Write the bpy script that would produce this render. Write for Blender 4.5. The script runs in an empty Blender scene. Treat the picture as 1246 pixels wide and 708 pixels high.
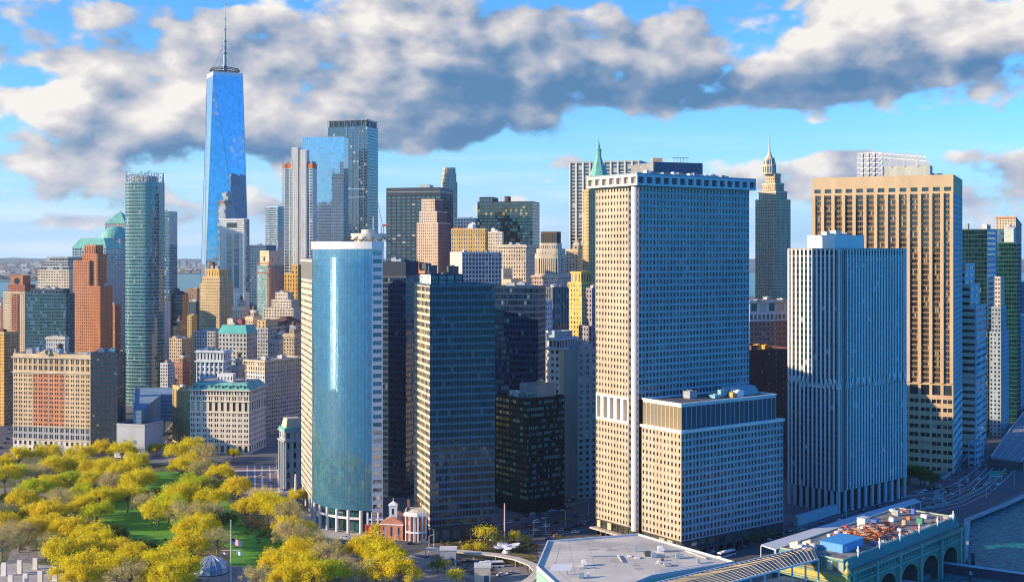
import bpy, bmesh, math, random
from mathutils import Vector, Matrix
R = math.radians
SC = bpy.context.scene
COL = SC.collection

# ------------------------------------------------------------------ camera
FPX, HCAM, YE = 1450.0, 155.0, 306.0      # focal length in photo pixels, eye height, eye-level row
cam = bpy.data.objects.new('camera', bpy.data.cameras.new('camera'))
COL.objects.link(cam)
cam.location = (0, 0, HCAM); cam.rotation_euler = (R(90), 0, 0)
cam.data.sensor_width = 36; cam.data.lens = FPX / 1246 * 36
cam.data.shift_y = -(354 - YE) / 1246
cam.data.clip_start = 1; cam.data.clip_end = 80000
SC.camera = cam

# ------------------------------------------------------------------ sun and sky
SUN_EL, SUN_PHI = 17.0, 13.0              # low sun from the left, a little behind the camera
se, sp_ = R(SUN_EL), R(SUN_PHI)
to_sun = Vector((-math.cos(se) * math.cos(sp_), -math.cos(se) * math.sin(sp_), math.sin(se)))
sun = bpy.data.objects.new('sun', bpy.data.lights.new('sun', 'SUN'))
COL.objects.link(sun)
sun.rotation_euler = to_sun.to_track_quat('Z', 'Y').to_euler()
sun.data.energy = 4.5; sun.data.angle = R(0.5); sun.data.color = (1.0, 0.77, 0.48)
VS = SC.view_settings
VS.view_transform = 'Standard'; VS.look = 'None'; VS.gamma = 1; VS.exposure = 0.95
VS.use_curve_mapping = False

world = bpy.data.worlds.new('World'); SC.world = world; world.use_nodes = True
SC.cycles.filter_width = 1.1
world.cycles.sampling_method = 'MANUAL'; world.cycles.sample_map_resolution = 512
WN, WL = world.node_tree.nodes, world.node_tree.links
WN.clear()
def wn(t, **k):
    n = WN.new(t)
    for a, b in k.items(): setattr(n, a, b)
    return n
def wm(op, *a):
    n = wn('ShaderNodeMath', operation=op)
    for i, x in enumerate(a):
        if isinstance(x, (int, float)): n.inputs[i].default_value = x
        else: WL.new(x, n.inputs[i])
    return n.outputs[0]
sky = wn('ShaderNodeTexSky', sky_type='NISHITA', sun_disc=False)
sky.sun_elevation = se
sky.sun_rotation = math.atan2(to_sun.x, to_sun.y)
sky.altitude = 100; sky.air_density = 1.0; sky.dust_density = 0.6; sky.ozone_density = 3.0
geo = wn('ShaderNodeTexCoord')
sxyz = wn('ShaderNodeSeparateXYZ'); WL.new(geo.outputs['Generated'], sxyz.inputs[0])
X, Y, Z = sxyz.outputs
U = wm('ARCTAN2', X, Y)
V = wm('ARCSINE', wm('MAXIMUM', wm('MINIMUM', Z, 1.0), -1.0))
ZP = wm('ADD', wm('MAXIMUM', Z, 0.0), 0.16)
def cloud_noise(du, dv, seed, scale, detail, rough=0.56):
    c = wn('ShaderNodeCombineXYZ')
    WL.new(wm('ADD', wm('MULTIPLY', X, 3.4), du), c.inputs[0])
    WL.new(wm('ADD', wm('MULTIPLY', V, 5.0), dv), c.inputs[1])
    WL.new(wm('ADD', wm('MULTIPLY', Y, 1.2), seed), c.inputs[2])
    n = wn('ShaderNodeTexNoise')
    n.inputs['Scale'].default_value = scale; n.inputs['Detail'].default_value = detail
    n.inputs['Roughness'].default_value = rough; n.inputs['Distortion'].default_value = 0.0; n.noise_type = 'FBM'
    WL.new(c.outputs[0], n.inputs['Vector'])
    return n.outputs['Fac']
def blob(px, py, sx, sy, amp):
    u0 = math.atan((px - 623) / FPX); v0 = math.atan((YE - py) / FPX * math.cos(u0))
    a = wm('DIVIDE', wm('SUBTRACT', U, u0), sx / FPX); b = wm('DIVIDE', wm('SUBTRACT', V, v0), sy / FPX)
    e = wm('EXPONENT', wm('MULTIPLY', wm('ADD', wm('MULTIPLY', a, a), wm('MULTIPLY', b, b)), -1.0))
    return wm('MULTIPLY', e, amp)
def total(lst):
    s = lst[0]
    for x in lst[1:]: s = wm('ADD', s, x)
    return s
COVER = [(450, 30, 900, 150, .19), (1200, 40, 200, 80, .10), (60, 35, 160, 60, .05), (190, 120, 240, 70, .12), (440, 70, 230, 70, .10), (660, 60, 220, 60, .10),
         (1130, 40, 170, 54, .14), (740, 118, 240, 26, .16), (1080, 208, 220, 26, .26), (1150, 242, 150, 18, .24), (330, 180, 170, 20, .12), (980, 122, 120, 16, .14),
         (500, 160, 120, 22, .12), (1210, 268, 80, 14, .16), (590, 246, 70, 14, .17), (60, 200, 130, 20, .13), (60, 250, 160, 22, .16), (650, 205, 60, 12, .08), (880, 232, 70, 14, .12), (220, 225, 60, 14, .14), (110, 272, 140, 10, .16), (320, 255, 100, 14, .16), (690, 255, 60, 14, .12),
         (950, 55, 60, 36, -.14), (880, 176, 300, 14, -.20), (560, 212, 120, 12, -.14), (800, 205, 110, 12, -.06),
         (24, 96, 45, 10, -.20), (230, 0, 120, 8, -.20), (470, 200, 60, 8, -.10), (820, 4, 110, 16, -.10),
         (640, 0, 90, 10, -.12), (20, 150, 60, 12, -.10), (1030, 156, 200, 8, -.10)]
def puffs(du, dv, scale):
    c = wn('ShaderNodeCombineXYZ')
    WL.new(wm('ADD', X, du), c.inputs[0]); WL.new(wm('ADD', wm('MULTIPLY', V, 1.5), dv), c.inputs[1]); WL.new(wm('MULTIPLY', Y, 0.3), c.inputs[2])
    n = wn('ShaderNodeTexVoronoi', feature='F1'); n.inputs['Scale'].default_value = scale; n.inputs['Detail'].default_value = 2.0; n.inputs['Roughness'].default_value = 0.5
    WL.new(c.outputs[0], n.inputs['Vector']); return n.outputs['Distance']
def cover(du, dv, detail):
    f = cloud_noise(du, dv, 5.1, 2.9, detail, 0.55)
    p = puffs(du/3.4, dv/5.0*1.5, 21.0)
    return wm('ADD', f, wm('MULTIPLY', wm('SUBTRACT', 0.42, p), 0.22))
mask = total([blob(*c) for c in COVER])
cov = wm('ADD', cover(0, 0, 12), mask)
back = wn('ShaderNodeMapRange'); WL.new(Y, back.inputs['Value']); back.inputs['From Min'].default_value = 0.5; back.inputs['From Max'].default_value = -0.1; back.inputs['To Max'].default_value = 0.05
dens = wn('ShaderNodeMapRange', interpolation_type='SMOOTHSTEP'); WL.new(wm('SUBTRACT', cov, back.outputs[0]), dens.inputs['Value'])
dens.inputs['From Min'].default_value = 0.49; dens.inputs['From Max'].default_value = 0.60
wisp_n = wn('ShaderNodeMapRange', interpolation_type='SMOOTHSTEP')
wv = wn('ShaderNodeCombineXYZ'); WL.new(wm('MULTIPLY', U, 5.0), wv.inputs[0]); WL.new(wm('MULTIPLY', V, 46.0), wv.inputs[1])
wt = wn('ShaderNodeTexNoise'); wt.inputs['Scale'].default_value = 1.3; wt.inputs['Detail'].default_value = 6; WL.new(wv.outputs[0], wt.inputs['Vector'])
WL.new(wt.outputs['Fac'], wisp_n.inputs['Value'])
wisp_n.inputs['From Min'].default_value = 0.42; wisp_n.inputs['From Max'].default_value = 0.72; wisp_n.inputs['To Max'].default_value = 0.75
wisp_lo = wn('ShaderNodeMapRange'); WL.new(V, wisp_lo.inputs['Value'])
wisp_lo.inputs['From Min'].default_value = 0.0; wisp_lo.inputs['From Max'].default_value = 0.11
wisp_lo.inputs['To Min'].default_value = 1.0; wisp_lo.inputs['To Max'].default_value = 0.0
wisp = wm('MULTIPLY', wisp_n.outputs[0], wisp_lo.outputs[0])
# light and shade inside the clouds: thin edges turned to the sun are bright, thick bellies grey
lit = wm('SUBTRACT', cover(0, 0, 6), cover(-0.055, 0.075, 6))
thick = wn('ShaderNodeMapRange', interpolation_type='SMOOTHSTEP'); WL.new(cov, thick.inputs['Value'])
thick.inputs['From Min'].default_value = 0.56; thick.inputs['From Max'].default_value = 0.86
DARK = [(800, 118, 200, 24, .52), (520, 160, 130, 20, .42), (600, 105, 160, 30, .26), (1150, 90, 170, 20, .46), (330, 188, 130, 12, .45), (640, 170, 130, 14, .4),
        (1090, 214, 180, 34, .22), (1120, 240, 150, 16, .3), (150, 62, 160, 24, .18), (80, 130, 130, 50, -.18), (260, 90, 120, 60, -.10), (1090, 14, 120, 26, -.26), (400, 26, 150, 24, -.10), (60, 30, 70, 30, -.14),
        (540, 30, 120, 22, -.10), (340, 150, 80, 18, -.16), (200, 186, 130, 14, .26), (760, 50, 130, 34, .16), (130, 110, 120, 30, -.08), (60, 240, 160, 24, .1)]
bel = total([blob(*c) for c in DARK])
tone = cloud_noise(1.3, 2.1, 9.2, 1.3, 8, 0.5)
sh = wm('ADD', wm('ADD', wm('MULTIPLY', thick.outputs[0], 0.16), wm('MULTIPLY', lit, -2.3)), wm('ADD', bel, wm('MULTIPLY', wm('SUBTRACT', tone, 0.5), 1.5)))
ramp = wn('ShaderNodeValToRGB'); WL.new(wm('ADD', sh, 0.29), ramp.inputs['Fac'])
CLOUD = 3.9
els = ramp.color_ramp.elements
els[0].position = 0.0; els[0].color = (.98, .94, .88, 1)
els[1].position = 1.0; els[1].color = (.09, .23, .44, 1)
e = els.new(0.22); e.color = (.72, .70, .72, 1)
e = els.new(0.45); e.color = (.50, .53, .62, 1)
e = els.new(0.72); e.color = (.22, .33, .50, 1)
ccol = wn('ShaderNodeVectorMath', operation='SCALE'); ccol.inputs['Scale'].default_value = CLOUD; WL.new(ramp.outputs['Color'], ccol.inputs[0])
hs = wn('ShaderNodeHueSaturation'); hs.inputs['Saturation'].default_value = 1.18; hs.inputs['Value'].default_value = 1.0
WL.new(sky.outputs[0], hs.inputs['Color'])
SKYG = wn('ShaderNodeMix', data_type='RGBA', blend_type='MULTIPLY'); SKYG.inputs['Factor'].default_value = 1.0
WL.new(hs.outputs[0], SKYG.inputs['A']); SKYG.inputs['B'].default_value = (0.43, 0.77, 1.05, 1)
away = wn('ShaderNodeMapRange', interpolation_type='SMOOTHSTEP'); WL.new(wm('SUBTRACT', wm('MULTIPLY', X, 0.9), wm('MULTIPLY', Y, 0.6)), away.inputs['Value'])   # 1 opposite the view, over the harbour
away.inputs['From Min'].default_value = -0.35; away.inputs['From Max'].default_value = 0.5
deep = wn('ShaderNodeMix', data_type='RGBA', blend_type='MULTIPLY'); WL.new(away.outputs[0], deep.inputs['Factor']); WL.new(SKYG.outputs['Result'], deep.inputs['A']); deep.inputs['B'].default_value = (0.26, 1.12, 1.55, 1)
hz = wn('ShaderNodeMapRange', interpolation_type='SMOOTHSTEP'); WL.new(V, hz.inputs['Value'])
hz.inputs['From Min'].default_value = -0.02; hz.inputs['From Max'].default_value = 0.13; hz.inputs['To Min'].default_value = 0.95; hz.inputs['To Max'].default_value = 0.0
hm = wn('ShaderNodeMix', data_type='RGBA'); WL.new(wm('MULTIPLY', hz.outputs[0], wm('SUBTRACT', 1.0, away.outputs[0])), hm.inputs['Factor']); WL.new(deep.outputs['Result'], hm.inputs['A']); hm.inputs['B'].default_value = (2.0, 3.35, 4.7, 1)
mx = wn('ShaderNodeMix', data_type='RGBA'); WL.new(wisp, mx.inputs['Factor']); WL.new(hm.outputs['Result'], mx.inputs['A'])
mx.inputs['B'].default_value = (3.7, 4.2, 4.6, 1)
mx2 = wn('ShaderNodeMix', data_type='RGBA'); WL.new(dens.outputs[0], mx2.inputs['Factor']); WL.new(mx.outputs['Result'], mx2.inputs['A']); WL.new(ccol.outputs[0], mx2.inputs['B'])
bg = wn('ShaderNodeBackground'); bg.inputs['Strength'].default_value = 0.132
WL.new(mx2.outputs['Result'], bg.inputs['Color'])
wo = wn('ShaderNodeOutputWorld'); WL.new(bg.outputs[0], wo.inputs['Surface'])

# ------------------------------------------------------------------ pixel <-> place helpers
def kx(px): return (px - 623) / FPX
def at(px, D): return Vector((kx(px) * D, D))                         # ground point on the line of sight px at distance D
def zat(py, D): return HCAM - (py - YE) / FPX * D                     # height seen at row py at distance D
def gd(py, z=0.0): return (HCAM - z) * FPX / (py - YE)                # distance of the point of height z seen at row py
def gp(px, py, z=0.0):
    D = gd(py, z); p = at(px, D); return Vector((p.x, p.y, z))

# ------------------------------------------------------------------ materials
MATS = {}
def newmat(key):
    m = bpy.data.materials.new(key); m.use_nodes = True
    nt = m.node_tree; bs = nt.nodes['Principled BSDF']
    return m, nt, bs
def nd(nt, t, **k):
    n = nt.nodes.new(t)
    for a, b in k.items(): setattr(n, a, b)
    return n
def link(nt, a, b): nt.links.new(a, b)
def wall(col, var=.30, rough=.85, scale=.12, spec=.25, fine=1.3, metal=0.0, bump=.0):
    key = 'wall_%s_%s_%s_%s_%s' % (tuple(round(c, 3) for c in col), var, rough, scale, metal)
    if key in MATS: return MATS[key]
    m, nt, bs = newmat(key)
    tc = nd(nt, 'ShaderNodeTexCoord')
    mp = nd(nt, 'ShaderNodeMapping'); mp.inputs['Scale'].default_value = (1, 1, .28); link(nt, tc.outputs['Object'], mp.inputs[0])
    n1 = nd(nt, 'ShaderNodeTexNoise'); n1.inputs['Scale'].default_value = scale; n1.inputs['Detail'].default_value = 6; link(nt, mp.outputs[0], n1.inputs['Vector'])
    n2 = nd(nt, 'ShaderNodeTexNoise'); n2.inputs['Scale'].default_value = fine; n2.inputs['Detail'].default_value = 3; link(nt, tc.outputs['Object'], n2.inputs['Vector'])
    a = nd(nt, 'ShaderNodeMath', operation='ADD'); link(nt, n1.outputs['Fac'], a.inputs[0]); link(nt, n2.outputs['Fac'], a.inputs[1])
    mr = nd(nt, 'ShaderNodeMapRange'); link(nt, a.outputs[0], mr.inputs['Value'])
    mr.inputs['From Min'].default_value = .65; mr.inputs['From Max'].default_value = 1.35
    mr.inputs['To Min'].default_value = 1 - var; mr.inputs['To Max'].default_value = 1 + var * .8
    mu = nd(nt, 'ShaderNodeVectorMath', operation='SCALE'); mu.inputs[0].default_value = col; link(nt, mr.outputs[0], mu.inputs['Scale'])
    link(nt, mu.outputs[0], bs.inputs['Base Color'])
    bs.inputs['Roughness'].default_value = rough; bs.inputs['Specular IOR Level'].default_value = spec; bs.inputs['Metallic'].default_value = metal
    MATS[key] = m; return m
def glass(tint, rough=.05, blinds=.12, blind=(.38, .36, .30), jit=.012, ior=1.9, spread=.6, lit=None, metal=0.0):
    """window glass seen from outside: dark rooms, some drawn blinds, each pane set at a slightly different angle"""
    key = 'glass_%s_%s_%s_%s_%s_%s_%s' % (tint, rough, blinds, blind, jit, ior, metal)
    if key in MATS: return MATS[key]
    m, nt, bs = newmat(key)
    g = nd(nt, 'ShaderNodeNewGeometry'); oi = nd(nt, 'ShaderNodeObjectInfo')
    a = nd(nt, 'ShaderNodeMath', operation='ADD'); link(nt, g.outputs['Random Per Island'], a.inputs[0]); link(nt, oi.outputs['Random'], a.inputs[1])
    wnz = nd(nt, 'ShaderNodeTexWhiteNoise', noise_dimensions='1D'); link(nt, a.outputs[0], wnz.inputs['W'])
    sx = nd(nt, 'ShaderNodeSeparateColor'); link(nt, wnz.outputs['Color'], sx.inputs[0])
    mr = nd(nt, 'ShaderNodeMapRange'); link(nt, sx.outputs[0], mr.inputs['Value'])
    mr.inputs['To Min'].default_value = 1 - spread; mr.inputs['To Max'].default_value = 1 + spread
    sc = nd(nt, 'ShaderNodeVectorMath', operation='SCALE'); sc.inputs[0].default_value = tint; link(nt, mr.outputs[0], sc.inputs['Scale'])
    gt = nd(nt, 'ShaderNodeMath', operation='GREATER_THAN'); link(nt, sx.outputs[1], gt.inputs[0]); gt.inputs[1].default_value = 1 - blinds
    mx_ = nd(nt, 'ShaderNodeMix', data_type='RGBA'); link(nt, gt.outputs[0], mx_.inputs['Factor']); link(nt, sc.outputs[0], mx_.inputs['A']); mx_.inputs['B'].default_value = (*blind, 1)
    link(nt, mx_.outputs['Result'], bs.inputs['Base Color'])
    sb = nd(nt, 'ShaderNodeVectorMath', operation='SUBTRACT'); link(nt, wnz.outputs['Color'], sb.inputs[0]); sb.inputs[1].default_value = (.5, .5, .5)
    s2 = nd(nt, 'ShaderNodeVectorMath', operation='SCALE'); link(nt, sb.outputs[0], s2.inputs[0]); s2.inputs['Scale'].default_value = jit * 2
    ad = nd(nt, 'ShaderNodeVectorMath', operation='ADD'); link(nt, g.outputs['Normal'], ad.inputs[0]); link(nt, s2.outputs[0], ad.inputs[1])
    nm = nd(nt, 'ShaderNodeVectorMath', operation='NORMALIZE'); link(nt, ad.outputs[0], nm.inputs[0])
    link(nt, nm.outputs[0], bs.inputs['Normal'])
    bs.inputs['Roughness'].default_value = rough; bs.inputs['IOR'].default_value = ior; bs.inputs['Metallic'].default_value = metal
    MATS[key] = m; return m
def ground(key, c1, c2, scale, rough=.9, c3=None, s3=1.0):
    if key in MATS: return MATS[key]
    m, nt, bs = newmat(key)
    tc = nd(nt, 'ShaderNodeTexCoord')
    n1 = nd(nt, 'ShaderNodeTexNoise'); n1.inputs['Scale'].default_value = scale; n1.inputs['Detail'].default_value = 8; link(nt, tc.outputs['Object'], n1.inputs['Vector'])
    mr = nd(nt, 'ShaderNodeMapRange'); link(nt, n1.outputs['Fac'], mr.inputs['Value']); mr.inputs['From Min'].default_value = .35; mr.inputs['From Max'].default_value = .65
    mx_ = nd(nt, 'ShaderNodeMix', data_type='RGBA'); link(nt, mr.outputs[0], mx_.inputs['Factor']); mx_.inputs['A'].default_value = (*c1, 1); mx_.inputs['B'].default_value = (*c2, 1)
    out = mx_.outputs['Result']
    if c3:
        n2 = nd(nt, 'ShaderNodeTexNoise'); n2.inputs['Scale'].default_value = s3; n2.inputs['Detail'].default_value = 4; link(nt, tc.outputs['Object'], n2.inputs['Vector'])
        m2 = nd(nt, 'ShaderNodeMapRange'); link(nt, n2.outputs['Fac'], m2.inputs['Value']); m2.inputs['From Min'].default_value = .48; m2.inputs['From Max'].default_value = .62
        mx3 = nd(nt, 'ShaderNodeMix', data_type='RGBA'); link(nt, m2.outputs[0], mx3.inputs['Factor']); link(nt, out, mx3.inputs['A']); mx3.inputs['B'].default_value = (*c3, 1)
        out = mx3.outputs['Result']
    link(nt, out, bs.inputs['Base Color']); bs.inputs['Roughness'].default_value = rough
    MATS[key] = m; return m
def paint(col, rough=.5, metal=0.0, vary=0.0):
    key = 'paint_%s_%s_%s' % (col, rough, metal)
    if key in MATS: return MATS[key]
    m, nt, bs = newmat(key)
    tc = nd(nt, 'ShaderNodeTexCoord'); n = nd(nt, 'ShaderNodeTexNoise'); n.inputs['Scale'].default_value = .8; n.inputs['Detail'].default_value = 4; link(nt, tc.outputs['Object'], n.inputs['Vector'])
    mr = nd(nt, 'ShaderNodeMapRange'); link(nt, n.outputs['Fac'], mr.inputs['Value']); mr.inputs['To Min'].default_value = .8; mr.inputs['To Max'].default_value = 1.15
    sc = nd(nt, 'ShaderNodeVectorMath', operation='SCALE'); sc.inputs[0].default_value = col; link(nt, mr.outputs[0], sc.inputs['Scale'])
    link(nt, sc.outputs[0], bs.inputs['Base Color']); bs.inputs['Roughness'].default_value = rough; bs.inputs['Metallic'].default_value = metal
    MATS[key] = m; return m
def leafmat(key, cols, trans=.5):
    if key in MATS: return MATS[key]
    m, nt, bs = newmat(key)
    g = nd(nt, 'ShaderNodeNewGeometry'); oi = nd(nt, 'ShaderNodeObjectInfo')
    mxr = nd(nt, 'ShaderNodeMath', operation='MULTIPLY_ADD'); link(nt, oi.outputs['Random'], mxr.inputs[0]); mxr.inputs[1].default_value = .6
    ml = nd(nt, 'ShaderNodeMath', operation='MULTIPLY'); link(nt, g.outputs['Random Per Island'], ml.inputs[0]); ml.inputs[1].default_value = .4
    link(nt, ml.outputs[0], mxr.inputs[2])
    cr = nd(nt, 'ShaderNodeValToRGB'); link(nt, mxr.outputs[0], cr.inputs['Fac'])
    cr.color_ramp.elements[0].color = (*cols[0], 1); cr.color_ramp.elements[1].color = (*cols[-1], 1)
    for i in range(1, len(cols) - 1):
        q = cr.color_ramp.elements.new(i / (len(cols) - 1)); q.color = (*cols[i], 1)
    link(nt, cr.outputs['Color'], bs.inputs['Base Color']); bs.inputs['Roughness'].default_value = .7; bs.inputs['Specular IOR Level'].default_value = .2
    tr = nd(nt, 'ShaderNodeBsdfTranslucent'); link(nt, cr.outputs['Color'], tr.inputs['Color'])
    ms = nd(nt, 'ShaderNodeMixShader'); ms.inputs[0].default_value = trans
    link(nt, bs.outputs[0], ms.inputs[1]); link(nt, tr.outputs[0], ms.inputs[2])
    link(nt, ms.outputs[0], nt.nodes['Material Output'].inputs['Surface'])
    MATS[key] = m; return m

# ------------------------------------------------------------------ mesh builder
class MB:
    def __init__(s): s.v = []; s.f = []
    def quad(s, a, b, c, d):
        i = len(s.v); s.v += [tuple(a), tuple(b), tuple(c), tuple(d)]; s.f.append((i, i+1, i+2, i+3))
    def tri(s, a, b, c):
        i = len(s.v); s.v += [tuple(a), tuple(b), tuple(c)]; s.f.append((i, i+1, i+2))
    def ngon(s, pts):
        i = len(s.v); s.v += [tuple(p) for p in pts]; s.f.append(tuple(range(i, i+len(pts))))
    def cap(s, poly, z): s.ngon([(p[0], p[1], z) for p in poly])
    def prism(s, poly, z0, z1, top=True, bottom=False, poly1=None):
        q = poly1 or poly; n = len(poly)
        for i in range(n):
            j = (i+1) % n
            s.quad((poly[i][0], poly[i][1], z0), (poly[j][0], poly[j][1], z0), (q[j][0], q[j][1], z1), (q[i][0], q[i][1], z1))
        if top: s.cap(q, z1)
        if bottom: s.ngon([(p[0], p[1], z0) for p in reversed(poly)])
    def box(s, x0, y0, z0, x1, y1, z1, bottom=True):
        s.prism([(x0, y0), (x1, y0), (x1, y1), (x0, y1)], z0, z1, True, bottom)
    def bar(s, a, b, r, n=6, r2=None, caps=True):
        a, b = Vector(a), Vector(b); d = (b-a)
        if d.length < 1e-6: return
        d.normalize(); u = d.orthogonal().normalized(); w = d.cross(u); r2 = r if r2 is None else r2
        i = len(s.v)
        for k in range(n):
            t = 2*math.pi*k/n; o = u*math.cos(t) + w*math.sin(t)
            s.v.append(tuple(a+o*r)); s.v.append(tuple(b+o*r2))
        for k in range(n):
            j = (k+1) % n; s.f.append((i+2*k, i+2*j, i+2*j+1, i+2*k+1))
        if caps:
            s.f.append(tuple(i+2*k for k in reversed(range(n)))); s.f.append(tuple(i+2*k+1 for k in range(n)))
    def lathe(s, cx, cy, prof, n=16, a0=0, a1=2*math.pi):
        i = len(s.v); full = abs(a1-a0-2*math.pi) < 1e-6; m = n if full else n+1
        for (r, z) in prof:
            for k in range(m):
                t = a0+(a1-a0)*k/n; s.v.append((cx+r*math.cos(t), cy+r*math.sin(t), z))
        for p in range(len(prof)-1):
            for k in range(n):
                j = (k+1) % m
                s.f.append((i+p*m+k, i+p*m+j, i+(p+1)*m+j, i+(p+1)*m+k))
    def ring(s, poly, oin, oout, z0, z1):
        a = inset(poly, oin); b = inset(poly, -oout); n = len(poly)
        for i in range(n):
            j = (i+1) % n
            A0, A1, B0, B1 = a[i], a[j], b[i], b[j]
            s.quad((*B0, z0), (*B1, z0), (*B1, z1), (*B0, z1)); s.quad((*A1, z0), (*A0, z0), (*A0, z1), (*A1, z1))
            s.quad((*B0, z1), (*B1, z1), (*A1, z1), (*A0, z1)); s.quad((*B1, z0), (*B0, z0), (*A0, z0), (*A1, z0))
    def build(s, name, mat, parent=None, smooth=False):
        if not s.f: return None
        me = bpy.data.meshes.new(name)
        o = parent.location if parent else Vector((0, 0, 0))
        if parent and parent.parent: o = o + parent.parent.location
        me.from_pydata([(x-o.x, y-o.y, z-o.z) for x, y, z in s.v] if (o.x or o.y or o.z) else s.v, [], s.f)
        me.materials.append(mat)
        if smooth:
            me.polygons.foreach_set('use_smooth', [True]*len(me.polygons))
        ob = bpy.data.objects.new(name, me); COL.objects.link(ob)
        if parent: ob.parent = parent
        return ob
def area2(poly): return sum(poly[i][0]*poly[(i+1) % len(poly)][1]-poly[(i+1) % len(poly)][0]*poly[i][1] for i in range(len(poly)))
def inset(poly, d):
    """offset a counter-clockwise polygon inwards by d (mitred)"""
    n = len(poly); out = []
    for i in range(n):
        p0, p1, p2 = Vector(poly[i-1][:2]), Vector(poly[i][:2]), Vector(poly[(i+1) % n][:2])
        e1 = (p1-p0).normalized(); e2 = (p2-p1).normalized()
        n1 = Vector((-e1.y, e1.x)); n2 = Vector((-e2.y, e2.x)); k = 1+n1.dot(n2)
        out.append(tuple(p1+(n1+n2)*(d/max(k, .3))))
    return out
def empty(name, loc, label=None, cat=None, group=None, kind=None):
    o = bpy.data.objects.new(name, None); COL.objects.link(o); o.location = loc; o.empty_display_size = 1
    tag(o, label, cat, group, kind); return o
def tag(o, label=None, cat=None, group=None, kind=None):
    if label: o['label'] = label
    if cat: o['category'] = cat
    if group: o['group'] = group
    if kind: o['kind'] = kind
    return o
def copy_tree(o, parent=None):
    c = o.copy(); COL.objects.link(c)
    if parent: c.parent = parent
    for ch in list(o.children): copy_tree(ch, c)
    return c

# ------------------------------------------------------------------ buildings
def cor(xl, xc, xr, D, a, sl=None, sr=None):
    """footprint (ccw: back, left, corner, right) of a block whose near corner stands on sight line xc at distance D;
    xl / xr give the sight lines where its left and right faces end, a how far it is turned"""
    a = R(a); C = at(xc, D); dl = Vector((-math.cos(a), math.sin(a))); dr = Vector((math.sin(a), math.cos(a)))
    if sl is None: k = kx(xl); sl = (C.x-k*D)/(math.cos(a)+k*math.sin(a))
    if sr is None: k = kx(xr); sr = (k*D-C.x)/(math.sin(a)-k*math.cos(a))
    L = C+dl*sl; Rr = C+dr*sr; return [tuple(L+Rr-C), tuple(L), tuple(C), tuple(Rr)]
def front(xl, xr, D, depth, a=12): return cor(xl, xr, None, D, a, sr=depth)
def shrink(p, l=0, r=0, f=0, b=0):
    """cut a 4-point footprint back: l/r along the left face's ends, f/b fractions in depth"""
    B, L, C, Rr = [Vector(q) for q in p]; dl = L-C; dr = Rr-C
    o = lambda s, t: tuple(C+dl*s+dr*t)
    return [o(1-l, 1-b), o(1-l, f), o(r, f), o(r, 1-b)]
PANES = {}
def pane_mesh(w, h, mat):
    key = (round(w, 2), round(h, 2), mat.name)
    if key not in PANES:
        me = bpy.data.meshes.new('window'); w2, h2 = w/2, h/2
        me.from_pydata([(-w2, 0, -h2), (w2, 0, -h2), (w2, 0, h2), (-w2, 0, h2)], [], [(0, 1, 2, 3)]); me.materials.append(mat); PANES[key] = me
    return PANES[key]
BUILT = []
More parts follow.
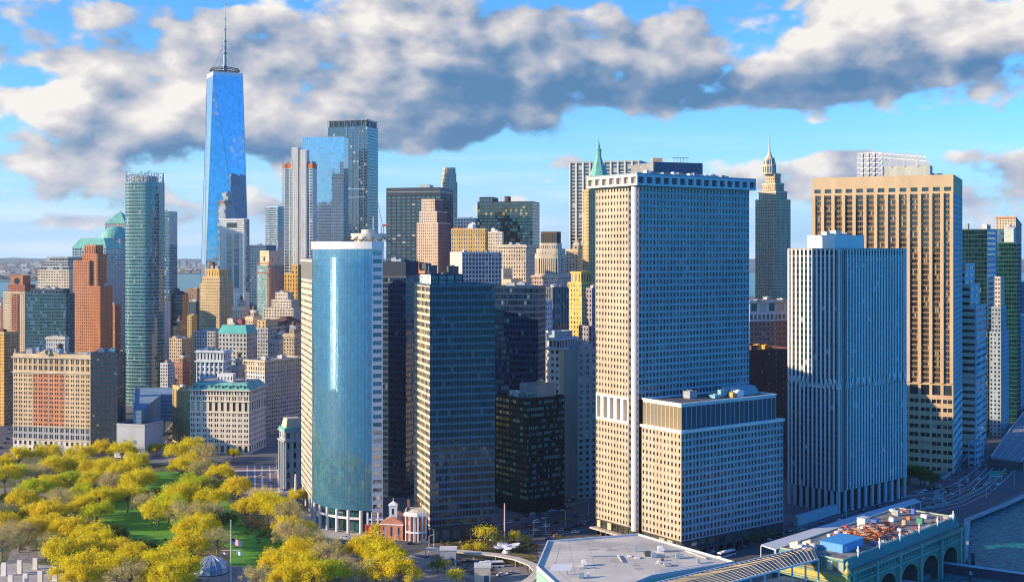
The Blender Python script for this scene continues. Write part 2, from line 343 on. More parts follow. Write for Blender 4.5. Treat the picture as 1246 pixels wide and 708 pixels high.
class Bld:
    def __init__(s, name, label, poly, cat='building', z=0.0, indiv=True):
        c = sum((Vector(p) for p in poly), Vector((0, 0)))/len(poly)
        s.root = empty(name, (c.x, c.y, z), label, cat); s.parts = {}; s.panes = []; s.curt = {}; s.indiv = indiv; BUILT.append(s)
    def mb(s, part, mat):
        s.uid = getattr(s, 'uid', 0)+(part == 'cornice')                       # every cornice course is a piece of its own
        k = (part, mat.name, s.uid if part == 'cornice' else 0)
        if k not in s.parts: s.parts[k] = (MB(), mat)
        return s.parts[k][0]
    def facade(s, A, B, z0, z1, bw=3.6, fh=3.7, nx=None, ny=None, ww=.5, wh=.55, sill=None, g=1, gap=.25, rec=.35, wallm=None, wallp='wall',
               glassm=None, curtain=None, pier=None, band=None, margin=0.0, skip=None):
        A, B = Vector(A), Vector(B); L = (B-A).length; d = (B-A)/L; n = Vector((d.y, -d.x)); w = s.mb(wallp, wallm)
        P3 = lambda u, z, o=0.0: (A.x+d.x*u-n.x*o, A.y+d.y*u-n.y*o, z)
        mid = (A+B)/2
        if n.dot(-mid) <= 0:
            w.quad(P3(0, z0), P3(L, z0), P3(L, z1), P3(0, z1)); return
        s.face = getattr(s, 'face', 0)+1; banded = bool(curtain) and wh < .75 and mid.length < 1150 and curtain == 'glazing'
        if mid.length > 980 and not nx and not curtain and not pier and 2 < bw < 6: bw, fh = bw*.80, fh*.86   # far blocks: finer bays
        nx = nx or max(1, round((L-2*margin)/bw)); ny = ny or max(1, round((z1-z0)/fh)); cw = (L-2*margin)/nx; ch = (z1-z0)/ny
        sill = (1-wh)/2 if sill is None else sill
        us = []
        for i in range(nx):
            if skip and i in skip: continue
            t = cw*ww; gw = t*gap/max(g-1, 1) if g > 1 else 0; pw = (t-gw*(g-1))/g; u0 = margin+cw*i+(cw-t)/2
            for k in range(g): us.append((u0+k*(pw+gw), u0+k*(pw+gw)+pw))
        zp = z0
        for j in range(ny):
            a, b = z0+ch*(j+sill), z0+ch*(j+sill+wh)
            w.quad(P3(0, zp), P3(L, zp), P3(L, a), P3(0, a)); zp = b; up = 0.0
            for (u0, u1) in us:
                if u0-up > .01: w.quad(P3(up, a), P3(u0, a), P3(u0, b), P3(up, b))
                up = u1
                if rec > 0:
                    w.quad(P3(u0, a), P3(u1, a), P3(u1, a, rec), P3(u0, a, rec)); w.quad(P3(u0, b, rec), P3(u1, b, rec), P3(u1, b), P3(u0, b))
                    w.quad(P3(u0, a), P3(u0, a, rec), P3(u0, b, rec), P3(u0, b)); w.quad(P3(u1, a, rec), P3(u1, a), P3(u1, b), P3(u1, b, rec))
                if curtain: s.curt.setdefault(('window_band' if banded else curtain, glassm.name, (s.face, j) if banded else 0), (glassm, []))[1].append((P3((u0+u1)/2, (a+b)/2, rec), u1-u0, b-a, n, glassm))
                else: s.panes.append((P3((u0+u1)/2, (a+b)/2, rec), u1-u0, b-a, n, glassm))
            if L-up > .01: w.quad(P3(up, a), P3(L, a), P3(L, b), P3(up, b))
        w.quad(P3(0, zp), P3(L, zp), P3(L, z1), P3(0, z1))
        if pier:
            pw, pd, pm, pp = pier; m = s.mb(pp, pm)
            for i in range(nx+1):
                u = min(max(margin+cw*i, pw/2), L-pw/2); a, b = P3(u-pw/2, z0, -.003), P3(u+pw/2, z0, -.003); c, e_ = P3(u+pw/2, z0, -pd), P3(u-pw/2, z0, -pd)
                m.prism([e_[:2], c[:2], b[:2], a[:2]], z0, z1-.01)
        if band:
            bh, bd, bm, bp, step = band; m = s.mb(bp, bm)
            for j in range(0, ny+1, step):
                z = min(max(z0+ch*j, z0+bh/2), z1-bh/2); a, b = P3(0.01, 0, -.003), P3(L-.01, 0, -.003); c, e_ = P3(L-.01, 0, -bd), P3(.01, 0, -bd)
                m.prism([e_[:2], c[:2], b[:2], a[:2]], z-bh/2, z+bh/2, True, True)
    def tier(s, poly, z0, z1, spec, faces=None, roof=None, parapet=1.0, cornice=None, roofm=None, wallm=None):
        """one storey block: spec for every face that looks towards the viewer, faces {index: spec or None}"""
        if area2(poly) < 0: poly = list(reversed(poly))
        n = len(poly)
        for i in range(n):
            sp = spec if not faces or i not in faces else faces[i]
            A, B = poly[i], poly[(i+1) % n]
            if sp is None: s.mb('wall', wallm or spec['wallm']).quad((*A, z0), (*B, z0), (*B, z1), (*A, z1))
            else: s.facade(A, B, z0, z1, **sp)
        if roof is not False: s.mb('roof', roofm or ROOF).cap(poly, z1)
        wm_ = wallm or (spec or {}).get('wallm')
        if parapet: s.mb('parapet', wm_).ring(poly, .45, .004, z1, z1+parapet)
        if cornice:
            for (za, zb, o, m) in cornice: s.mb('cornice', m).ring(poly, -.004, o, za, zb)
        s.last = (poly, z1)
    def units(s, seed, n, poly=None, z=None, smin=2.0, smax=6.0, hmax=3.5, mats=None, name='rooftop_unit'):
        poly, z = (poly, z) if poly else s.last; rnd = random.Random(seed); p = [Vector(q) for q in poly]
        o = p[1]; e1 = p[2]-p[1]; e2 = p[0]-p[1]; a = math.atan2(e1.y, e1.x)
        for i in range(n):
            c = o+e1*rnd.uniform(.15, .85)+e2*rnd.uniform(.15, .85); w, d, h = rnd.uniform(smin, smax), rnd.uniform(smin, smax), rnd.uniform(1.2, hmax)
            m = MB(); co, si = math.cos(a), math.sin(a)
            q = [(c.x+co*x-si*y, c.y+si*x+co*y) for x, y in ((-w/2, -d/2), (w/2, -d/2), (w/2, d/2), (-w/2, d/2))]
            m.prism(q, z+.35, z+h); iq = inset(q, .3); m.prism(iq, z, z+.35); m.ring(q, -.002, .12, z+h-.35, z+h-.12)
            if w > 3: m.lathe(c.x, c.y, [(min(w, d)*.3, z+h), (min(w, d)*.3, z+h+.5), (min(w, d)*.25, z+h+.5), (0.01, z+h+.2)], 10)
            m.build(name, rnd.choice(mats or UNITM), s.root)
    def tank(s, x, y, z, r=2.0, h=3.6):
        t = MB(); m = MB()
        for k in range(4):
            a = math.pi/4+k*math.pi/2; m.bar((x+r*.75*math.cos(a), y+r*.75*math.sin(a), z), (x+r*.75*math.cos(a), y+r*.75*math.sin(a), z+2.6), .16, 5)
        t.lathe(x, y, [(.01, z+2.6), (r, z+2.6), (r, z+2.6+h), (.05, z+2.6+h+1.4)], 14)
        o = t.build('water_tank', wall((.16, .10, .06)), s.root); m.build('tank_stand', paint((.08, .08, .08)), o)
    def place(s, nm, lst):
        for (c, w, h, n, mat) in lst:
            o = bpy.data.objects.new(nm, pane_mesh(w, h, mat)); COL.objects.link(o); o.parent = s.root
            o.location = Vector(c)-s.root.location; o.rotation_euler = (0, 0, math.atan2(n.x, -n.y))
    def merge(s, nm, mat, lst):
        m = MB()
        for (c, w, h, n, _) in lst:
            c = Vector(c); a = Vector((-n.y, n.x))*(w/2)
            m.quad((c.x-a.x, c.y-a.y, c.z-h/2), (c.x+a.x, c.y+a.y, c.z-h/2), (c.x+a.x, c.y+a.y, c.z+h/2), (c.x-a.x, c.y-a.y, c.z+h/2))
        return m.build(nm, mat, s.root)
    def done(s):
        for p, (m, mat) in s.parts.items():
            if not m.f: continue
            o = m.build(p[0], mat, s.root)
        for (nm, _, fl), (mat, lst) in s.curt.items():
            if len(lst) <= 100 and not fl: s.place(nm, lst)
            else: s.merge(nm, mat, lst)
        if not s.panes: return s
        def size(q):
            c, w, h, n, _ = q; v = Vector(c)-cam.location; D2 = v.length_squared
            return w*h*max(0.0, -(v.x*n.x+v.y*n.y)/v.length)/D2*FPX*FPX
        ps = sorted(s.panes, key=size, reverse=True)
        k = 0
        if s.indiv:
            while k < min(100, len(ps)) and size(ps[k]) > 4.0: k += 1
        s.place('window', ps[:k])
        rest = ps[k:]
        if rest:
            groups = {}
            for q in rest: groups.setdefault(q[4].name, (q[4], []))[1].append(q)
            for mat, lst in groups.values():
                o = s.merge('window_grid', mat, lst); o['kind'] = 'stuff'
        return s

ROOF = ground('roof_gravel', (.20, .19, .18), (.34, .33, .31), .15, .95, (.12, .12, .13), .05)
ROOFD = ground('roof_tar', (.05, .055, .06), (.11, .11, .12), .2, .9)
ROOFW = ground('roof_pale_membrane', (.54, .48, .38), (.66, .59, .47), .06, .8, (.44, .40, .33), .045)
UNITM = [wall((.45, .45, .44)), wall((.28, .29, .30)), wall((.6, .59, .56)), wall((.35, .30, .24))]
LIME = wall((.56, .47, .35)); CREAM = wall((.62, .52, .38)); TAN = wall((.47, .35, .22)); GOLD = wall((.58, .38, .13)); WHITE = wall((.72, .70, .66), .14)
BRICK = wall((.34, .13, .08)); BROWN = wall((.16, .075, .06)); GREY = wall((.36, .36, .36)); PGREY = wall((.5, .5, .49)); DGREY = wall((.09, .10, .12))
NAVY = wall((.022, .032, .05), .3, .5, spec=.5); COPPER = wall((.16, .42, .34), .35, .7, .2); TEALR = wall((.10, .40, .36), .3)
SANDP = wall((.50, .44, .36)); PINK = wall((.48, .26, .2)); BLUEG = wall((.26, .36, .42))
G_DARK = glass((.018, .024, .032)); G_WARM = glass((.03, .026, .022), .12, .22, (.42, .36, .26), ior=1.6); G_BLUE = glass((.02, .05, .085), .05, .04, jit=.01, ior=2.2)
G_TEAL = glass((.015, .07, .078), .05, .02, (.2, .28, .24), .014, 2.0); G_BLACK = glass((.008, .011, .016), .05, .05, (.10, .13, .15), .012, 1.65)
G_SKY = glass((.05, .085, .12), .04, .0, jit=.004, ior=2.6); G_EDGE = glass((.004, .020, .026), .05, .02, (.14, .18, .16), .010, 2.0); G_GREEN = glass((.003, .022, .020), .05, .0, (.16, .22, .14), .010, 1.9)
# ------------------------------------------------------------------ the setting: water, land, roads, lawns, far shore
def sheet(name, pts, z, mat, kind='structure'):
    m = MB(); pts = [(p[0], p[1]) for p in pts]
    if area2(pts) < 0: pts.reverse()
    m.cap(pts, z); o = m.build(name, mat); o['kind'] = kind; return o
LAYER = [0]
def psheet(name, pix, z, mat):
    LAYER[0] += 1; z = .02+.005*LAYER[0]
    return sheet(name, [gp(px, py, z) for px, py in pix], z, mat)
def water_mat():
    m, nt, bs = newmat('water'); tc = nd(nt, 'ShaderNodeTexCoord')
    n1 = nd(nt, 'ShaderNodeTexNoise'); n1.inputs['Scale'].default_value = .22; n1.inputs['Detail'].default_value = 7; n1.inputs['Roughness'].default_value = .62
    mp = nd(nt, 'ShaderNodeMapping'); mp.inputs['Scale'].default_value = (1, 1.6, 1); mp.inputs['Rotation'].default_value = (0, 0, R(35)); link(nt, tc.outputs['Object'], mp.inputs[0]); link(nt, mp.outputs[0], n1.inputs['Vector'])
    bp = nd(nt, 'ShaderNodeBump'); bp.inputs['Strength'].default_value = .9; bp.inputs['Distance'].default_value = 1.6; link(nt, n1.outputs['Fac'], bp.inputs['Height']); link(nt, bp.outputs[0], bs.inputs['Normal'])
    n2 = nd(nt, 'ShaderNodeTexNoise'); n2.inputs['Scale'].default_value = .35; n2.inputs['Detail'].default_value = 6; n2.inputs['Roughness'].default_value = .65; link(nt, mp.outputs[0], n2.inputs['Vector'])
    cr = nd(nt, 'ShaderNodeValToRGB'); link(nt, n2.outputs['Fac'], cr.inputs['Fac']); cr.color_ramp.elements[0].position = .38; cr.color_ramp.elements[0].color = (.004, .09, .10, 1); cr.color_ramp.elements[1].position = .64; cr.color_ramp.elements[1].color = (.02, .30, .29, 1); link(nt, cr.outputs['Color'], bs.inputs['Base Color'])  # bright and dark sides of ripples painted as lighter and deeper teal
    pass; bs.inputs['Roughness'].default_value = .22; bs.inputs['IOR'].default_value = 1.33; bs.inputs['Specular IOR Level'].default_value = .15
    return m
m = MB(); m.ngon([(26000*math.cos(t*math.pi/32), 26000*math.sin(t*math.pi/32), -2.2) for t in range(64)]); o = m.build('water', water_mat()); o['kind'] = 'structure'
ASPH = ground('asphalt', (.055, .057, .062), (.085, .085, .09), .06, .85, (.07, .075, .085), .6)
PAVE = ground('paving', (.20, .185, .175), (.28, .26, .24), .12, .9, (.17, .16, .16), .5)
PAVEL = ground('pale_paving', (.36, .33, .29), (.46, .43, .39), .1, .9, (.30, .28, .25), .4)
BRICKP = ground('brick_paving', (.24, .15, .12), (.32, .22, .18), .15, .9, (.2, .15, .13), .5)
GRASS = ground('lawn_grass', (.05, .24, .012), (.09, .33, .02), .12, .95, (.12, .28, .02), 1.2)
SOIL = ground('park_ground', (.05, .07, .018), (.10, .11, .03), .08, .95, (.15, .12, .06), .12)
LINE = paint((.62, .62, .60), .7); YLINE = paint((.6, .4, .05), .7)
land = [(-760, 430), (-300, 425), (-60, 436), (70, 436), (139, 509), (226, 600), (262, 690), (300, 730), (330, 764), (620, 1080), (1500, 1900), (2600, 4000), (2600, 4300), (-1750, 4000), (-1500, 3000), (-1000, 1600), (-820, 900)]
m = MB(); m.prism([tuple(p) for p in land], -6, 0); o = m.build('city_ground', ground('city_ground_mat', (.10, .10, .105), (.17, .165, .16), .03, .9, (.13, .13, .13), .3)); o['kind'] = 'structure'
far = [(-12000, 5200), (-4600, 5600), (-2560, 6250), (-2500, 8300), (-1500, 8400), (3000, 9000), (12000, 9000), (14000, 24500), (-16000, 24500)]
m = MB(); m.prism(far, -6, 1.5); o = m.build('far_shore_ground', ground('far_shore_mat', (.05, .08, .05), (.12, .13, .12), .002, .9, (.2, .19, .18), .004)); o['kind'] = 'structure'
rnd = random.Random(4)
m = MB(); prev = None                                                          # low wooded ridge on the horizon
for i in range(90):
    px = -160+i*16; D = 19000; p = at(px, D); h = zat(316.2-1.1*math.sin(px/37.0+1)-.7*math.sin(px/11.0)-(.9 if px < 190 else 0), D)
    cur = [(p.x, D-2200, 0), (p.x, D-600, h*.7), (p.x, D, h), (p.x, D+2500, 0)]
    if prev:
        for k in range(3): m.quad(prev[k], cur[k], cur[k+1], prev[k+1])
    prev = cur
o = m.build('hills', ground('hill_woods', (.03, .06, .035), (.05, .085, .05), .0008), smooth=True); o['kind'] = 'structure'
# far low town and its woods across the river (nobody could count them)
m = MB(); w = MB()
for i in range(2600):
    px = rnd.uniform(-60, 330); D = rnd.choice([rnd.uniform(6500, 9000), rnd.uniform(8400, 14000)]) if px < 80 else rnd.uniform(8500, 14000)
    p = at(px, D); a = rnd.uniform(15, 70); b = rnd.uniform(15, 40); h = rnd.choice([8, 12, 15, 22, 34])*rnd.uniform(.7, 1.3)
    if p.y < 6600 and p.x > -2600: continue
    m.box(p.x-a/2, p.y-b/2, 1.4, p.x+a/2, p.y+b/2, 1.4+h, False)
def townmat():
    mm = wall((.42, .38, .34), .2); nt = mm.node_tree
    mm = mm.copy(); mm.name = 'town_walls'; nt = mm.node_tree; bs = nt.nodes['Principled BSDF']; g = nd(nt, 'ShaderNodeNewGeometry'); cr = nd(nt, 'ShaderNodeValToRGB'); link(nt, g.outputs['Random Per Island'], cr.inputs['Fac'])
    cr.color_ramp.elements[0].color = (.18, .10, .07, 1); cr.color_ramp.elements[1].color = (.62, .6, .56, 1); q = cr.color_ramp.elements.new(.5); q.color = (.34, .27, .2, 1); link(nt, cr.outputs['Color'], bs.inputs['Base Color']); return mm
o = m.build('distant_town', townmat()); tag(o, 'low distant town of tiny roofs across the river under the hills', 'town', kind='stuff')
for i in range(1500):
    px = rnd.uniform(-60, 330); D = rnd.uniform(6500, 15000) if px < 80 else rnd.uniform(8500, 15000); p = at(px, D); r = rnd.uniform(20, 60)
    if p.y < 6600 and p.x > -2600: continue
    w.lathe(p.x, p.y, [(r, 1), (r*.8, rnd.uniform(8, 12)), (r*.3, rnd.uniform(13, 18)), (.1, 19)], 6)
o = w.build('distant_woods', ground('far_leaves', (.04, .08, .035), (.08, .11, .05), .01)); tag(o, 'dark green woods along the far river shore', 'woods', kind='stuff')

# park and street surfaces, each sheet a few millimetres above the one below
psheet('park_lawn_ground', [(-260, 708), (-120, 640), (10, 560), (120, 548), (250, 556), (300, 575), (352, 625), (392, 655), (420, 690), (410, 760), (-100, 800)], .10, SOIL)
psheet('lawn', [(176, 574), (236, 574), (262, 590), (300, 640), (345, 660), (392, 690), (330, 702), (268, 660), (214, 672), (180, 668), (128, 640), (120, 618), (165, 600)], .104, GRASS)
psheet('lawn', [(285, 652), (330, 640), (372, 664), (395, 690), (330, 716), (275, 702)], .108, GRASS)
psheet('path', [(-30, 612), (30, 600), (75, 606), (92, 598), (60, 590), (-30, 596)], .112, PAVE)
psheet('path', [(14, 668), (40, 662), (76, 655), (96, 664), (60, 676), (44, 684), (6, 690)], .112, PAVE)
psheet('path', [(250, 690), (285, 688), (330, 694), (352, 712), (240, 720)], .112, PAVE)
psheet('plaza', [(-40, 690), (28, 684), (80, 690), (90, 720), (60, 760), (-80, 760)], .112, PAVEL)
psheet('plaza', [(180, 548), (238, 550), (258, 556), (238, 566), (176, 564)], .112, PAVE)
psheet('road', [(262, 562), (352, 560), (362, 604), (420, 640), (470, 652), (560, 668), (548, 690), (430, 690), (380, 672), (330, 640), (292, 604)], .016, ASPH)
psheet('road', [(276, 566), (348, 566), (354, 600), (296, 606)], .020, BRICKP)
for k in range(5):
    psheet('crosswalk', [(300+k*9, 566), (301.5+k*9, 566), (302+k*9.6, 598), (300+k*9.6, 598)], .026, LINE)
psheet('crosswalk', [(282, 572), (346, 571), (346, 572), (282, 573)], .028, LINE)
psheet('crosswalk', [(296, 599), (352, 597), (352, 598), (296, 600.4)], .028, LINE)
psheet('road', [(-60, 520), (14, 505), (22, 530), (10, 556), (-60, 575)], .016, ASPH)
psheet('road', [(150, 505), (235, 492), (236, 540), (200, 548), (150, 556)], .016, ASPH)
for (a, b) in (((176, 552), (212, 512)), ((188, 552), (222, 514)), ((200, 552), (231, 518))):
    psheet('lane_marking', [a, (a[0]+1.2, a[1]), (b[0]+.8, b[1]), b], .022, LINE)
psheet('pavement', [(362, 622), (470, 628), (545, 640), (600, 640), (600, 664), (540, 661), (470, 656), (430, 657), (376, 652)], .12, PAVEL)
psheet('road', [(545, 655), (600, 648), (725, 606), (728, 650), (690, 654), (620, 662)], .018, ASPH)
psheet('plaza', [(520, 668), (560, 672), (640, 690), (655, 720), (520, 760), (430, 760), (452, 690)], .024, PAVE)
psheet('planting_bed', [(530, 660), (600, 655), (650, 662), (656, 690), (600, 684), (540, 672)], .13, ground('bed', (.10, .10, .03), (.2, .16, .06), .3, .95, (.12, .08, .05), .8))
psheet('road', [(845, 690), (870, 662), (950, 640), (1110, 592), (1150, 580), (1170, 560), (1215, 500), (1300, 470), (1320, 560), (1246, 596), (1172, 634), (1040, 660), (930, 690)], .016, ASPH)
def stripes(name, path, z, w, mat):
    LAYER[0] += 1; z = .02+.005*LAYER[0]
    pts = [gp(px, py, z) for px, py in path]; m = MB()
    for i in range(len(pts)-1):
        a, b = pts[i], pts[i+1]; d = (b-a); d.z = 0; d.normalize(); n = Vector((-d.y, d.x, 0))*w/2; m.quad(a-n, b-n, b+n, a+n)
    o = m.build(name, mat); o['kind'] = 'structure'; return o
for off in (0, 7, 15, 24, 33):
    stripes('lane_marking', [(1120+off*.6, 610+off*.35), (1150+off*.7, 604+off*.3), (1180+off*.8, 590+off*.25), (1200+off*.9, 570+off*.2), (1214+off, 552)], .024, .45, LINE)
for (a, b) in (((880, 672), (960, 645)), ((960, 645), (1040, 622)), ((1040, 622), (1110, 600))):
    stripes('lane_marking', [a, b], .024, .3, LINE)
for (x0, y0, x1, y1) in ((560, 654, 640, 646), (640, 646, 722, 622), (600, 640, 700, 612), (640, 660, 725, 640)):
    stripes('lane_marking', [(x0, y0), (x1, y1)], .026, .3, LINE)

# ------------------------------------------------------------------ far towers
def S(wallm, glassm, bw=3.6, fh=3.7, ww=.5, wh=.55, **k): return dict(wallm=wallm, glassm=glassm, bw=bw, fh=fh, ww=ww, wh=wh, **k)
def blk(name, label, poly, z1, spec, z0=0, roofm=None, parapet=1.0, units=0, seed=1, cornice=None, faces=None, **k):
    b = Bld(name, label, poly, **k); b.tier(poly, z0, z1, spec, faces, parapet=parapet, roofm=roofm, cornice=cornice)
    if units: b.units(seed, units)
    return b
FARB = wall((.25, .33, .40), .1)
for (xl, xr, yt, lab) in ((207.5, 212, 315, 'slim hazy tower far across the river between the round glass tower and the spire tower'), (218, 226, 317, 'broad hazy blue tower block far across the river right of a slim one'),
                          (234, 238, 319, 'small hazy block on the far shore just left of the spired tower'), (24, 28, 325, 'lone hazy tower block on the far shore at the left edge')):
    blk('distant_tower', lab, front(xl, xr, 9500, 30), zat(yt, 9500), S(FARB, G_BLUE, 8, 8, .6, .5, rec=0), indiv=False).done()

# spired glass skyscraper: square base twisting into a square turned 45 degrees
def wtc():
    c = at(273.5, 1800); b = Bld('skyscraper', 'tallest tapering blue glass skyscraper with long faceted triangles and a spire', [(c.x-30, c.y-30), (c.x+30, c.y-30), (c.x+30, c.y+30), (c.x-30, c.y+30)], 'skyscraper')
    th = R(20); zb, zt = 57.0, zat(95, 1800); hb, ht = 33.5, 31.0
    bs = [Vector((c.x+hb*math.sqrt(2)*math.cos(th-math.pi/2-math.pi/4+k*math.pi/2), c.y+hb*math.sqrt(2)*math.sin(th-math.pi/2-math.pi/4+k*math.pi/2))) for k in range(4)]
    th2 = R(-109); ts = [Vector((c.x+ht*math.cos(th2+k*math.pi/2), c.y+ht*math.sin(th2+k*math.pi/2))) for k in range(4)]
    gm = glass((.40, .50, .58), .03, .0, jit=.004, ior=2.2, spread=.12, metal=.7); g = b.mb('curtain_wall', gm); fr = b.mb('mullions', paint((.30, .36, .42), .35, .8))
    def sec(t):
        out = []
        for k in range(4):
            out.append(bs[k].lerp(ts[k-1], t)); out.append(bs[k].lerp(ts[k], t))
        return out
    N = 72
    for i in range(N):
        t0, t1 = i/N, (i+1)/N; z0, z1 = zb+(zt-zb)*t0, zb+(zt-zb)*t1; a, e = sec(t0), sec(t1)
        for k in range(8):
            A0, A1, B0, B1 = a[k], a[(k+1) % 8], e[k], e[(k+1) % 8]; nn = max(1, round(((A0-A1).length+(B0-B1).length)/2/4.5))
            for q in range(nn):
                u, v = q/nn, (q+1)/nn; p0, p1, q1, q0 = A0.lerp(A1, u), A0.lerp(A1, v), B0.lerp(B1, v), B0.lerp(B1, u)
                g.quad((*p0, z0), (*p1, z0), (*q1, z1-.0), (*q0, z1))
    for k in range(4):
        for P, Q in ((bs[k], ts[k]), (bs[k], ts[k-1])): fr.bar((*P, zb), (*Q, zt), .45, 4)
    g2 = b.mb('podium', wall((.32, .40, .45), .15, .35, metal=.4)); g2.prism([tuple(p) for p in bs], 0, zb)
    p = b.mb('parapet', paint((.75, .78, .80), .4)); tp = [tuple(q) for q in ts]
    p.ring(tp, .8, .25, zt, zt+5.5)
    b.mb('roof', ROOFD).cap(inset(tp, .8), zt+1)
    r = b.mb('antenna_ring', paint((.07, .08, .10), .5)); rr = 21
    for zz, r1 in ((zt+8, 20.5), (zt+10.5, 22), (zt+13, 20.5)):
        for k in range(32):
            a0, a1 = k*math.pi/16, (k+1)*math.pi/16; r.bar((c.x+r1*math.cos(a0), c.y+r1*math.sin(a0), zz), (c.x+r1*math.cos(a1), c.y+r1*math.sin(a1), zz), .7, 5)
    for k in range(32):
        a0 = k*math.pi/16; r.bar((c.x+20.5*math.cos(a0), c.y+20.5*math.sin(a0), zt+4), (c.x+20.5*math.cos(a0), c.y+20.5*math.sin(a0), zt+13), .4, 4)
    for k in range(12):
        a0 = k*math.pi/6; r.bar((c.x+20*math.cos(a0), c.y+20*math.sin(a0), zt+9), (c.x+2*math.cos(a0), c.y+2*math.sin(a0), zt+9), .35, 4)
    s = b.mb('spire', paint((.16, .20, .26), .4, .5)); z = zt+2
    for (h, r0, r1) in ((16, 2.9, 2.9), (20, 2.4, 2.2), (18, 2.0, 1.8), (18, 1.6, 1.4), (16, 1.2, 1.0), (22, .8, .35)):
        s.bar((c.x, c.y, z), (c.x, c.y, z+h), r0, 8, r1); s.bar((c.x, c.y, z+h-1.6), (c.x, c.y, z+h), r0*1.6, 8); z += h
    for k in range(8):
        a0 = k*math.pi/4; s.bar((c.x+19*math.cos(a0), c.y+19*math.sin(a0), zt+12), (c.x, c.y, zt+52), .16, 4)
    b.done()
wtc()

# ---- financial-centre group on the left horizon
FG = S(wall((.42, .37, .34), .12), G_BLUE, 5.2, 4.2, .62, .6, rec=.2)
D = 1950; p = front(119, 147, D, 45, 8); b = Bld('domed_tower', 'pale glass and granite office tower under a green copper dome', p); b.tier(p, 0, zat(303, D), FG, parapet=0)
p2 = shrink(p, .06, .06, .06, .06); b.tier(p2, zat(303, D), zat(291, D), FG, parapet=.8); c = sum((Vector(q) for q in p2), Vector((0, 0)))/4
dm = b.mb('dome', COPPER); r = 24.0; zz = zat(291, D); dm.lathe(c.x, c.y, [(r, zz)]+[(r*math.cos(t), zz+22*math.sin(t)) for t in [k*math.pi/20 for k in range(1, 10)]]+[(.1, zz+22)], 28); b.done()
D = 1780; p = front(82, 130, D, 50, 14); b = Bld('hip_roofed_tower', 'glass and granite tower with flat topped green hipped copper roof behind brick tower', p); b.tier(p, 0, zat(318, D), FG, parapet=0.6)
p2 = shrink(p, .1, .05, .05, .05); b.tier(p2, zat(318, D), zat(302, D), S(wall((.36, .46, .5), .1), G_BLUE, 4, 4, .8, .75, curtain='glazing', rec=.1), parapet=0)
b.mb('copper_roof', COPPER).prism(inset(p2, -1.2), zat(302, D), zat(289.5, D), poly1=inset(p2, 9)); b.done()
D = 2150; p = front(128, 152, D, 40, 10); b = Bld('pyramid_roofed_tower', 'pale tower topped by a green copper pyramid behind round glass tower', p); b.tier(p, 0, zat(272, D), FG, parapet=.6)
b.mb('copper_roof', COPPER).prism(inset(p, -1), zat(272, D)+.4, zat(256, D), poly1=inset(p, 20)); b.done()
D = 1700; p = front(46, 84, D, 45, 14); b = Bld('stepped_office_block', 'pale cream office block with three grey stepped top storeys near the river', p)
b.tier(p, 0, zat(329, D), S(CREAM, G_DARK, 4.2, 4, .6, .5, curtain='glazing'), parapet=.5)
for i, (sh_, ya, yb) in enumerate(((.08, 329, 324), (.16, 324, 318), (.24, 318, 313))): b.tier(shrink(p, sh_, sh_*.4, sh_*.3, sh_*.3), zat(ya, D), zat(yb, D), S(GREY, G_DARK, 5, 4, .9, .45, curtain='glazing', rec=.2), parapet=.4)
b.done()

# ---- round-cornered teal glass tower with a lattice crown
def roundpoly(c, w, d, r, a, n=7):
    pts = []; a = R(a)
    for (sx, sy, t0) in ((1, 1, 0), (-1, 1, 90), (-1, -1, 180), (1, -1, 270)):
        for k in range(n):
            t = R(t0+90*k/(n-1)); x, y = sx*(w/2-r)+r*math.cos(t), sy*(d/2-r)+r*math.sin(t)
            pts.append((c.x+x*math.cos(a)-y*math.sin(a), c.y+x*math.sin(a)+y*math.cos(a)))
    return pts
D = 1200; c = at(170.5, D)+Vector((0, 16)); p = roundpoly(c, 36, 32, 12, -12, 7); b = Bld('round_cornered_tower', 'slender teal glass tower with rounded corners and an open lattice crown', p, 'skyscraper')
TG = S(wall((.22, .36, .37), .1, .4), G_TEAL, 1.9, 3.5, .93, .78, curtain='glazing', rec=.06)
b.tier(p, 0, zat(222, D), TG, parapet=.5); zc = zat(222, D); l = b.mb('lattice_crown', paint((.30, .36, .38), .4, .3)); q = inset(p, .8)
for i, (x, y) in enumerate(q):
    x2, y2 = q[(i+1) % len(q)]; l.bar((x, y, zc), (x, y, zat(210-(i % 3), D)), .28, 4); l.bar((x, y, zat(211, D)), (x2, y2, zat(211, D)), .3, 4); l.bar((x, y, zat(217, D)), (x2, y2, zat(217, D)), .2, 4)
    if i % 2 == 0: l.bar((x, y, zc), (x2, y2, zat(211, D)), .2, 4)
b.tier(inset(p, 7), zc, zat(214, D), S(GREY, G_DARK, 4, 4, .4, .5, curtain='crown_glazing'), parapet=.4)
l.bar((c.x-4, c.y, zat(214, D)), (c.x+6, c.y, zat(206.5, D)), .5, 4); l.bar((c.x-9, c.y, zat(214, D)), (c.x-3, c.y, zat(207, D)), .5, 4); b.done()
D = 1480; blk('glass_tower', 'slim blue glass tower peeking out right of the teal round tower', front(190, 206, D, 26, 6), zat(258, D), S(wall((.2, .32, .4), .1, .4), G_BLUE, 2.2, 3.6, .9, .75, curtain='glazing', rec=.06), units=1).done()

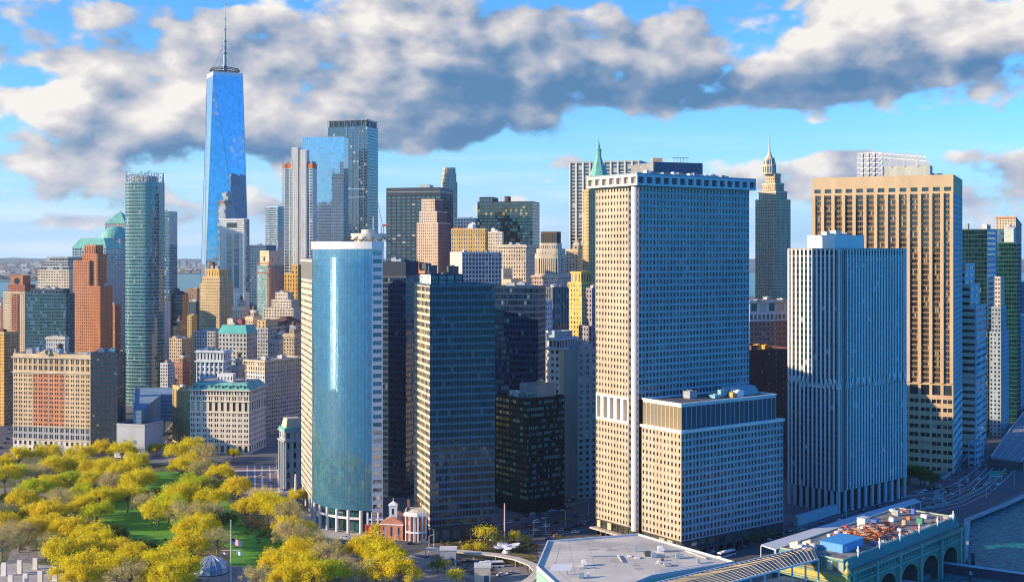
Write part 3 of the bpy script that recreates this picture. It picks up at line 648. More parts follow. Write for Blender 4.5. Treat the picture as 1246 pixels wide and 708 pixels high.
# ---- towers of the middle skyline
D = 1500; p = cor(267, 297, 303.5, D, 12); b = Bld('residential_tower', 'white framed residential tower with blue glass strips in front of spire tower', p)
W1 = S(WHITE, G_BLUE, 3.4, 3.4, .62, .6, rec=.2)
b.tier(p, zat(357, D), zat(267, D), W1, {2: S(wall((.25, .42, .55), .1), G_BLUE, 3, 3.4, .85, .8, curtain='glazing', rec=.05)}, roof=True); b.tier(p, 0, zat(357, D), S(WHITE, G_DARK, 4, 3.6, .5, .5))  # blue shade of the right face painted into its wall colour
A, B = Vector(p[1]), Vector(p[2]); dd = (B-A).normalized(); nn = Vector((dd.y, -dd.x)); L = (B-A).length; gl = b.mb('glass_strip', G_BLUE); fb = b.mb('white_frame', WHITE)
for (u0, u1) in ((.32, .5), (.6, .78)):
    for k in range(24):
        z0 = zat(350, D)+(zat(284, D)-zat(350, D))*k/24; z1 = z0+(zat(284, D)-zat(350, D))/24*.86; a0, a1 = A+dd*L*u0+nn*.35, A+dd*L*u1+nn*.35
        gl.quad((*a0, z0), (*a1, z0), (*a1, z1), (*a0, z1))
a0, a1 = A+dd*L*.28, A+dd*L*.82
for (u0, u1) in ((.05, .26), (.82, .99)):
    s0, s1 = A+dd*L*u0+nn*.4, A+dd*L*u1+nn*.4
a0, a1 = A+dd*L*.3+nn*.4, A+dd*L*.7+nn*.4; b.mb('crown_opening', G_DARK).quad((*a0, zat(277, D)), (*a1, zat(277, D)), (*a1, zat(271, D)), (*a0, zat(271, D))); b.done()
D = 1620; blk('office_tower', 'dark blue gridded office tower between white residential tower and scaffolded tower', front(300, 324, D, 40, 8), zat(299, D), S(wall((.10, .18, .27), .15), G_BLUE, 3.4, 3.8, .55, .55, curtain='glazing'), units=2).done()
D = 1720; p = cor(323, 338, 352, D, 40); b = Bld('striped_glass_tower', 'blue glass tower with netted left face and striped right face', p); b.tier(p, 0, zat(252, D), S(wall((.30, .44, .56), .1, .4), G_BLUE, 3, 4, .96, .5, curtain='glazing'), {1: S(wall((.2, .28, .36), .4), G_DARK, 2.6, 3.2, .7, .6, curtain='glazing')}); b.done()
D = 1440; p = cor(346, 380, 385.5, D, 10); b = Bld('tower_under_construction', 'tall limestone and glass tower still under construction with orange safety netting', p)
b.tier(shrink(p, .0, .0, 0, 0), 0, zat(205, D), S(wall((.62, .60, .55)), G_BLUE, 3.1, 3.4, .72, .7, curtain='glazing', rec=.15)); A, B = Vector(p[1]), Vector(p[2]); dd = (B-A).normalized(); nn = Vector((dd.y, -dd.x)); L = (B-A).length
st = b.mb('stone_shaft', wall((.62, .60, .55)))
for (u0, u1, yt) in ((.27, .50, 180), (.56, .80, 183)):
    a0, a1 = A+dd*L*u0, A+dd*L*u1; pl = [tuple(a0+nn*1.2), tuple(a1+nn*1.2), tuple(a1-nn*9), tuple(a0-nn*9)]; b.tier(pl, 0.0, zat(yt, D), S(wall((.62, .60, .55)), G_DARK, 4, 3.4, .4, .5, rec=.2), parapet=.6)
nt_ = b.mb('orange_netting', paint((.62, .17, .05), .8)); nt_.ring(p, .02, .25, zat(204.5, D), zat(199, D)); b.mb('raw_slabs', GREY).prism(inset(p, .6), zat(205, D)+.1, zat(196, D))
cm = b.mb('hoist_mast', paint((.2, .22, .26)));
for k in range(40): 
    z0 = zat(330, D)+k*(zat(187, D)-zat(330, D))/40; z1 = z0+(zat(187, D)-zat(330, D))/40; q = A-dd*1.5+nn*1
    for (sx, sy) in ((-1, -1), (1, -1), (1, 1), (-1, 1)): cm.bar((q.x+sx, q.y+sy, z0), (q.x+sx, q.y+sy, z1), .16, 4)
    cm.bar((q.x-1, q.y-1, z0), (q.x+1, q.y-1, z1), .12, 4)
b.done()
D = 1560; p = cor(368, 418, 424, D, 6); b = Bld('mirror_glass_tower', 'pale mirror glass tower reflecting clouds left of dark taller glass tower', p); b.tier(p, 0, zat(167, D), dict(wallm=wall((.35, .45, .52), .08, .3), glassm=glass((.36, .46, .52), .03, 0, jit=.004, ior=2.4, spread=.12, metal=.7), bw=2.8, fh=4, ww=.95, wh=.92, rec=.03, curtain='curtain_wall'), parapet=.6); b.done()
D = 1660; p = cor(399, 447, 460, D, 16); b = Bld('braced_glass_tower', 'tall dark blue glass tower with pale vertical columns and dark crown', p, 'skyscraper'); DG = S(wall((.07, .12, .17), .1, .4), G_BLUE, 2.6, 4.2, .9, .72, curtain='curtain_wall', rec=.05)
b.tier(p, 0, zat(154, D), DG, parapet=.3); b.tier(inset(p, 1.4), zat(154, D), zat(147, D), S(NAVY, G_BLACK, 4, 6, .8, .8, curtain='crown_glazing', rec=.1)); cr = b.mb('crown_frame', paint((.25, .28, .3), .4)); A, B, C_ = Vector(p[1]), Vector(p[2]), Vector(p[3])
for (P, Q) in ((A, B), (B, C_)):
    for k in range(8): t = P.lerp(Q, k/7); cr.bar((*t, zat(154, D)), (*t, zat(145, D)), .5, 4)
    cr.bar((*P, zat(145.4, D)), (*Q, zat(145.4, D)), .6, 4)
vl = b.mb('steel_columns', paint((.55, .62, .68), .35, .6)); dd = (B-A).normalized(); nn = Vector((dd.y, -dd.x)); L = (B-A).length
for (u, z1) in ((.36, 233), (.48, 150), (.62, 150), (.78, 165), (.9, 150)): t = A+dd*L*u+nn*.3; vl.bar((*t, 0), (*t, zat(z1, D)), .45, 4)
for yy in (230, 240): vl.bar((*(A+dd*L*.34+nn*.4), zat(yy, D)), (*(A+dd*L*.95+nn*.4), zat(yy, D)), .45, 4)
b.done()
D = 1350; p = cor(470, 536, 551, D, 14); b = Bld('black_steel_tower', 'broad black steel office tower with long window bands behind cream setback tower', p)
b.tier(p, 0, zat(238, D), S(wall((.035, .045, .06), .2, .5), G_BLUE, 6, 3.9, .84, .55, curtain='glazing', rec=.5)); b.tier(p, zat(238, D)+1.2, zat(229, D), S(wall((.05, .065, .085), .2, .5), G_DARK, 60, 6, .98, .1)); b.units(5, 3, hmax=7, smax=14); b.done()
D = 1900; c = at(546, D)+Vector((0, 14)); p = roundpoly(c, 26, 24, 8, 5, 4); b = Bld('limestone_tower', 'far limestone residential tower with rounded crown behind black steel tower', p); b.tier(p, 0, zat(222, D), S(LIME, G_DARK, 2.4, 3.6, .45, .6, curtain='glazing')); b.tier(inset(p, 1.6), zat(222, D), zat(211, D), S(LIME, G_DARK, 2.2, 8, .5, .8, curtain='crown_glazing')); b.tier(inset(p, 3), zat(211, D), zat(204.5, D), S(LIME, G_DARK, 2, 7, .45, .7, curtain='crown_glazing')); b.done()
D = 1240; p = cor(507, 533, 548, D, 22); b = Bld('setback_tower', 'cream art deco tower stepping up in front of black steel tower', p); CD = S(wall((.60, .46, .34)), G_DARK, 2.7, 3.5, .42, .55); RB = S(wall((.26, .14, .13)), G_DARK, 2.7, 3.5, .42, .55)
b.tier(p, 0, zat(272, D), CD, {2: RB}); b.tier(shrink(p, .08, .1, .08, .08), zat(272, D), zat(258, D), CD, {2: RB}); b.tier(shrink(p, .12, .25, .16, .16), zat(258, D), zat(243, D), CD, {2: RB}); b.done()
D = 1520; blk('office_block', 'small flat blue office block peeking above yellow brick building', front(553, 578, D, 30, 6), zat(266, D), S(wall((.13, .24, .36), .1), G_BLUE, 4, 4, .6, .5, curtain='glazing'), units=3, seed=8).done()
D = 1420; p = cor(581, 648, 656.5, D, 12); b = Bld('black_glass_slab', 'black glass office slab with amber reflections and pale notched left edge', p); b.tier(p, 0, zat(246, D), S(wall((.05, .06, .06), .2, .5), glass((.03, .033, .028), .05, .08, (.35, .28, .1), .02, 2.0), 3, 3.9, .9, .8, curtain='curtain_wall', rec=.06)); q = shrink(p, .02, .74, .1, .2); b.tier(q, zat(246, D)+.01, zat(240, D), S(NAVY, G_BLUE, 4, 6, .8, .7, curtain='crown_glazing')); b.tier(shrink(p, .45, .49, .3, .3), zat(246, D)+.01, zat(238, D), S(BROWN, G_DARK, 8, 12, .2, .2), parapet=.2); b.done()
D = 1190; p = cor(549, 590, 596, D, 12); b = Bld('yellow_brick_block', 'yellow brick office block with rooftop billboards and white tanks', p); b.tier(p, 0, zat(279, D), S(wall((.58, .40, .17)), G_DARK, 3.2, 4.6, .4, .62), cornice=[(zat(283, D), zat(282, D), .6, GOLD)]); b.units(12, 5, smax=8, hmax=7, mats=[WHITE, wall((.5, .12, .08)), GREY]); b.done()
D = 1185; p = cor(594, 611, 613, D, 14); b = Bld('white_gabled_tower', 'narrow white stone block with sloping sunlit gable beside yellow brick block', p); b.tier(p, 0, zat(283, D), S(LIME, G_DARK, 3.2, 3.8, .4, .5)); b.units(3, 3, mats=[WHITE, CREAM], hmax=6); b.done()
D = 1120; p = cor(606, 640, 653, D, 16); b = Bld('limestone_block', 'cream limestone block with rows of tall windows under a long cornice', p); b.tier(p, 0, zat(299, D), S(wall((.62, .50, .36)), G_DARK, 3.0, 4.2, .45, .6), cornice=[(zat(301, D), zat(298.6, D), 1.2, LIME), (zat(313, D), zat(312, D), .7, LIME)]); b.units(4, 3); b.done()
D = 1060; p = cor(600, 622, 636, D, 30); b = Bld('plain_stone_block', 'blank stepped stone block low in front of cream limestone block', p); b.tier(p, 0, zat(341, D), S(LIME, G_DARK, 8, 8, .15, .2)); b.tier(shrink(p, 0, .5, .1, .1), zat(341, D), zat(328, D), S(LIME, G_DARK, 8, 8, .12, .2)); b.done()
D = 1010; p = cor(547.5, 562, 610, D, 70); b = Bld('mullioned_office_block', 'blue glass office block with white vertical mullions and blank pale left wall', p); b.tier(p, 0, zat(308, D), S(wall((.5, .46, .40)), G_BLUE, 3, 3.6, .8, .6, curtain='glazing', pier=(.55, .5, WHITE, 'white_mullions')), {1: None}); b.units(7, 2); b.done()
D = 1060; p = cor(647, 680, 697, D, 22); b = Bld('drum_topped_tower', 'classical tower with tapering colonnaded drum and dark brown box crown', p); b.tier(p, 0, zat(336, D), S(wall((.56, .42, .34)), G_DARK, 3, 4.4, .45, .5), cornice=[(zat(338, D), zat(336, D), .9, LIME)])
c = at(671, D)+Vector((0, 17)); dr = roundpoly(c, 27, 24, 7, -15, 5); b.tier(dr, zat(336, D), zat(312, D), S(LIME, G_DARK, 2.4, 19, .42, .78)); b.tier(inset(dr, 1.5), zat(312, D), zat(304, D), S(LIME, G_DARK, 3, 6, .3, .3), cornice=[(zat(312, D)+1.2, zat(310.6, D)+1.2, 1.4, LIME)]); b.tier(inset(dr, 4.4), zat(304, D), zat(297, D), S(LIME, G_DARK, 2.5, 6, .4, .5)); b.tier(inset(dr, 5.2), zat(297, D), zat(283, D), S(wall((.12, .085, .05)), G_DARK, 1.8, 12, .5, .8, curtain='crown_glazing'))
b.mb('mast', paint((.7, .7, .7))).bar((c.x-8, c.y, zat(284, D)), (c.x-8, c.y, zat(268, D)), .3, 5, .1); b.done()
D = 1330; p = front(693, 778, D, 45, 20); b = Bld('ribbed_office_tower', 'tall grey office tower with white ribs behind green pyramid spire', p, 'skyscraper'); b.tier(p, 0, zat(196, D), S(wall((.36, .36, .35), .12), G_DARK, 8.5, 3.9, .62, .6, curtain='glazing', pier=(1.3, 1.2, wall((.60, .58, .54), .1), 'white_ribs'))); b.units(3, 2); b.done()
D = 1190; p = cor(768, 795, 855, D, 70); b = Bld('dark_office_block', 'dark blue office block with tan rooftop box behind flat roofed waffle tower', p); b.tier(p, 0, zat(197.5, D), S(wall((.06, .10, .17), .1), G_DARK, 3, 3.8, .4, .3, curtain='glazing'), {1: S(GREY, G_DARK, 2, 3.8, .4, .95, curtain='glazing')}, parapet=.4); c = at(801, D)+Vector((0, 10)); b.tier([(c.x-5, c.y-4), (c.x+5, c.y-4), (c.x+5, c.y+4), (c.x-5, c.y+4)], zat(197.5, D), zat(193, D), S(TAN, G_DARK, 20, 20, .1, .1)); m = b.mb('roof_frame', paint((.1, .15, .18)))
for k in range(5): q = at(822+k*4, D)+Vector((0, 12)); m.bar((*q, zat(197, D)), (*q, zat(190.5, D)), .25, 4)
m.bar((*(at(820, D)+Vector((0, 12))), zat(191, D)), (*(at(840, D)+Vector((0, 12))), zat(191, D)), .3, 4); b.done()
D = 1160; p = cor(709, 716, 742, D, 60); b = Bld('spire_topped_tower', 'golden stone tower capped by a steep green copper pyramid and spire', p, 'skyscraper'); SP = S(wall((.52, .37, .18)), G_DARK, 2.9, 3.6, .42, .55); b.tier(p, 0, zat(232, D), SP); p2 = shrink(p, .12, .12, .12, .12); b.tier(p2, zat(232, D), zat(215, D), SP, cornice=[(zat(217, D), zat(215, D), .7, COPPER)])
c = sum((Vector(q) for q in p2), Vector((0, 0)))/4; c = Vector((at(728.5, c.y).x, c.y)); q0 = [(c.x+10.5*math.cos(R(t)), c.y+10.5*math.sin(R(t))) for t in range(20, 380, 45)]; q1 = [(c.x+2.6*math.cos(R(t)), c.y+2.6*math.sin(R(t))) for t in range(20, 380, 45)]
m = b.mb('copper_pyramid', COPPER); m.prism(q0, zat(215, D), zat(190, D), poly1=q1); m.prism(q1, zat(190, D), zat(182, D)); m.prism(inset(q1, -.5), zat(182, D), zat(181, D), bottom=True); m.prism(inset(q1, .5), zat(181, D), zat(172, D), poly1=inset(q1, 1.9)); m.bar((c.x, c.y, zat(172, D)), (c.x, c.y, zat(161, D)), .35, 6, .06); b.done()
D = 960; p = cor(683.5, 708, 728, D, 42); b = Bld('golden_setback_tower', 'golden brick art deco tower stepping up to a small crowned top', p); SP = S(wall((.60, .40, .12)), G_DARK, 3.0, 3.7, .4, .5); b.tier(p, 0, zat(362, D), SP); p2 = shrink(p, .25, .06, .05, .1); b.tier(p2, zat(362, D), zat(345, D), SP, cornice=[(zat(363, D), zat(361.5, D), .5, GOLD)]); p3 = shrink(p, .3, .2, .2, .2); b.tier(p3, zat(345, D), zat(332, D), S(GOLD, G_DARK, 3.2, 9, .35, .7), cornice=[(zat(333, D), zat(331, D), .7, GOLD)]); b.done()
D = 1250; p = cor(919, 945, 962, D, 48); b = Bld('gothic_spire_tower', 'slender stone skyscraper with stepped gothic crown and needle spire', p, 'skyscraper'); SP = S(wall((.50, .38, .24)), G_DARK, 2.9, 3.7, .42, .55); zs = [(0, 243, 0), (243, 233, .10), (233, 223, .19), (223, 211, .28)]; 
b.tier(p, 0, zat(243, D), SP, parapet=.8)
for (ya, yb, s_) in zs[1:]: b.tier(shrink(p, s_, s_, s_, s_), zat(ya, D), zat(yb, D), SP, cornice=[(zat(yb+1.4, D), zat(yb, D), .5, LIME)])
c = at(940.5, D)+Vector((0, 17)); oc = lambda r: [(c.x+r*math.cos(R(t)), c.y+r*math.sin(R(t))) for t in range(10, 370, 45)]
b.tier(oc(7.6), zat(211, D), zat(200, D), S(LIME, G_DARK, 3, 8, .45, .7)); b.tier(oc(5.8), zat(200, D), zat(192, D), S(LIME, G_DARK, 2.4, 7, .5, .7)); m = b.mb('spire', LIME); m.prism(oc(4.2), zat(192, D), zat(183, D), poly1=oc(1.3)); m.bar((c.x, c.y, zat(184, D)), (c.x, c.y, zat(153, D)), 1.1, 8, .12)
for t in range(10, 370, 45): m.bar((c.x+7.2*math.cos(R(t)), c.y+7.2*math.sin(R(t)), zat(200, D)), (c.x+5.7*math.cos(R(t)), c.y+5.7*math.sin(R(t)), zat(194, D)), .7, 5, .1)
b.done()
# ------------------------------------------------------------------ left-hand blocks beyond the park
# tall brick and stone block facing the park
D = 905; p = front(16, 110, D, 20, 13); b = Bld('office_block', 'broad twelve bay brick and cream stone block facing the park', p); z = lambda py: zat(py, D)
A, B = Vector(p[1]), Vector(p[2]); cut = [A.lerp(B, t) for t in (0, .255, .67, 1)]
CRM = wall((.60, .45, .27)); RED = wall((.52, .24, .13)); BASE = wall((.66, .60, .50))
for i, (mt, nx) in enumerate(((CRM, 4), (RED, 6), (CRM, 5))):
    a0, a1 = tuple(cut[i]), tuple(cut[i+1])
    b.facade(a0, a1, z(521), z(456), nx=nx, ny=12, ww=.62, wh=.52, g=2, gap=.2, wallm=mt, glassm=G_DARK)
    b.facade(a0, a1, z(453), z(437), nx=nx, ny=2, ww=.56, wh=.7, g=2, gap=.12, wallm=CRM if i != 1 else TAN, glassm=G_DARK)
    b.facade(a0, a1, z(537), z(521), nx=nx, ny=2, ww=.62, wh=.66, g=2, gap=.12, wallm=GREY, glassm=G_DARK)
    b.facade(a0, a1, 0, z(537), nx=nx, ny=2, ww=.5, wh=.55, wallm=BASE, glassm=G_DARK)
    w = b.mb('wall', CRM); w.quad((*a0, z(456)), (*a1, z(456)), (*a1, z(453)), (*a0, z(453))); w.quad((*a0, z(437)), (*a1, z(437)), (*a1, z(433)), (*a0, z(433)))
for (P, Q) in ((0, 1), (2, 3), (3, 0)): b.mb('wall', CRM).quad((*p[P], 0), (*p[Q], 0), (*p[Q], z(433)), (*p[P], z(433)))
for (ya, yb, o_) in ((437, 435.4, 1.2), (455.6, 454, .8), (521.4, 520.2, .6), (537.4, 536.2, .7)): b.mb('cornice', LIME).ring(p, -.004, o_, z(ya), z(yb))
b.mb('parapet', CRM).ring(p, .5, .006, z(433), z(431.6)); b.mb('roof', ROOF).cap(p, z(433)); b.last = (p, z(433))
dd = (B-A).normalized(); nn = Vector((dd.y, -dd.x)); L = (B-A).length; gb = b.mb('gable', CRM); a0, a1, a2 = A+dd*L*.30, A+dd*L*.62, A+dd*L*.46
for o_ in (0.5, -1.2):
    pts = [(*(a0+nn*o_), z(432)), (*(a1+nn*o_), z(432)), (*(a2+nn*o_), z(425))]; gb.tri(*(pts if o_ > 0 else pts[::-1]))
gb.quad((*(a0+nn*.5), z(432)), (*(a2+nn*.5), z(425)), (*(a2-nn*1.2), z(425)), (*(a0-nn*1.2), z(432))); gb.quad((*(a2+nn*.5), z(425)), (*(a1+nn*.5), z(432)), (*(a1-nn*1.2), z(432)), (*(a2-nn*1.2), z(425)))
wr = b.mb('wreath', GREY); wc = a2+nn*1.0
for k in range(12):
    t0, t1 = k*math.pi/6, (k+1)*math.pi/6; wr.bar((*(wc+dd*2.2*math.cos(t0)), z(429.5)+2.2*math.sin(t0)), (*(wc+dd*2.2*math.cos(t1)), z(429.5)+2.2*math.sin(t1)), .6, 5)
for u in (.015, .985):
    fin = MB(); q = A+dd*L*u-nn*1; fin.bar((*q, z(431.6)), (*q, z(428)), 1.0, 4, .8); fin.bar((*q, z(428)), (*q, z(425.5)), .8, 6, .1); fin.build('corner_finial', CRM, b.root)
for i in range(3):                                                             # entrance arches
    u = A+dd*L*(.30+.165*i)+nn*.12; m = MB(); pts = [(-2.3, 0), (2.3, 0), (2.3, 5)]+[(2.3*math.cos(t), 5+2.3*math.sin(t)) for t in [math.pi*k/8 for k in range(1, 8)]]+[(-2.3, 5)]
    m.ngon([(*(u+dd*x), y) for x, y in pts]); m.build('entrance_arch', G_DARK, b.root)
b.units(11, 7, mats=[wall((.25, .34, .42)), GREY, wall((.4, .5, .56))], hmax=5); b.tank(p[1][0]+30, p[1][1]+16, z(433), 2.4); b.done()

D = 902; p = cor(110.8, 143, 150, D, 2); b = Bld('dark_annex', 'dark navy office annex with reddish roof beside the broad brick block', p); z = lambda py: zat(py, D); b.tier(p, 0, z(430), S(NAVY, G_BLUE, 3.4, 3.6, .62, .34, sill=.5, curtain='glazing', rec=.2), roofm=ground('red_roof', (.22, .07, .06), (.34, .14, .12), .2)); b.units(3, 5, smin=3, smax=9, mats=[wall((.12, .2, .3)), wall((.1, .3, .32)), GREY]); b.done()
D = 1060; p = cor(-14, 5, 22, D, 22); b = Bld('orange_brick_block', 'orange brick residential block at the left edge with a pale cornice', p); z = lambda py: zat(py, D); b.tier(p, 0, z(405), S(wall((.62, .34, .08)), G_DARK, 3.2, 3.4, .4, .5), {2: S(wall((.50, .28, .12)), G_DARK, 3, 3.4, .6, .6)}, cornice=[(z(407), z(405), 1.0, TAN)]); b.units(4, 4, mats=[TAN, BROWN]); b.done()  # left brick is a painted sunlit tint, right face its duller shaded copy
D = 1450; p = cor(4, 30, 46, D, 16); b = Bld('arched_brick_tower', 'cream and brick apartment tower with a red pediment pierced by a round window', p); z = lambda py: zat(py, D); AP = S(wall((.60, .47, .30)), G_DARK, 3.4, 3.4, .5, .5); b.tier(p, 0, z(356), AP, {2: S(wall((.48, .36, .22)), G_DARK, 3.4, 3.4, .5, .5)})  # shade on the right face painted as a darker copy of the cream
A, B = Vector(p[1]), Vector(p[2]); dd = (B-A).normalized(); nn = Vector((dd.y, -dd.x)); L = (B-A).length; q = [tuple(A+dd*L*.40+nn*.8), tuple(A+dd*L*.72+nn*.8), tuple(A+dd*L*.72-nn*2), tuple(A+dd*L*.40-nn*2)]; b.tier(q, 0.0, z(358), S(BRICK, G_DARK, 3, 3.4, .5, .5), parapet=0)
p2 = shrink(p, .15, .05, .1, .1); b.tier(p2, z(356), z(347), S(BRICK, G_DARK, 3, 4, .4, .5), parapet=.5); p3 = shrink(p, .28, .16, .12, .3); b.tier(p3, z(347), z(336), S(wall((.42, .16, .08)), G_DARK, 40, 40, .02, .02), parapet=.6); A, B = Vector(p3[1]), Vector(p3[2]); c = (A+B)/2+nn*.25; m = MB(); m.ngon([(*(c+dd*4.0*math.cos(t)), z(342)+4.0*math.sin(t)) for t in [k*math.pi/10 for k in range(20)]]); m.build('round_window', G_DARK, b.root)
b.units(6, 3, p2, z(347), mats=[BRICK, TAN]); b.done()
D = 1230; p = cor(31, 80, 91, D, 10); b = Bld('netted_tower', 'dark blue green tower wrapped in construction netting left of the stepped brick tower', p); z = lambda py: zat(py, D); b.tier(p, 0, z(358), S(wall((.05, .13, .17), .5), glass((.015, .05, .065), .25, .15, (.08, .16, .2), .05, 1.5), 2.6, 3.5, .85, .7, curtain='netting', rec=.12)); b.tier(shrink(p, .1, .1, .1, .1), z(358), z(353), S(wall((.07, .1, .13), .4), G_DARK, 5, 5, .6, .5)); b.units(8, 6); sc = b.mb('scaffold', paint((.15, .17, .2)))
A, B = Vector(p[1]), Vector(p[2])
for k in range(16):
    q = A.lerp(B, k/15); sc.bar((*q, z(358)), (*q, z(351+random.Random(k).uniform(0, 3))), .14, 4)
b.done()
D = 1120; p = cor(56, 79, 84, D, 14); b = Bld('small_classical_block', 'small pale blue classical block with arched top windows before the netted tower', p); z = lambda py: zat(py, D); b.tier(p, 0, z(411), S(wall((.42, .46, .47)), G_DARK, 3.2, 5, .4, .6), cornice=[(z(413), z(411), .8, LIME)]); b.units(8, 3); b.done()
D = 1290; p = cor(89, 122, 137, D, 20); b = Bld('stepped_brick_tower', 'red brown brick art deco tower stepping up to a fluted top', p); z = lambda py: zat(py, D); RB = S(wall((.44, .18, .09)), G_DARK, 3.4, 3.7, .35, .5); b.tier(p, 0, z(349), RB); b.tier(shrink(p, .0, .40, .0, .1), z(349), z(318), RB); b.tier(shrink(p, .28, .16, .12, .12), z(349)+.02, z(310), RB); b.tier(shrink(p, .34, .26, .18, .2), z(310), z(299), S(wall((.44, .18, .09)), G_DARK, 3.2, 12, .35, .8)); b.units(2, 2, shrink(p, .5, .02, .3, .3), z(349)); b.done()
D = 1330; blk('brown_block', 'narrow dark brick block right of the stepped brick tower', cor(133, 140, 147, D, 30), zat(372, D), S(wall((.30, .14, .09)), G_DARK, 3.2, 3.6, .4, .5), units=2).done()
D = 1000; blk('dark_tower', 'plain dark slab standing between the navy annex and the teal round tower', cor(136, 145, 153, D, 26), zat(430, D), S(wall((.10, .09, .10)), G_DARK, 4, 3.8, .4, .4), units=2, seed=6).done()

# garage wings, ventilation block
D = 985; p = [tuple(at(162, 905)), tuple(at(172, 905)), tuple(at(196, 1010)), tuple(at(232, 1010)), tuple(at(232, 1060)), tuple(at(164, 1060))]
b = Bld('parking_garage', 'blue grey bent parking garage with flat roof over the tunnel entrance road', p); BG = wall((.20, .30, .38), .2); PG = S(BG, G_DARK, 5, 3.2, .96, .12, rec=.25, curtain='louvres'); b.tier(p, 11, 33, PG, parapet=1.2, roofm=ground('blue_roof', (.12, .22, .32), (.2, .3, .4), .1))
col = b.mb('columns', GREY)
for px in (166, 171, 200, 212, 224, 231): col.bar((*at(px, 1012 if px > 190 else 910), 0), (*at(px, 1012 if px > 190 else 910), 11), .9, 8)
b.done()
D = 945; blk('garage_wing', 'sunlit golden louvred garage wing left of the green mansard hotel-like block', cor(210, 228, 236, D, 55), zat(474, D), S(wall((.46, .34, .14)), G_DARK, 4, 25, .4, .8, curtain='louvres', rec=.3), roofm=ground('blue_roof', (.1, .2, .3), (.2, .3, .4), .1), units=2, seed=4).done()
D = 893; p = cor(142, 176, 198, D, 16); b = Bld('ventilation_block', 'low blank grey stone block with three small dark panels at the park edge', p); z = lambda py: zat(py, D); b.tier(p, 0, z(518), S(wall((.40, .42, .44), .3), G_DARK, 60, 40, .02, .02), roofm=ROOFD, cornice=[(z(519.5), z(518), .3, GREY)]); A, B, C_ = Vector(p[1]), Vector(p[2]), Vector(p[3])
for t in (.3, .65, .95):
    q = A.lerp(B, t); dd = (B-A).normalized(); nn = Vector((dd.y, -dd.x)); 
    if t < .9: m = MB(); m.quad((*(q-dd*1.6+nn*.1), z(541)), (*(q+dd*1.6+nn*.1), z(541)), (*(q+dd*1.6+nn*.1), z(536)), (*(q-dd*1.6+nn*.1), z(536))); m.build('panel', wall((.16, .22, .28)), b.root)
m = b.mb('base_wall', PGREY); m.ring(p, -.02, 1.4, 0, 4.2); b.done()

# white block with green mansard
D = 912; p = cor(231, 303, 323, D, 8); b = Bld('mansard_block', 'cream stone block with a pale green mansard roof and arched top windows', p); z = lambda py: zat(py, D); CS = wall((.68, .60, .48), .16)
zs = lambda a, c, **k: b.tier(p, z(a), z(c), dict(wallm=CS, glassm=G_WARM, bw=5.0, **k), roof=False, parapet=0)
b.tier(p, 0, z(541), dict(wallm=CS, glassm=G_DARK, bw=5.0, fh=7, ww=.55, wh=.7), roof=False, parapet=0)
zs(541, 502, fh=4.3, ww=.62, wh=.52, g=2, gap=.22); zs(502, 489, fh=9, ww=.46, wh=.8); zs(489, 482, fh=5, ww=.62, wh=.6, g=2, gap=.25); zs(482, 475, fh=5, ww=.8, wh=.7, g=2, gap=.3)
for (ya, yb, o_) in ((541.5, 540.2, .5), (503, 502, .5), (489.5, 488.2, .8), (482.6, 481.6, .5), (476, 474.6, 1.3)): b.mb('cornice', CS).ring(p, -.004, o_, z(ya), z(yb))
b.mb('mansard_roof', COPPER).prism(inset(p, -.5), z(474.6), z(466.5), poly1=inset(p, 3.6)); b.mb('roof', ROOF).cap(inset(p, 3.7), z(466.5)+.05)
A, B = Vector(p[1]), Vector(p[2]); dd = (B-A).normalized(); nn = Vector((dd.y, -dd.x)); L = (B-A).length
for k in range(8):
    m = MB(); q = A+dd*L*(.07+.123*k)-nn*.4; w_ = 1.5; m.prism([tuple(q-dd*w_), tuple(q+dd*w_), tuple(q+dd*w_-nn*3.0), tuple(q-dd*w_-nn*3.0)], z(474.6)+.2, z(474.6)+3.0); m.prism([tuple(q-dd*1.8+nn*.2), tuple(q+dd*1.8+nn*.2), tuple(q+dd*1.8-nn*3), tuple(q-dd*1.8-nn*3)], z(474.6)+3.0, z(474.6)+3.4); o = m.build('dormer', COPPER, b.root)
    m = MB(); m.quad((*(q-dd*1+nn*.02), z(474.6)+.6), (*(q+dd*1+nn*.02), z(474.6)+.6), (*(q+dd*1+nn*.02), z(474.6)+2.7), (*(q-dd*1+nn*.02), z(474.6)+2.7)); m.build('dormer_window', G_DARK, o)
for k in range(10):                                                            # round heads of the tall windows
    m = MB(); q = A+dd*L*(k+.5)/10+nn*.06; m.ngon([(*(q+dd*1.15*math.cos(t)), z(490.3)+1.15*math.sin(t)) for t in [math.pi*j/8 for j in range(9)]]); m.build('arch_head', G_WARM, b.root)
q = A+dd*L*.53-nn*8; pp = [tuple(q-dd*6.5), tuple(q+dd*6.5), tuple(q+dd*6.5-nn*6), tuple(q-dd*6.5-nn*6)]; b.tier(pp, z(466.5)+.05, z(458), S(WHITE, G_DARK, 2.6, 6, .35, .5)); b.mb('flagpole', WHITE).bar((*(A+dd*L*.92-nn*4), z(466)), (*(A+dd*L*.92-nn*4), z(450)), .18, 5); b.done()
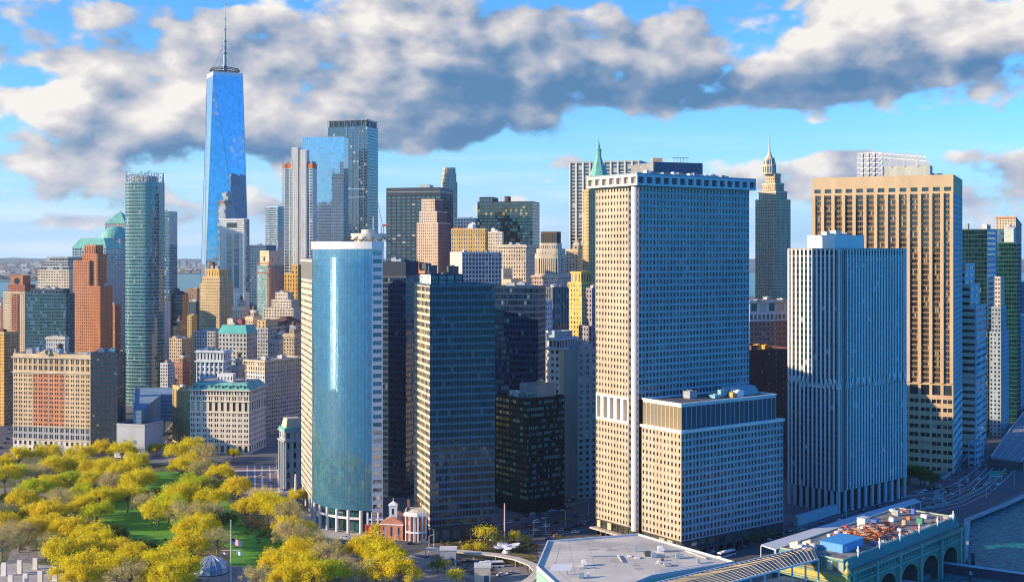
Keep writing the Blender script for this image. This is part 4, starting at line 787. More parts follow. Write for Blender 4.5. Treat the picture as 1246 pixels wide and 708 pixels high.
# canyon blocks behind it
D = 1005; p = cor(299, 322, 367, D, 32); b = Bld('long_office_block', 'long grey stone office block receding behind the mansard block', p); z = lambda py: zat(py, D); GS = S(wall((.44, .43, .40)), G_DARK, 3.6, 4.0, .45, .55); b.tier(p, 0, z(452), S(wall((.55, .56, .55)), G_DARK, 3.4, 4, .45, .6), {2: S(wall((.42, .40, .36)), G_DARK, 3.4, 3.9, .55, .6)}, roof=False, parapet=0); b.tier(p, z(452), z(440), S(LIME, G_DARK, 3.4, 5, .45, .7), cornice=[(z(441), z(439), 1.5, LIME), (z(453), z(452), .8, LIME)]); b.units(5, 4); b.done()
D = 1020; p = cor(239, 272, 281, D, 14); b = Bld('pale_classical_block', 'pale blue shaded classical block with pilasters and dark flat roof', p); z = lambda py: zat(py, D); PB = wall((.50, .54, .56)); b.tier(p, 0, z(440), S(PB, G_DARK, 4, 4.6, .34, .6, pier=(.9, .5, PB, 'pilasters')), roof=False, parapet=0); b.tier(p, z(440), z(428), S(PB, G_DARK, 4, 8, .4, .6), cornice=[(z(441), z(439.4), 1.3, PB), (z(429.5), z(428), 1.2, PB)], roofm=ROOFD); b.units(14, 5, mats=[DGREY, wall((.1, .2, .32))]); b.done()
D = 1090; p = cor(266, 300, 313, D, 16); b = Bld('green_roofed_block', 'stone block under a bright teal green copper roof', p); z = lambda py: zat(py, D); b.tier(p, 0, z(406), S(wall((.40, .40, .36)), G_DARK, 4.6, 4.6, .5, .55), parapet=0); b.mb('copper_roof', TEALR).prism(inset(p, -.6), z(406), z(396), poly1=inset(p, 2.4)); b.mb('roof', ROOF).cap(inset(p, 2.5), z(396)+.05); b.units(5, 4, inset(p, 4), z(396)+.05, mats=[CREAM, TAN, wall((.35, .1, .1))], hmax=6); b.done()
D = 1150; p = cor(310, 326, 347, D, 18); b = Bld('tan_topped_block', 'grey block with sunlit tan top storey right of the green roofed block', p); z = lambda py: zat(py, D); b.tier(p, 0, z(400), S(wall((.38, .38, .35)), G_DARK, 3.6, 4, .5, .5)); b.tier(shrink(p, .05, .3, .1, .2), z(400), z(391), S(wall((.58, .42, .22)), G_DARK, 5, 5, .3, .5)); b.units(9, 2); b.done()
D = 1190; p = cor(330, 352, 367, D, 14); b = Bld('hip_roofed_block', 'tan block with a low brown hipped roof beside the curved glass tower', p); z = lambda py: zat(py, D); b.tier(p, 0, z(394), S(wall((.50, .38, .24)), G_DARK, 3.6, 4, .5, .55), parapet=0); b.mb('hipped_roof', BROWN).prism(inset(p, -.8), z(394), z(386), poly1=inset(p, 8)); b.done()
D = 1320; p = cor(320, 357, 368, D, 12); b = Bld('stepped_white_block', 'white stepped block with terraces below the orange brick pavilion', p); z = lambda py: zat(py, D); b.tier(p, 0, z(376), S(wall((.66, .58, .46)), G_DARK, 4, 4, .5, .5)); b.tier(shrink(p, .25, .1, .1, .1), z(376), z(366), S(wall((.66, .58, .46)), G_DARK, 4, 4, .5, .4)); b.tier(shrink(p, .35, .25, .2, .2), z(366), z(357), S(wall((.66, .58, .46)), G_DARK, 4, 4, .4, .4)); b.units(3, 3); b.done()
D = 1370; p = cor(346, 362, 371, D, 14); b = Bld('golden_stepped_block', 'golden orange stepped block just left of the curved glass tower', p); z = lambda py: zat(py, D); SP = S(wall((.62, .36, .09)), G_DARK, 4.2, 5.5, .35, .6); b.tier(p, 0, z(334), SP); b.tier(shrink(p, .5, 0, .05, .1), z(334), z(323), SP); b.done()
D = 1400; p = cor(313, 327, 346, D, 30); b = Bld('scaffolded_tower', 'cream topped tower wrapped in teal scaffolding with an orange hoist mast', p); z = lambda py: zat(py, D); b.tier(p, 0, z(324), S(wall((.16, .30, .32)), glass((.03, .10, .11), .2, .2, (.3, .3, .3), .05), 2.6, 3.4, .7, .6, curtain='scaffold_netting', rec=.15), {2: S(wall((.34, .28, .26)), G_DARK, 3, 3.4, .6, .6)}); b.tier(shrink(p, .15, .05, .05, .15), z(324), z(306), S(wall((.60, .48, .32)), G_DARK, 10, 14, .2, .3)); m = b.mb('hoist_mast', paint((.6, .16, .05))); C_ = Vector(p[2])+Vector((.5, -1.5))
for k in range(30):
    z0 = z(392)+k*(z(318)-z(392))/30; z1 = z0+(z(318)-z(392))/30
    for (sx, sy) in ((-1.2, -1), (1.2, -1), (1.2, 1), (-1.2, 1)): m.bar((C_.x+sx, C_.y+sy, z0), (C_.x+sx, C_.y+sy, z1), .25, 4)
    m.bar((C_.x-1.2, C_.y-1, z0), (C_.x+1.2, C_.y-1, z1), .2, 4)
for yy in (320.5, 332): m.bar((C_.x-14, C_.y-1, z(yy)), (C_.x, C_.y-1, z(yy)), .8, 4)
b.done()
D = 1250; p = cor(243, 268, 284, D, 22); b = Bld('tan_crowned_tower', 'yellow stone tower with rounded stepped crown before the spired glass tower', p); z = lambda py: zat(py, D); SP = S(wall((.56, .43, .24)), G_DARK, 3.1, 3.5, .42, .55); b.tier(p, 0, z(346), SP); p2 = shrink(p, .08, .08, .08, .1); b.tier(p2, z(346), z(338), SP); p3 = shrink(p, .18, .16, .16, .18); b.tier(p3, z(338), z(328.5), S(wall((.60, .42, .16)), G_DARK, 4, 8, .3, .5), cornice=[(z(330), z(328.5), .6, GOLD)]); c = sum((Vector(q) for q in p3), Vector((0, 0)))/4; b.tank(c.x-4, c.y, z(328.5), 2.6, 5); b.units(4, 4, p3, z(328.5), hmax=5, mats=[wall((.3, .4, .5)), GREY]); b.done()
D = 1240; blk('slim_white_block', 'slim white apartment slab with small square windows beside the teal tower', cor(193, 199, 207, D, 40), zat(368, D), S(wall((.60, .60, .60)), G_DARK, 2.8, 3.2, .42, .42), units=1).done()
D = 1330; p = cor(206, 222, 229, D, 12); b = Bld('banded_dark_block', 'dark glass block with blue bands between orange brick edges', p); b.tier(p, 0, zat(358, D), S(NAVY, G_BLUE, 40, 3.6, .98, .45, curtain='glazing'), {2: S(wall((.50, .26, .10)), G_DARK, 3, 3.6, .3, .4)}); b.units(3, 3, smax=9, hmax=9, mats=[DGREY, NAVY]); A, B = Vector(p[1]), Vector(p[2]); dd = (B-A).normalized(); nn = Vector((dd.y, -dd.x)); q = A+nn*.5; b.mb('brick_edge', wall((.50, .26, .10))).prism([tuple(q), tuple(q+dd*2.4), tuple(q+dd*2.4-nn*.49), tuple(q-nn*.49)], 0, zat(357, D)); b.done()
D = 1170; blk('tan_block', 'tan stone block with dark roof right of the slim white slab', cor(206, 221, 234, D, 24), zat(413, D), S(wall((.46, .33, .20)), G_DARK, 3.4, 3.7, .5, .55), units=5, seed=3).done()
D = 1130; blk('white_grid_block', 'low white gridded block at the foot of the teal round tower', cor(195, 204, 214, D, 20), zat(443, D), S(wall((.52, .54, .55)), G_DARK, 3, 3.4, .6, .55), units=2).done()
D = 1290; blk('narrow_gold_block', 'narrow golden block wedged left of the crowned yellow tower', cor(228, 233, 240, D, 20), zat(385, D), S(wall((.54, .38, .16)), G_DARK, 3.2, 3.6, .5, .5), units=1).done()
D = 1210; blk('low_grey_block', 'grey block filling the street below the crowned yellow tower', cor(236, 262, 276, D, 14), zat(404, D), S(wall((.36, .37, .36)), G_DARK, 3.6, 3.8, .5, .5), units=4, seed=5).done()
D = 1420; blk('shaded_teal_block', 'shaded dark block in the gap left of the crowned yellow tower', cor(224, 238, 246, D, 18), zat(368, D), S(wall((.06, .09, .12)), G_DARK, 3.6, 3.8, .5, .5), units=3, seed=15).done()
D = 1500; blk('white_panel_block', 'white flat block with dark square openings beneath the white residential tower', cor(296, 318, 325, D, 14), zat(379, D), S(WHITE, G_DARK, 6, 6, .7, .5), units=2, seed=12).done()
D = 1600; blk('riverside_block', 'brown low block beyond the banded dark block at the river', cor(226, 240, 250, D, 16), zat(352, D), S(wall((.34, .2, .12)), G_DARK, 3.6, 3.8, .5, .5), units=2, seed=12).done()
D = 1560; blk('far_brick_block', 'brick block at the left edge behind the pedimented brick tower', cor(-6, 3, 14, D, 18), zat(372, D), S(wall((.36, .2, .13)), G_DARK, 3.4, 3.6, .5, .5), units=3, seed=13).done()
# customs house at the street end
D = 775; p = cor(340, 347, 371, D, 62); b = Bld('customs_house', 'grey classical customs house with sunlit attic left of the curved glass tower', p); z = lambda py: zat(py, D); CH = wall((.36, .38, .38)); b.tier(p, 0, z(537), S(CH, G_DARK, 4, 6, .35, .6, pier=(1.0, .8, CH, 'columns')), roof=False, parapet=0); b.tier(p, z(537), z(524), S(CH, G_DARK, 4, 8, .4, .5), cornice=[(z(537.5), z(536), 1.2, CH), (z(525.5), z(524), 1.0, CH)], parapet=0); b.mb('attic_roof', wall((.58, .46, .34))).prism(inset(p, .6), z(524), z(510), poly1=inset(p, 2.2)); b.mb('copper_ridge', TEALR).ring(inset(p, .1), .3, .5, z(525), z(521)); b.done()

for (D, xl, xc, xr, yt, col, a_, sd, lab) in ((1260, 211, 219, 226, 398, (.46, .32, .18), 20, 31, 'tan block with roof tanks rising behind the tan stone block'), (1225, 283, 295, 303, 374, (.58, .48, .34), 18, 32, 'cream block at the foot of the white residential tower'), (1105, 326, 340, 350, 414, (.34, .33, .31), 24, 33, 'grey stone block between green roof and hipped brown roof'), (1075, 345, 358, 368, 407, (.44, .34, .22), 20, 34, 'tan stone block against the curved glass tower wing'), (1175, 299, 308, 318, 386, (.56, .44, .28), 22, 35, 'beige block with roof sheds behind the green roofed block'),
        (1090, 213, 222, 231, 443, (.30, .15, .10), 26, 36, 'small dark brick block above the bent parking garage'), (1205, 689, 703, 717, 304, (.56, .44, .28), 20, 37, 'tan stone block behind the golden setback tower'), (1040, 281, 290, 299, 446, (.40, .40, .38), 22, 38, 'grey block squeezed between pale classical and long office blocks'), (1330, 302, 312, 322, 393, (.48, .46, .42), 16, 39, 'low pale block under the dark blue gridded tower')):
    p = cor(xl, xc, xr, D, a_); b = Bld('stone_block', lab, p); z = lambda py: zat(py, D); b.tier(p, 0, z(yt), S(wall(col), G_DARK, 3.4, 3.8, .45, .52), cornice=[(z(yt)-2.2, z(yt)-.3, .7, wall(tuple(k*1.15 for k in col)))]); q = shrink(p, .3, .25, .3, .2); b.tier(q, z(yt), z(yt)+4.5, S(wall(tuple(k*.8 for k in col)), G_DARK, 5, 5, .3, .4), parapet=.4); b.units(sd, 5); cc = sum((Vector(v) for v in q), Vector((0, 0)))/4; b.tank(cc.x, cc.y, z(yt)+4.5, 1.9, 3.4); b.done()
# ------------------------------------------------------------------ curved glass tower
def curved():
    D = 655; xc = at(452.5, D).x; Rr = 39.0; cy = D+Rr-.5; c = Vector((xc, cy)); z = lambda py: zat(py, D)
    arc = [(c.x+Rr*math.cos(R(t)), c.y+Rr*math.sin(R(t))) for t in [182+88*k/30 for k in range(31)]]   # left (facing -x) round to front
    xr = at(466, D+2).x
    xb = at(465.6, D+30).x
    poly = arc+[(xr, D+1.5), (xb, D+30), (c.x-Rr+2, cy+9)]
    b = Bld('curved_glass_tower', 'curved blue mirror glass tower with white crown band and white columns', poly, 'skyscraper')
    zb, zt = z(621), z(303); gm = glass((.08, .26, .43), .03, 0, jit=.002, ior=2.1, spread=.14, metal=.5); N = 40
    g = b.mb('curtain_wall', gm); mu = b.mb('mullions', paint((.16, .24, .28), .3, .6))
    for i in range(30):
        P, Q = Vector(arc[i]), Vector(arc[i+1]); d = (Q-P).normalized(); n = Vector((d.y, -d.x))
        for j in range(N):
            z0, z1 = zb+(zt-zb)*j/N, zb+(zt-zb)*(j+1)/N
            for (u0, u1) in ((0, 1),):
                a, e = P.lerp(Q, u0+.04), P.lerp(Q, u1-.04)
                g.quad((*a, z0+.1), (*e, z0+.1), (*e, z0+(z1-z0)*.62), (*a, z0+(z1-z0)*.62)); g.quad((*a, z0+(z1-z0)*.66), (*e, z0+(z1-z0)*.66), (*e, z1-.0), (*a, z1-.0))
            mu.quad((*P, z0-.08), (*Q, z0-.08), (*Q, z0+.1), (*P, z0+.1)); mu.quad((*P, z0+(z1-z0)*.62), (*Q, z0+(z1-z0)*.62), (*Q, z0+(z1-z0)*.66), (*P, z0+(z1-z0)*.66))
            for u in (0,):
                a, e = P.lerp(Q, 0), P.lerp(Q, .04); mu.quad((*a, z0+.1), (*e, z0+.1), (*e, z1-.08), (*a, z1-.08))
    A, B = arc[-1], (xr, D+1.5); WH = wall((.62, .60, .58), .08, .5)
    b.facade(A, B, zb-9.0, zt, nx=1, ny=34, ww=.78, wh=.5, rec=.4, wallm=WH, glassm=G_SKY, wallp='ribbon_wall')
    for (P, Q) in ((B, (xb, D+30)), ((xb, D+30), (c.x-Rr+2, cy+9)), ((c.x-Rr+2, cy+9), arc[0])): b.mb('wall', WH).quad((*P, zb-9), (*Q, zb-9), (*Q, zt), (*P, zt))
    band = b.mb('crown_band', wall((.72, .69, .64), .06, .4)); band.ring(poly, .8, .25, zt, z(294)); b.mb('roof', ROOFW).cap(poly, z(297))
    b.mb('soffit', GREY).ngon([(x, y, zb) for x, y in reversed(poly)])
    d2 = b.mb('penthouse_drum', wall((.66, .58, .46), .1)); q = Vector((c.x-6, c.y-4)); zz = z(297)
    d2.lathe(q.x, q.y, [(8, zz), (8, zz+2.6), (10.2, zz+2.9), (10.2, zz+6.2), (9, zz+6.3), (4, zz+6.4), (4, zz+8.6), (.1, zz+8.6)], 28)
    st = b.mb('braces', paint((.08, .09, .10)))
    for t in (200, 222, 245, 268, 290, 320):
        x, y = q.x+19*math.cos(R(t)), q.y+19*math.sin(R(t)); k = 11/19
        for dt in (-7, 7): st.bar((q.x+18*math.cos(R(t+dt)), q.y+18*math.sin(R(t+dt)), zz+.4), (q.x+11.5*math.cos(R(t)), q.y+11.5*math.sin(R(t)), zz+4.4), .3, 5)
    m = b.mb('roof_antenna', paint((.6, .6, .6))); m.bar((q.x+3, q.y-2, zz+8.6), (q.x+3, q.y-2, zz+16), .25, 5)
    lob = b.mb('lobby', G_TEAL); lw = inset(poly, 4); lob.prism(lw, 0, zb)
    for t in range(184, 272, 11):
        m = MB(); x, y = c.x+(Rr-.3)*math.cos(R(t)), c.y+(Rr-.3)*math.sin(R(t)); m.bar((x, y, 0), (x, y, zb-.02), .95, 10); m.build('column', WH, b.root)
    fr = b.mb('column_frames', WH)
    for t in range(184, 261, 11):
        p0, p1 = [(c.x+(Rr-.3)*math.cos(R(s)), c.y+(Rr-.3)*math.sin(R(s))) for s in (t, t+11)]; fr.bar((*p0, zb-4.5), (*p1, zb-4.5), .85, 4)
    fx = b.mb('entrance_truss', wall((.6, .64, .68), .06, .4)); y = D+.6; xs = [at(p_, D).x for p_ in (447, 453, 460, 466)]
    for x in xs[:3]: fx.bar((x, y, 0), (x, y, zb-1), .7, 6)
    fx.bar((xs[0], y, zb-5), (xs[3], y, zb-5), .7, 6); fx.bar((xs[0], y, 1), (xs[2], y, zb-6), .45, 6); fx.bar((xs[2], y, 1), (xs[0], y, zb-6), .45, 6); fx.bar((xs[0], y, zb-9), (xs[2], y, zb-9), .35, 6)
    # lower ribbon-windowed wing on the left side
    W2 = S(wall((.44, .40, .33)), glass((.16, .145, .12), .4, .4, (.3, .27, .2), .01, 1.4), 4, 3.75, .95, .36, rec=.05)
    p0, p1 = Vector(arc[0]), Vector((c.x-Rr+2, cy+9)); a0 = Vector((arc[0][0]-.3, arc[0][1]+1.0)); far_ = at(366.5, D+88); wp = [tuple(far_+Vector((16, 0))), tuple(far_), tuple(a0), tuple(a0+Vector((16, 2)))]
    b.tier(wp, zb-2, z(343)+0, W2, roof=False, parapet=0); b.tier(wp, z(343)+.0, z(318), S(wall((.30, .29, .27)), G_DARK, 2.4, 12, .5, .96, rec=.4, curtain='louvres'), cornice=[(z(319.5), z(318), .3, PGREY)])
    fk = b.mb('wing_columns', WH)
    for t in (0.02, .35, .7, .98): q2 = a0.lerp(far_, t); fk.bar((q2.x+1, q2.y, 0), (q2.x+1, q2.y, zb-2), .8, 6)
    b.done()
curved()

# ------------------------------------------------------------------ dark office towers in the middle
def dark(name, label, p, z1, **k):
    sp = S(wall((.010, .034, .085), .25, .4, spec=.6), glass((.006, .024, .06), .04, k.pop('blinds', .03), (.12, .17, .2), k.pop('jit', .01), 1.75), 1.9, 3.75, .9, .62, curtain='glazing', rec=.12)
    return blk(name, label, p, z1, sp, **k)
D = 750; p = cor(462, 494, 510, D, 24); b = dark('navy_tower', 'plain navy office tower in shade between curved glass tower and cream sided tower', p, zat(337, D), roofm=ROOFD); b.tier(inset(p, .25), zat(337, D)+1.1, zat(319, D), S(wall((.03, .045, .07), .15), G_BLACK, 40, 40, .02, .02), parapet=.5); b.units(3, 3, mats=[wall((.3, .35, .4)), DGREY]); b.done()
D = 738; p = cor(592, 655, 664, D, 16); b = dark('blue_black_tower', 'blue black glass tower with rippled reflections behind the cream sided tower', p, zat(350, D), jit=.035, blinds=.06); b.units(5, 4); b.done()
D = 633; p = cor(504, 523, 602, D, 72); b = Bld('cream_sided_tower', 'dark glass office tower with one sunlit cream ribbon sided left face', p, 'skyscraper'); z = lambda py: zat(py, D); NB = wall((.022, .08, .125), .2, .35, spec=.6)
CR = S(wall((.52, .43, .31)), glass((.05, .045, .04), .10, .25, (.35, .28, .18), .02), 6.2, 3.85, .93, .64, rec=.35, g=2, gap=.05)
b.tier(p, 9, z(348), S(NB, glass((.006, .018, .03), .035, .05, (.07, .10, .11), .008, 1.6), 1.65, 3.85, .86, .66, curtain='glazing', rec=.14), {1: CR}, roofm=ROOFD); b.tier(p, 0, 9, S(wall((.03, .035, .045)), G_TEAL, 6.5, 9, .72, .62, rec=.6, sill=.12), roof=False, parapet=0)
q = shrink(p, .15, .15, .05, .45); b.tier(q, z(348), z(335), S(wall((.03, .05, .08)), G_BLUE, 4.5, 3, .85, .8, curtain='plant_louvres'), {1: S(WHITE, G_DARK, 9, 3, .3, .3)}, parapet=.5); b.units(2, 5, hmax=5, mats=[NAVY, DGREY]); qc = Vector(p[1])*.35+Vector(p[2])*.65+Vector((3, 5)); m = MB(); m.lathe(qc.x, qc.y, [(2.6, z(348)), (2.6, z(334)), (1.5, z(334)), (.1, z(334)+.5)], 16); m.build('cooling_cylinder', wall((.06, .1, .16)), b.root); b.done()
D = 880; p = cor(499, 517, 528, D, 30); b = Bld('red_brick_block', 'orange red brick block with rooftop frames behind the cream sided tower', p); z = lambda py: zat(py, D); b.tier(p, 0, z(331), S(wall((.56, .22, .10)), G_DARK, 3.6, 3.8, .4, .5)); b.units(5, 5, hmax=8, smax=8, mats=[wall((.55, .2, .08)), BRICK, DGREY]); b.done()
D = 702; p = cor(603, 641, 687, D, 52); b = Bld('black_green_block', 'stepped black green glass block with cyan ribbon windows and rooftop plant', p); z = lambda py: zat(py, D); BK = wall((.012, .02, .022), .3, .4)
GB = glass((.006, .02, .02), .06, .5, (.10, .26, .26), .012, 1.7); b.tier(p, 8, z(487), S(BK, GB, 3.0, 3.8, .93, .5, g=2, gap=.04, rec=.15), {1: S(wall((.02, .035, .03)), glass((.03, .06, .035), .08, .3, (.3, .38, .2), .02), 3.4, 3.8, .9, .5, rec=.15)}, roofm=ROOFD); b.tier(p, 0, 8, S(BK, G_BLACK, 6, 8, .8, .6), roof=False, parapet=0)
q = shrink(p, .35, .1, .35, .15); b.tier(q, z(487), z(472), S(wall((.44, .40, .36)), G_DARK, 40, 40, .02, .02), parapet=.5); b.units(4, 6, shrink(p, .05, .1, .05, .5), z(487), mats=[wall((.58, .28, .06)), TAN, WHITE], hmax=4); dc = b.mb('roof_dish', wall((.6, .42, .2))); c = sum((Vector(v) for v in q), Vector((0, 0)))/4; dc.lathe(c.x+2, c.y, [(2.6, z(472)), (2.6, z(472)+2), (.1, z(472)+3.6)], 12); b.done()
D = 790; p = cor(640, 681, 703, D, 40); b = Bld('white_corniced_block', 'white block with heavy cornice and a blank side wall painted sunlit yellow', p); z = lambda py: zat(py, D); WC = wall((.58, .55, .52)); b.tier(p, 0, z(425), S(WC, G_DARK, 4.2, 4.2, .5, .5), {2: S(wall((.60, .48, .24), .1), G_DARK, 40, 40, .02, .02)}, roof=False, parapet=0); b.tier(p, z(425), z(413), S(wall((.3, .38, .46)), G_BLUE, 3, 6, .6, .6), cornice=[(z(425.5), z(424), 1.3, WC), (z(414), z(412), .7, WC)]); b.units(3, 3, mats=[wall((.3, .4, .46)), PGREY]); A, B, C_ = [Vector(v) for v in p[1:4]]; b.tier(shrink(p, .66, .0, .2, .3), z(412), z(404), S(wall((.3, .38, .44)), G_DARK, 8, 8, .2, .2), parapet=.4); b.done()  # side wall carries its sunlight as a yellow base colour
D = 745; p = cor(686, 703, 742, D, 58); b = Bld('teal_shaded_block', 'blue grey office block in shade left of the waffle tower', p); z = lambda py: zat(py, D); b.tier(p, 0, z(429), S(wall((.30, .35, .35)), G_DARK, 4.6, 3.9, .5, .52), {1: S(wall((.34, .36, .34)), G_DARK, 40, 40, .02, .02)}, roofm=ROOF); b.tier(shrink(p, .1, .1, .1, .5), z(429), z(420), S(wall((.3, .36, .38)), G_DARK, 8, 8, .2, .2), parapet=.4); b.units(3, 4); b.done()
D = 905; p = cor(660, 672, 692, D, 62); b = Bld('ribbed_grey_block', 'dark grey office block with fine vertical ribs below the drum topped tower', p); z = lambda py: zat(py, D); b.tier(p, 0, z(351), S(wall((.11, .13, .15)), G_DARK, 2.6, 3.8, .55, .8, curtain='glazing', pier=(.4, .4, wall((.26, .27, .28)), 'ribs'))); b.units(3, 3); b.done()
D = 850; p = cor(655, 667, 678, D, 30); b = Bld('small_white_block', 'small white stepped block before the dark ribbed grey block', p); z = lambda py: zat(py, D); b.tier(p, 0, z(404), S(wall((.55, .57, .58)), G_DARK, 3.4, 3.8, .45, .5)); b.tier(shrink(p, .1, .35, .1, .2), z(404), z(367), S(wall((.55, .57, .58)), G_DARK, 3.4, 3.8, .45, .5)); b.done()
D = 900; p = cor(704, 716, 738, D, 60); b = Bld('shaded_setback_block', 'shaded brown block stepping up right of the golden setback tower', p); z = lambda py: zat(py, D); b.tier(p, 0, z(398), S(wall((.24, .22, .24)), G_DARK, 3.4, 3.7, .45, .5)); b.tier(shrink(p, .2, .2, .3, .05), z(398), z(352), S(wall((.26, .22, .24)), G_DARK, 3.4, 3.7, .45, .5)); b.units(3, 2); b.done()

# ------------------------------------------------------------------ waffle-fronted tower with its podium
def waffle():
    D = 600; a = R(54); C = at(829, D); dl = Vector((-math.cos(a), math.sin(a))); dr = Vector((math.sin(a), math.cos(a)))
    pt = lambda s, t: tuple(C+dl*s+dr*t)
    podium = [pt(29.5, 74), pt(29.5, 0), pt(0, 0), pt(0, 76)]; tower = [pt(67, 84), pt(67, 0), pt(32, 0), pt(32, 84)]
    b = Bld('waffle_tower', 'huge flat roofed office tower with waffle grid windows and lower podium block', [pt(67, 84), pt(67, 0), pt(0, 0), pt(0, 84)], 'skyscraper')
    WLIT = wall((.43, .36, .27), .24); WSHADE = wall((.28, .34, .37), .22); zT = 189.6; zc = 195.2; z0 = 9.0; zl0, zl1 = 63.5, 77.5  # one cladding, two tints: sunlight painted cream at left, shade painted blue-grey at right
    LG = glass((.035, .032, .03), .10, .28, (.36, .32, .22), .015, 1.6); RG = glass((.018, .034, .045), .05, .16, (.14, .16, .16), .014, 1.8, .9)
    lf = dict(wallm=WLIT, glassm=LG, bw=2.45, fh=3.55, ww=.46, wh=.5, rec=.5)
    rf = dict(wallm=WSHADE, glassm=RG, bw=2.5, fh=3.55, ww=.66, wh=.64, rec=.45)
    u = lambda s: tuple(C+dl*s)
    b.facade(u(67), u(40), zl1, zT, **lf); b.facade(u(67), u(40), z0, zl0, **lf); b.facade(u(67), u(40), zl0, zl1, nx=5, ny=1, ww=.55, wh=.82, rec=2.2, wallm=WHITE, glassm=wall((.40, .28, .10)), wallp='arcade_wall', curtain='arcade_back')
    sl = wall((.16, .14, .16)); sd = dict(wallm=sl, glassm=G_DARK, bw=1.8, fh=3.82, ww=.5, wh=.5, rec=.3)
    b.facade(u(40), u(36.5), z0, zT, nx=1, fh=3.82, ww=.6, wh=.5, wallm=sl, glassm=RG, rec=.3, wallp='slot_wall'); b.facade(u(33.4), u(32), z0, zT, nx=1, fh=3.82, ww=.4, wh=.5, wallm=sl, glassm=RG, rec=.3, wallp='slot_wall')
    sh_ = b.mb('stair_shaft', wall((.60, .56, .52), .1)); c = C+dl*35+dr*.4
    sh_.lathe(c.x, c.y, [(2.1, 8), (2.1, zT)], 20)
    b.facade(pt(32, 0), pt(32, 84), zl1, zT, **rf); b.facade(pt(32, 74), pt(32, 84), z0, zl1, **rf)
    for (P, Q) in ((pt(32, 84), pt(67, 84)), (pt(67, 84), pt(67, 0))): b.mb('wall', WLIT).quad((*P, 0), (*Q, 0), (*Q, zT), (*P, zT))
    # overhanging roof storey with deep square openings
    cp = [pt(70.5, 87), pt(70.5, -3.2), pt(29.5, -3.2), pt(29.5, 87)]; b.mb('crown_soffit', WSHADE).ngon([(x, y, zT) for x, y in reversed(cp)])
    b.facade(cp[1], cp[2], zT, zc, nx=7, ny=1, ww=.68, wh=.62, rec=1.4, wallm=wall((.66, .62, .56), .08), glassm=wall((.30, .26, .2)), wallp='crown_wall'); b.facade(cp[2], cp[3], zT, zc, nx=15, ny=1, ww=.7, wh=.6, rec=1.4, wallm=wall((.48, .52, .54), .08), glassm=wall((.10, .13, .15)), wallp='crown_wall')  # right side of the crown is a bluer, darker copy: shade painted in
    for (P, Q) in ((cp[3], cp[0]), (cp[0], cp[1])): b.mb('crown_wall', WLIT).quad((*P, zT), (*Q, zT), (*Q, zc), (*P, zc))
    b.mb('roof', ROOF).cap(cp, zc); b.mb('parapet', WSHADE).ring(cp, .5, .006, zc, zc+.9)
    b.tier([pt(62, 78), pt(62, 20), pt(42, 20), pt(42, 78)], zc, zc+2.4, S(GREY, G_DARK, 40, 40, .02, .02), parapet=.3)
    rr = random.Random(9)
    for k in range(20):
        s, t = rr.uniform(34, 40), 4+k*3.6+rr.uniform(-1, 1); m = MB(); q = [pt(s+1.2, t+1.2), pt(s+1.2, t-1.2), pt(s-1.2, t-1.2), pt(s-1.2, t+1.2)]; h = rr.uniform(1.6, 3.0); m.prism(q, zc+.3, zc+h); m.ring(q, -.002, .1, zc+h-.3, zc+h-.1); m.build('rooftop_unit', rr.choice([WHITE, TAN, GREY]), b.root)
    # podium
    b.facade(podium[1], podium[2], z0, zl0, **{**lf, 'bw': 2.7}); b.facade(podium[2], podium[3], z0, zl0, **rf); w = b.mb('wall', WLIT); w.quad((*podium[3], z0), (*podium[0], z0), (*podium[0], zl0), (*podium[3], zl0))
    b.mb('ledge', wall((.62, .60, .56), .08)).ring(podium, 1.0, .7, zl0-.01, zl0+1.3); up = [pt(29.4, 72), pt(29.4, .8), pt(.8, .8), pt(.8, 71)]
    b.facade(up[1], up[2], zl0+.02, zl1, nx=10, ny=1, ww=.93, wh=.82, sill=.1, rec=.2, wallm=wall((.62, .60, .56), .08), glassm=wall((.22, .17, .10)), curtain='mechanical_louvres', wallp='louvre_frame'); b.facade(up[2], up[3], zl0+.02, zl1, nx=20, ny=1, ww=.94, wh=.82, sill=.1, rec=.2, wallm=wall((.42, .47, .5), .08), glassm=wall((.03, .05, .08), .2, .4), curtain='mechanical_louvres', wallp='louvre_frame')  # right frames and louvres repeat the left in colder tones, painting their shade
    w.quad((*up[3], zl0), (*up[0], zl0), (*up[0], zl1), (*up[3], zl1)); b.mb('roof', ROOFD).cap(up, zl1); b.mb('parapet', wall((.62, .60, .56), .08)).ring(up, .6, .4, zl1, zl1+.9); b.last = (up, zl1)
    b.units(6, 7, [pt(24, 60), pt(24, 18), pt(6, 18), pt(6, 60)], zl1, mats=[WHITE, wall((.55, .35, .12)), wall((.2, .4, .45)), GREY], hmax=4)
    m = MB(); q = [pt(20, 68), pt(20, 48), pt(11, 48), pt(11, 68)]; m.prism(q, zl1, zl1+3.2); m.prism(inset(q, .8), zl1+3.2, zl1+4.6); m.build('plant_room', wall((.22, .38, .42)), b.root)
    # glazed ground floors
    for (P, Q, n, gm) in ((u(67), u(31.8), 8, glass((.05, .045, .03), .08, .5, (.6, .5, .3))), (u(29.4), u(0), 5, glass((.04, .04, .03), .08, .4, (.4, .36, .22))), (podium[2], podium[3], 12, G_TEAL)):
        b.facade(P, Q, 3.8, z0, nx=n, ny=1, ww=.8, wh=.72, rec=.4, wallm=wall((.05, .05, .055)), glassm=gm, wallp='shopfront_wall'); b.facade(P, Q, -.5, 3.8, nx=n, ny=1, ww=.8, wh=.8, rec=1.6, wallm=wall((.09, .08, .08)), glassm=G_BLACK, wallp='shopfront_wall')
    ca = b.mb('canopy', wall((.5, .42, .36))); A, B = Vector(u(68.5)), Vector(u(30)); n = -dr; ca.prism([tuple(A), tuple(A+n*3.5), tuple(B+n*3.5), tuple(B)], 3.6, 4.4, bottom=True)
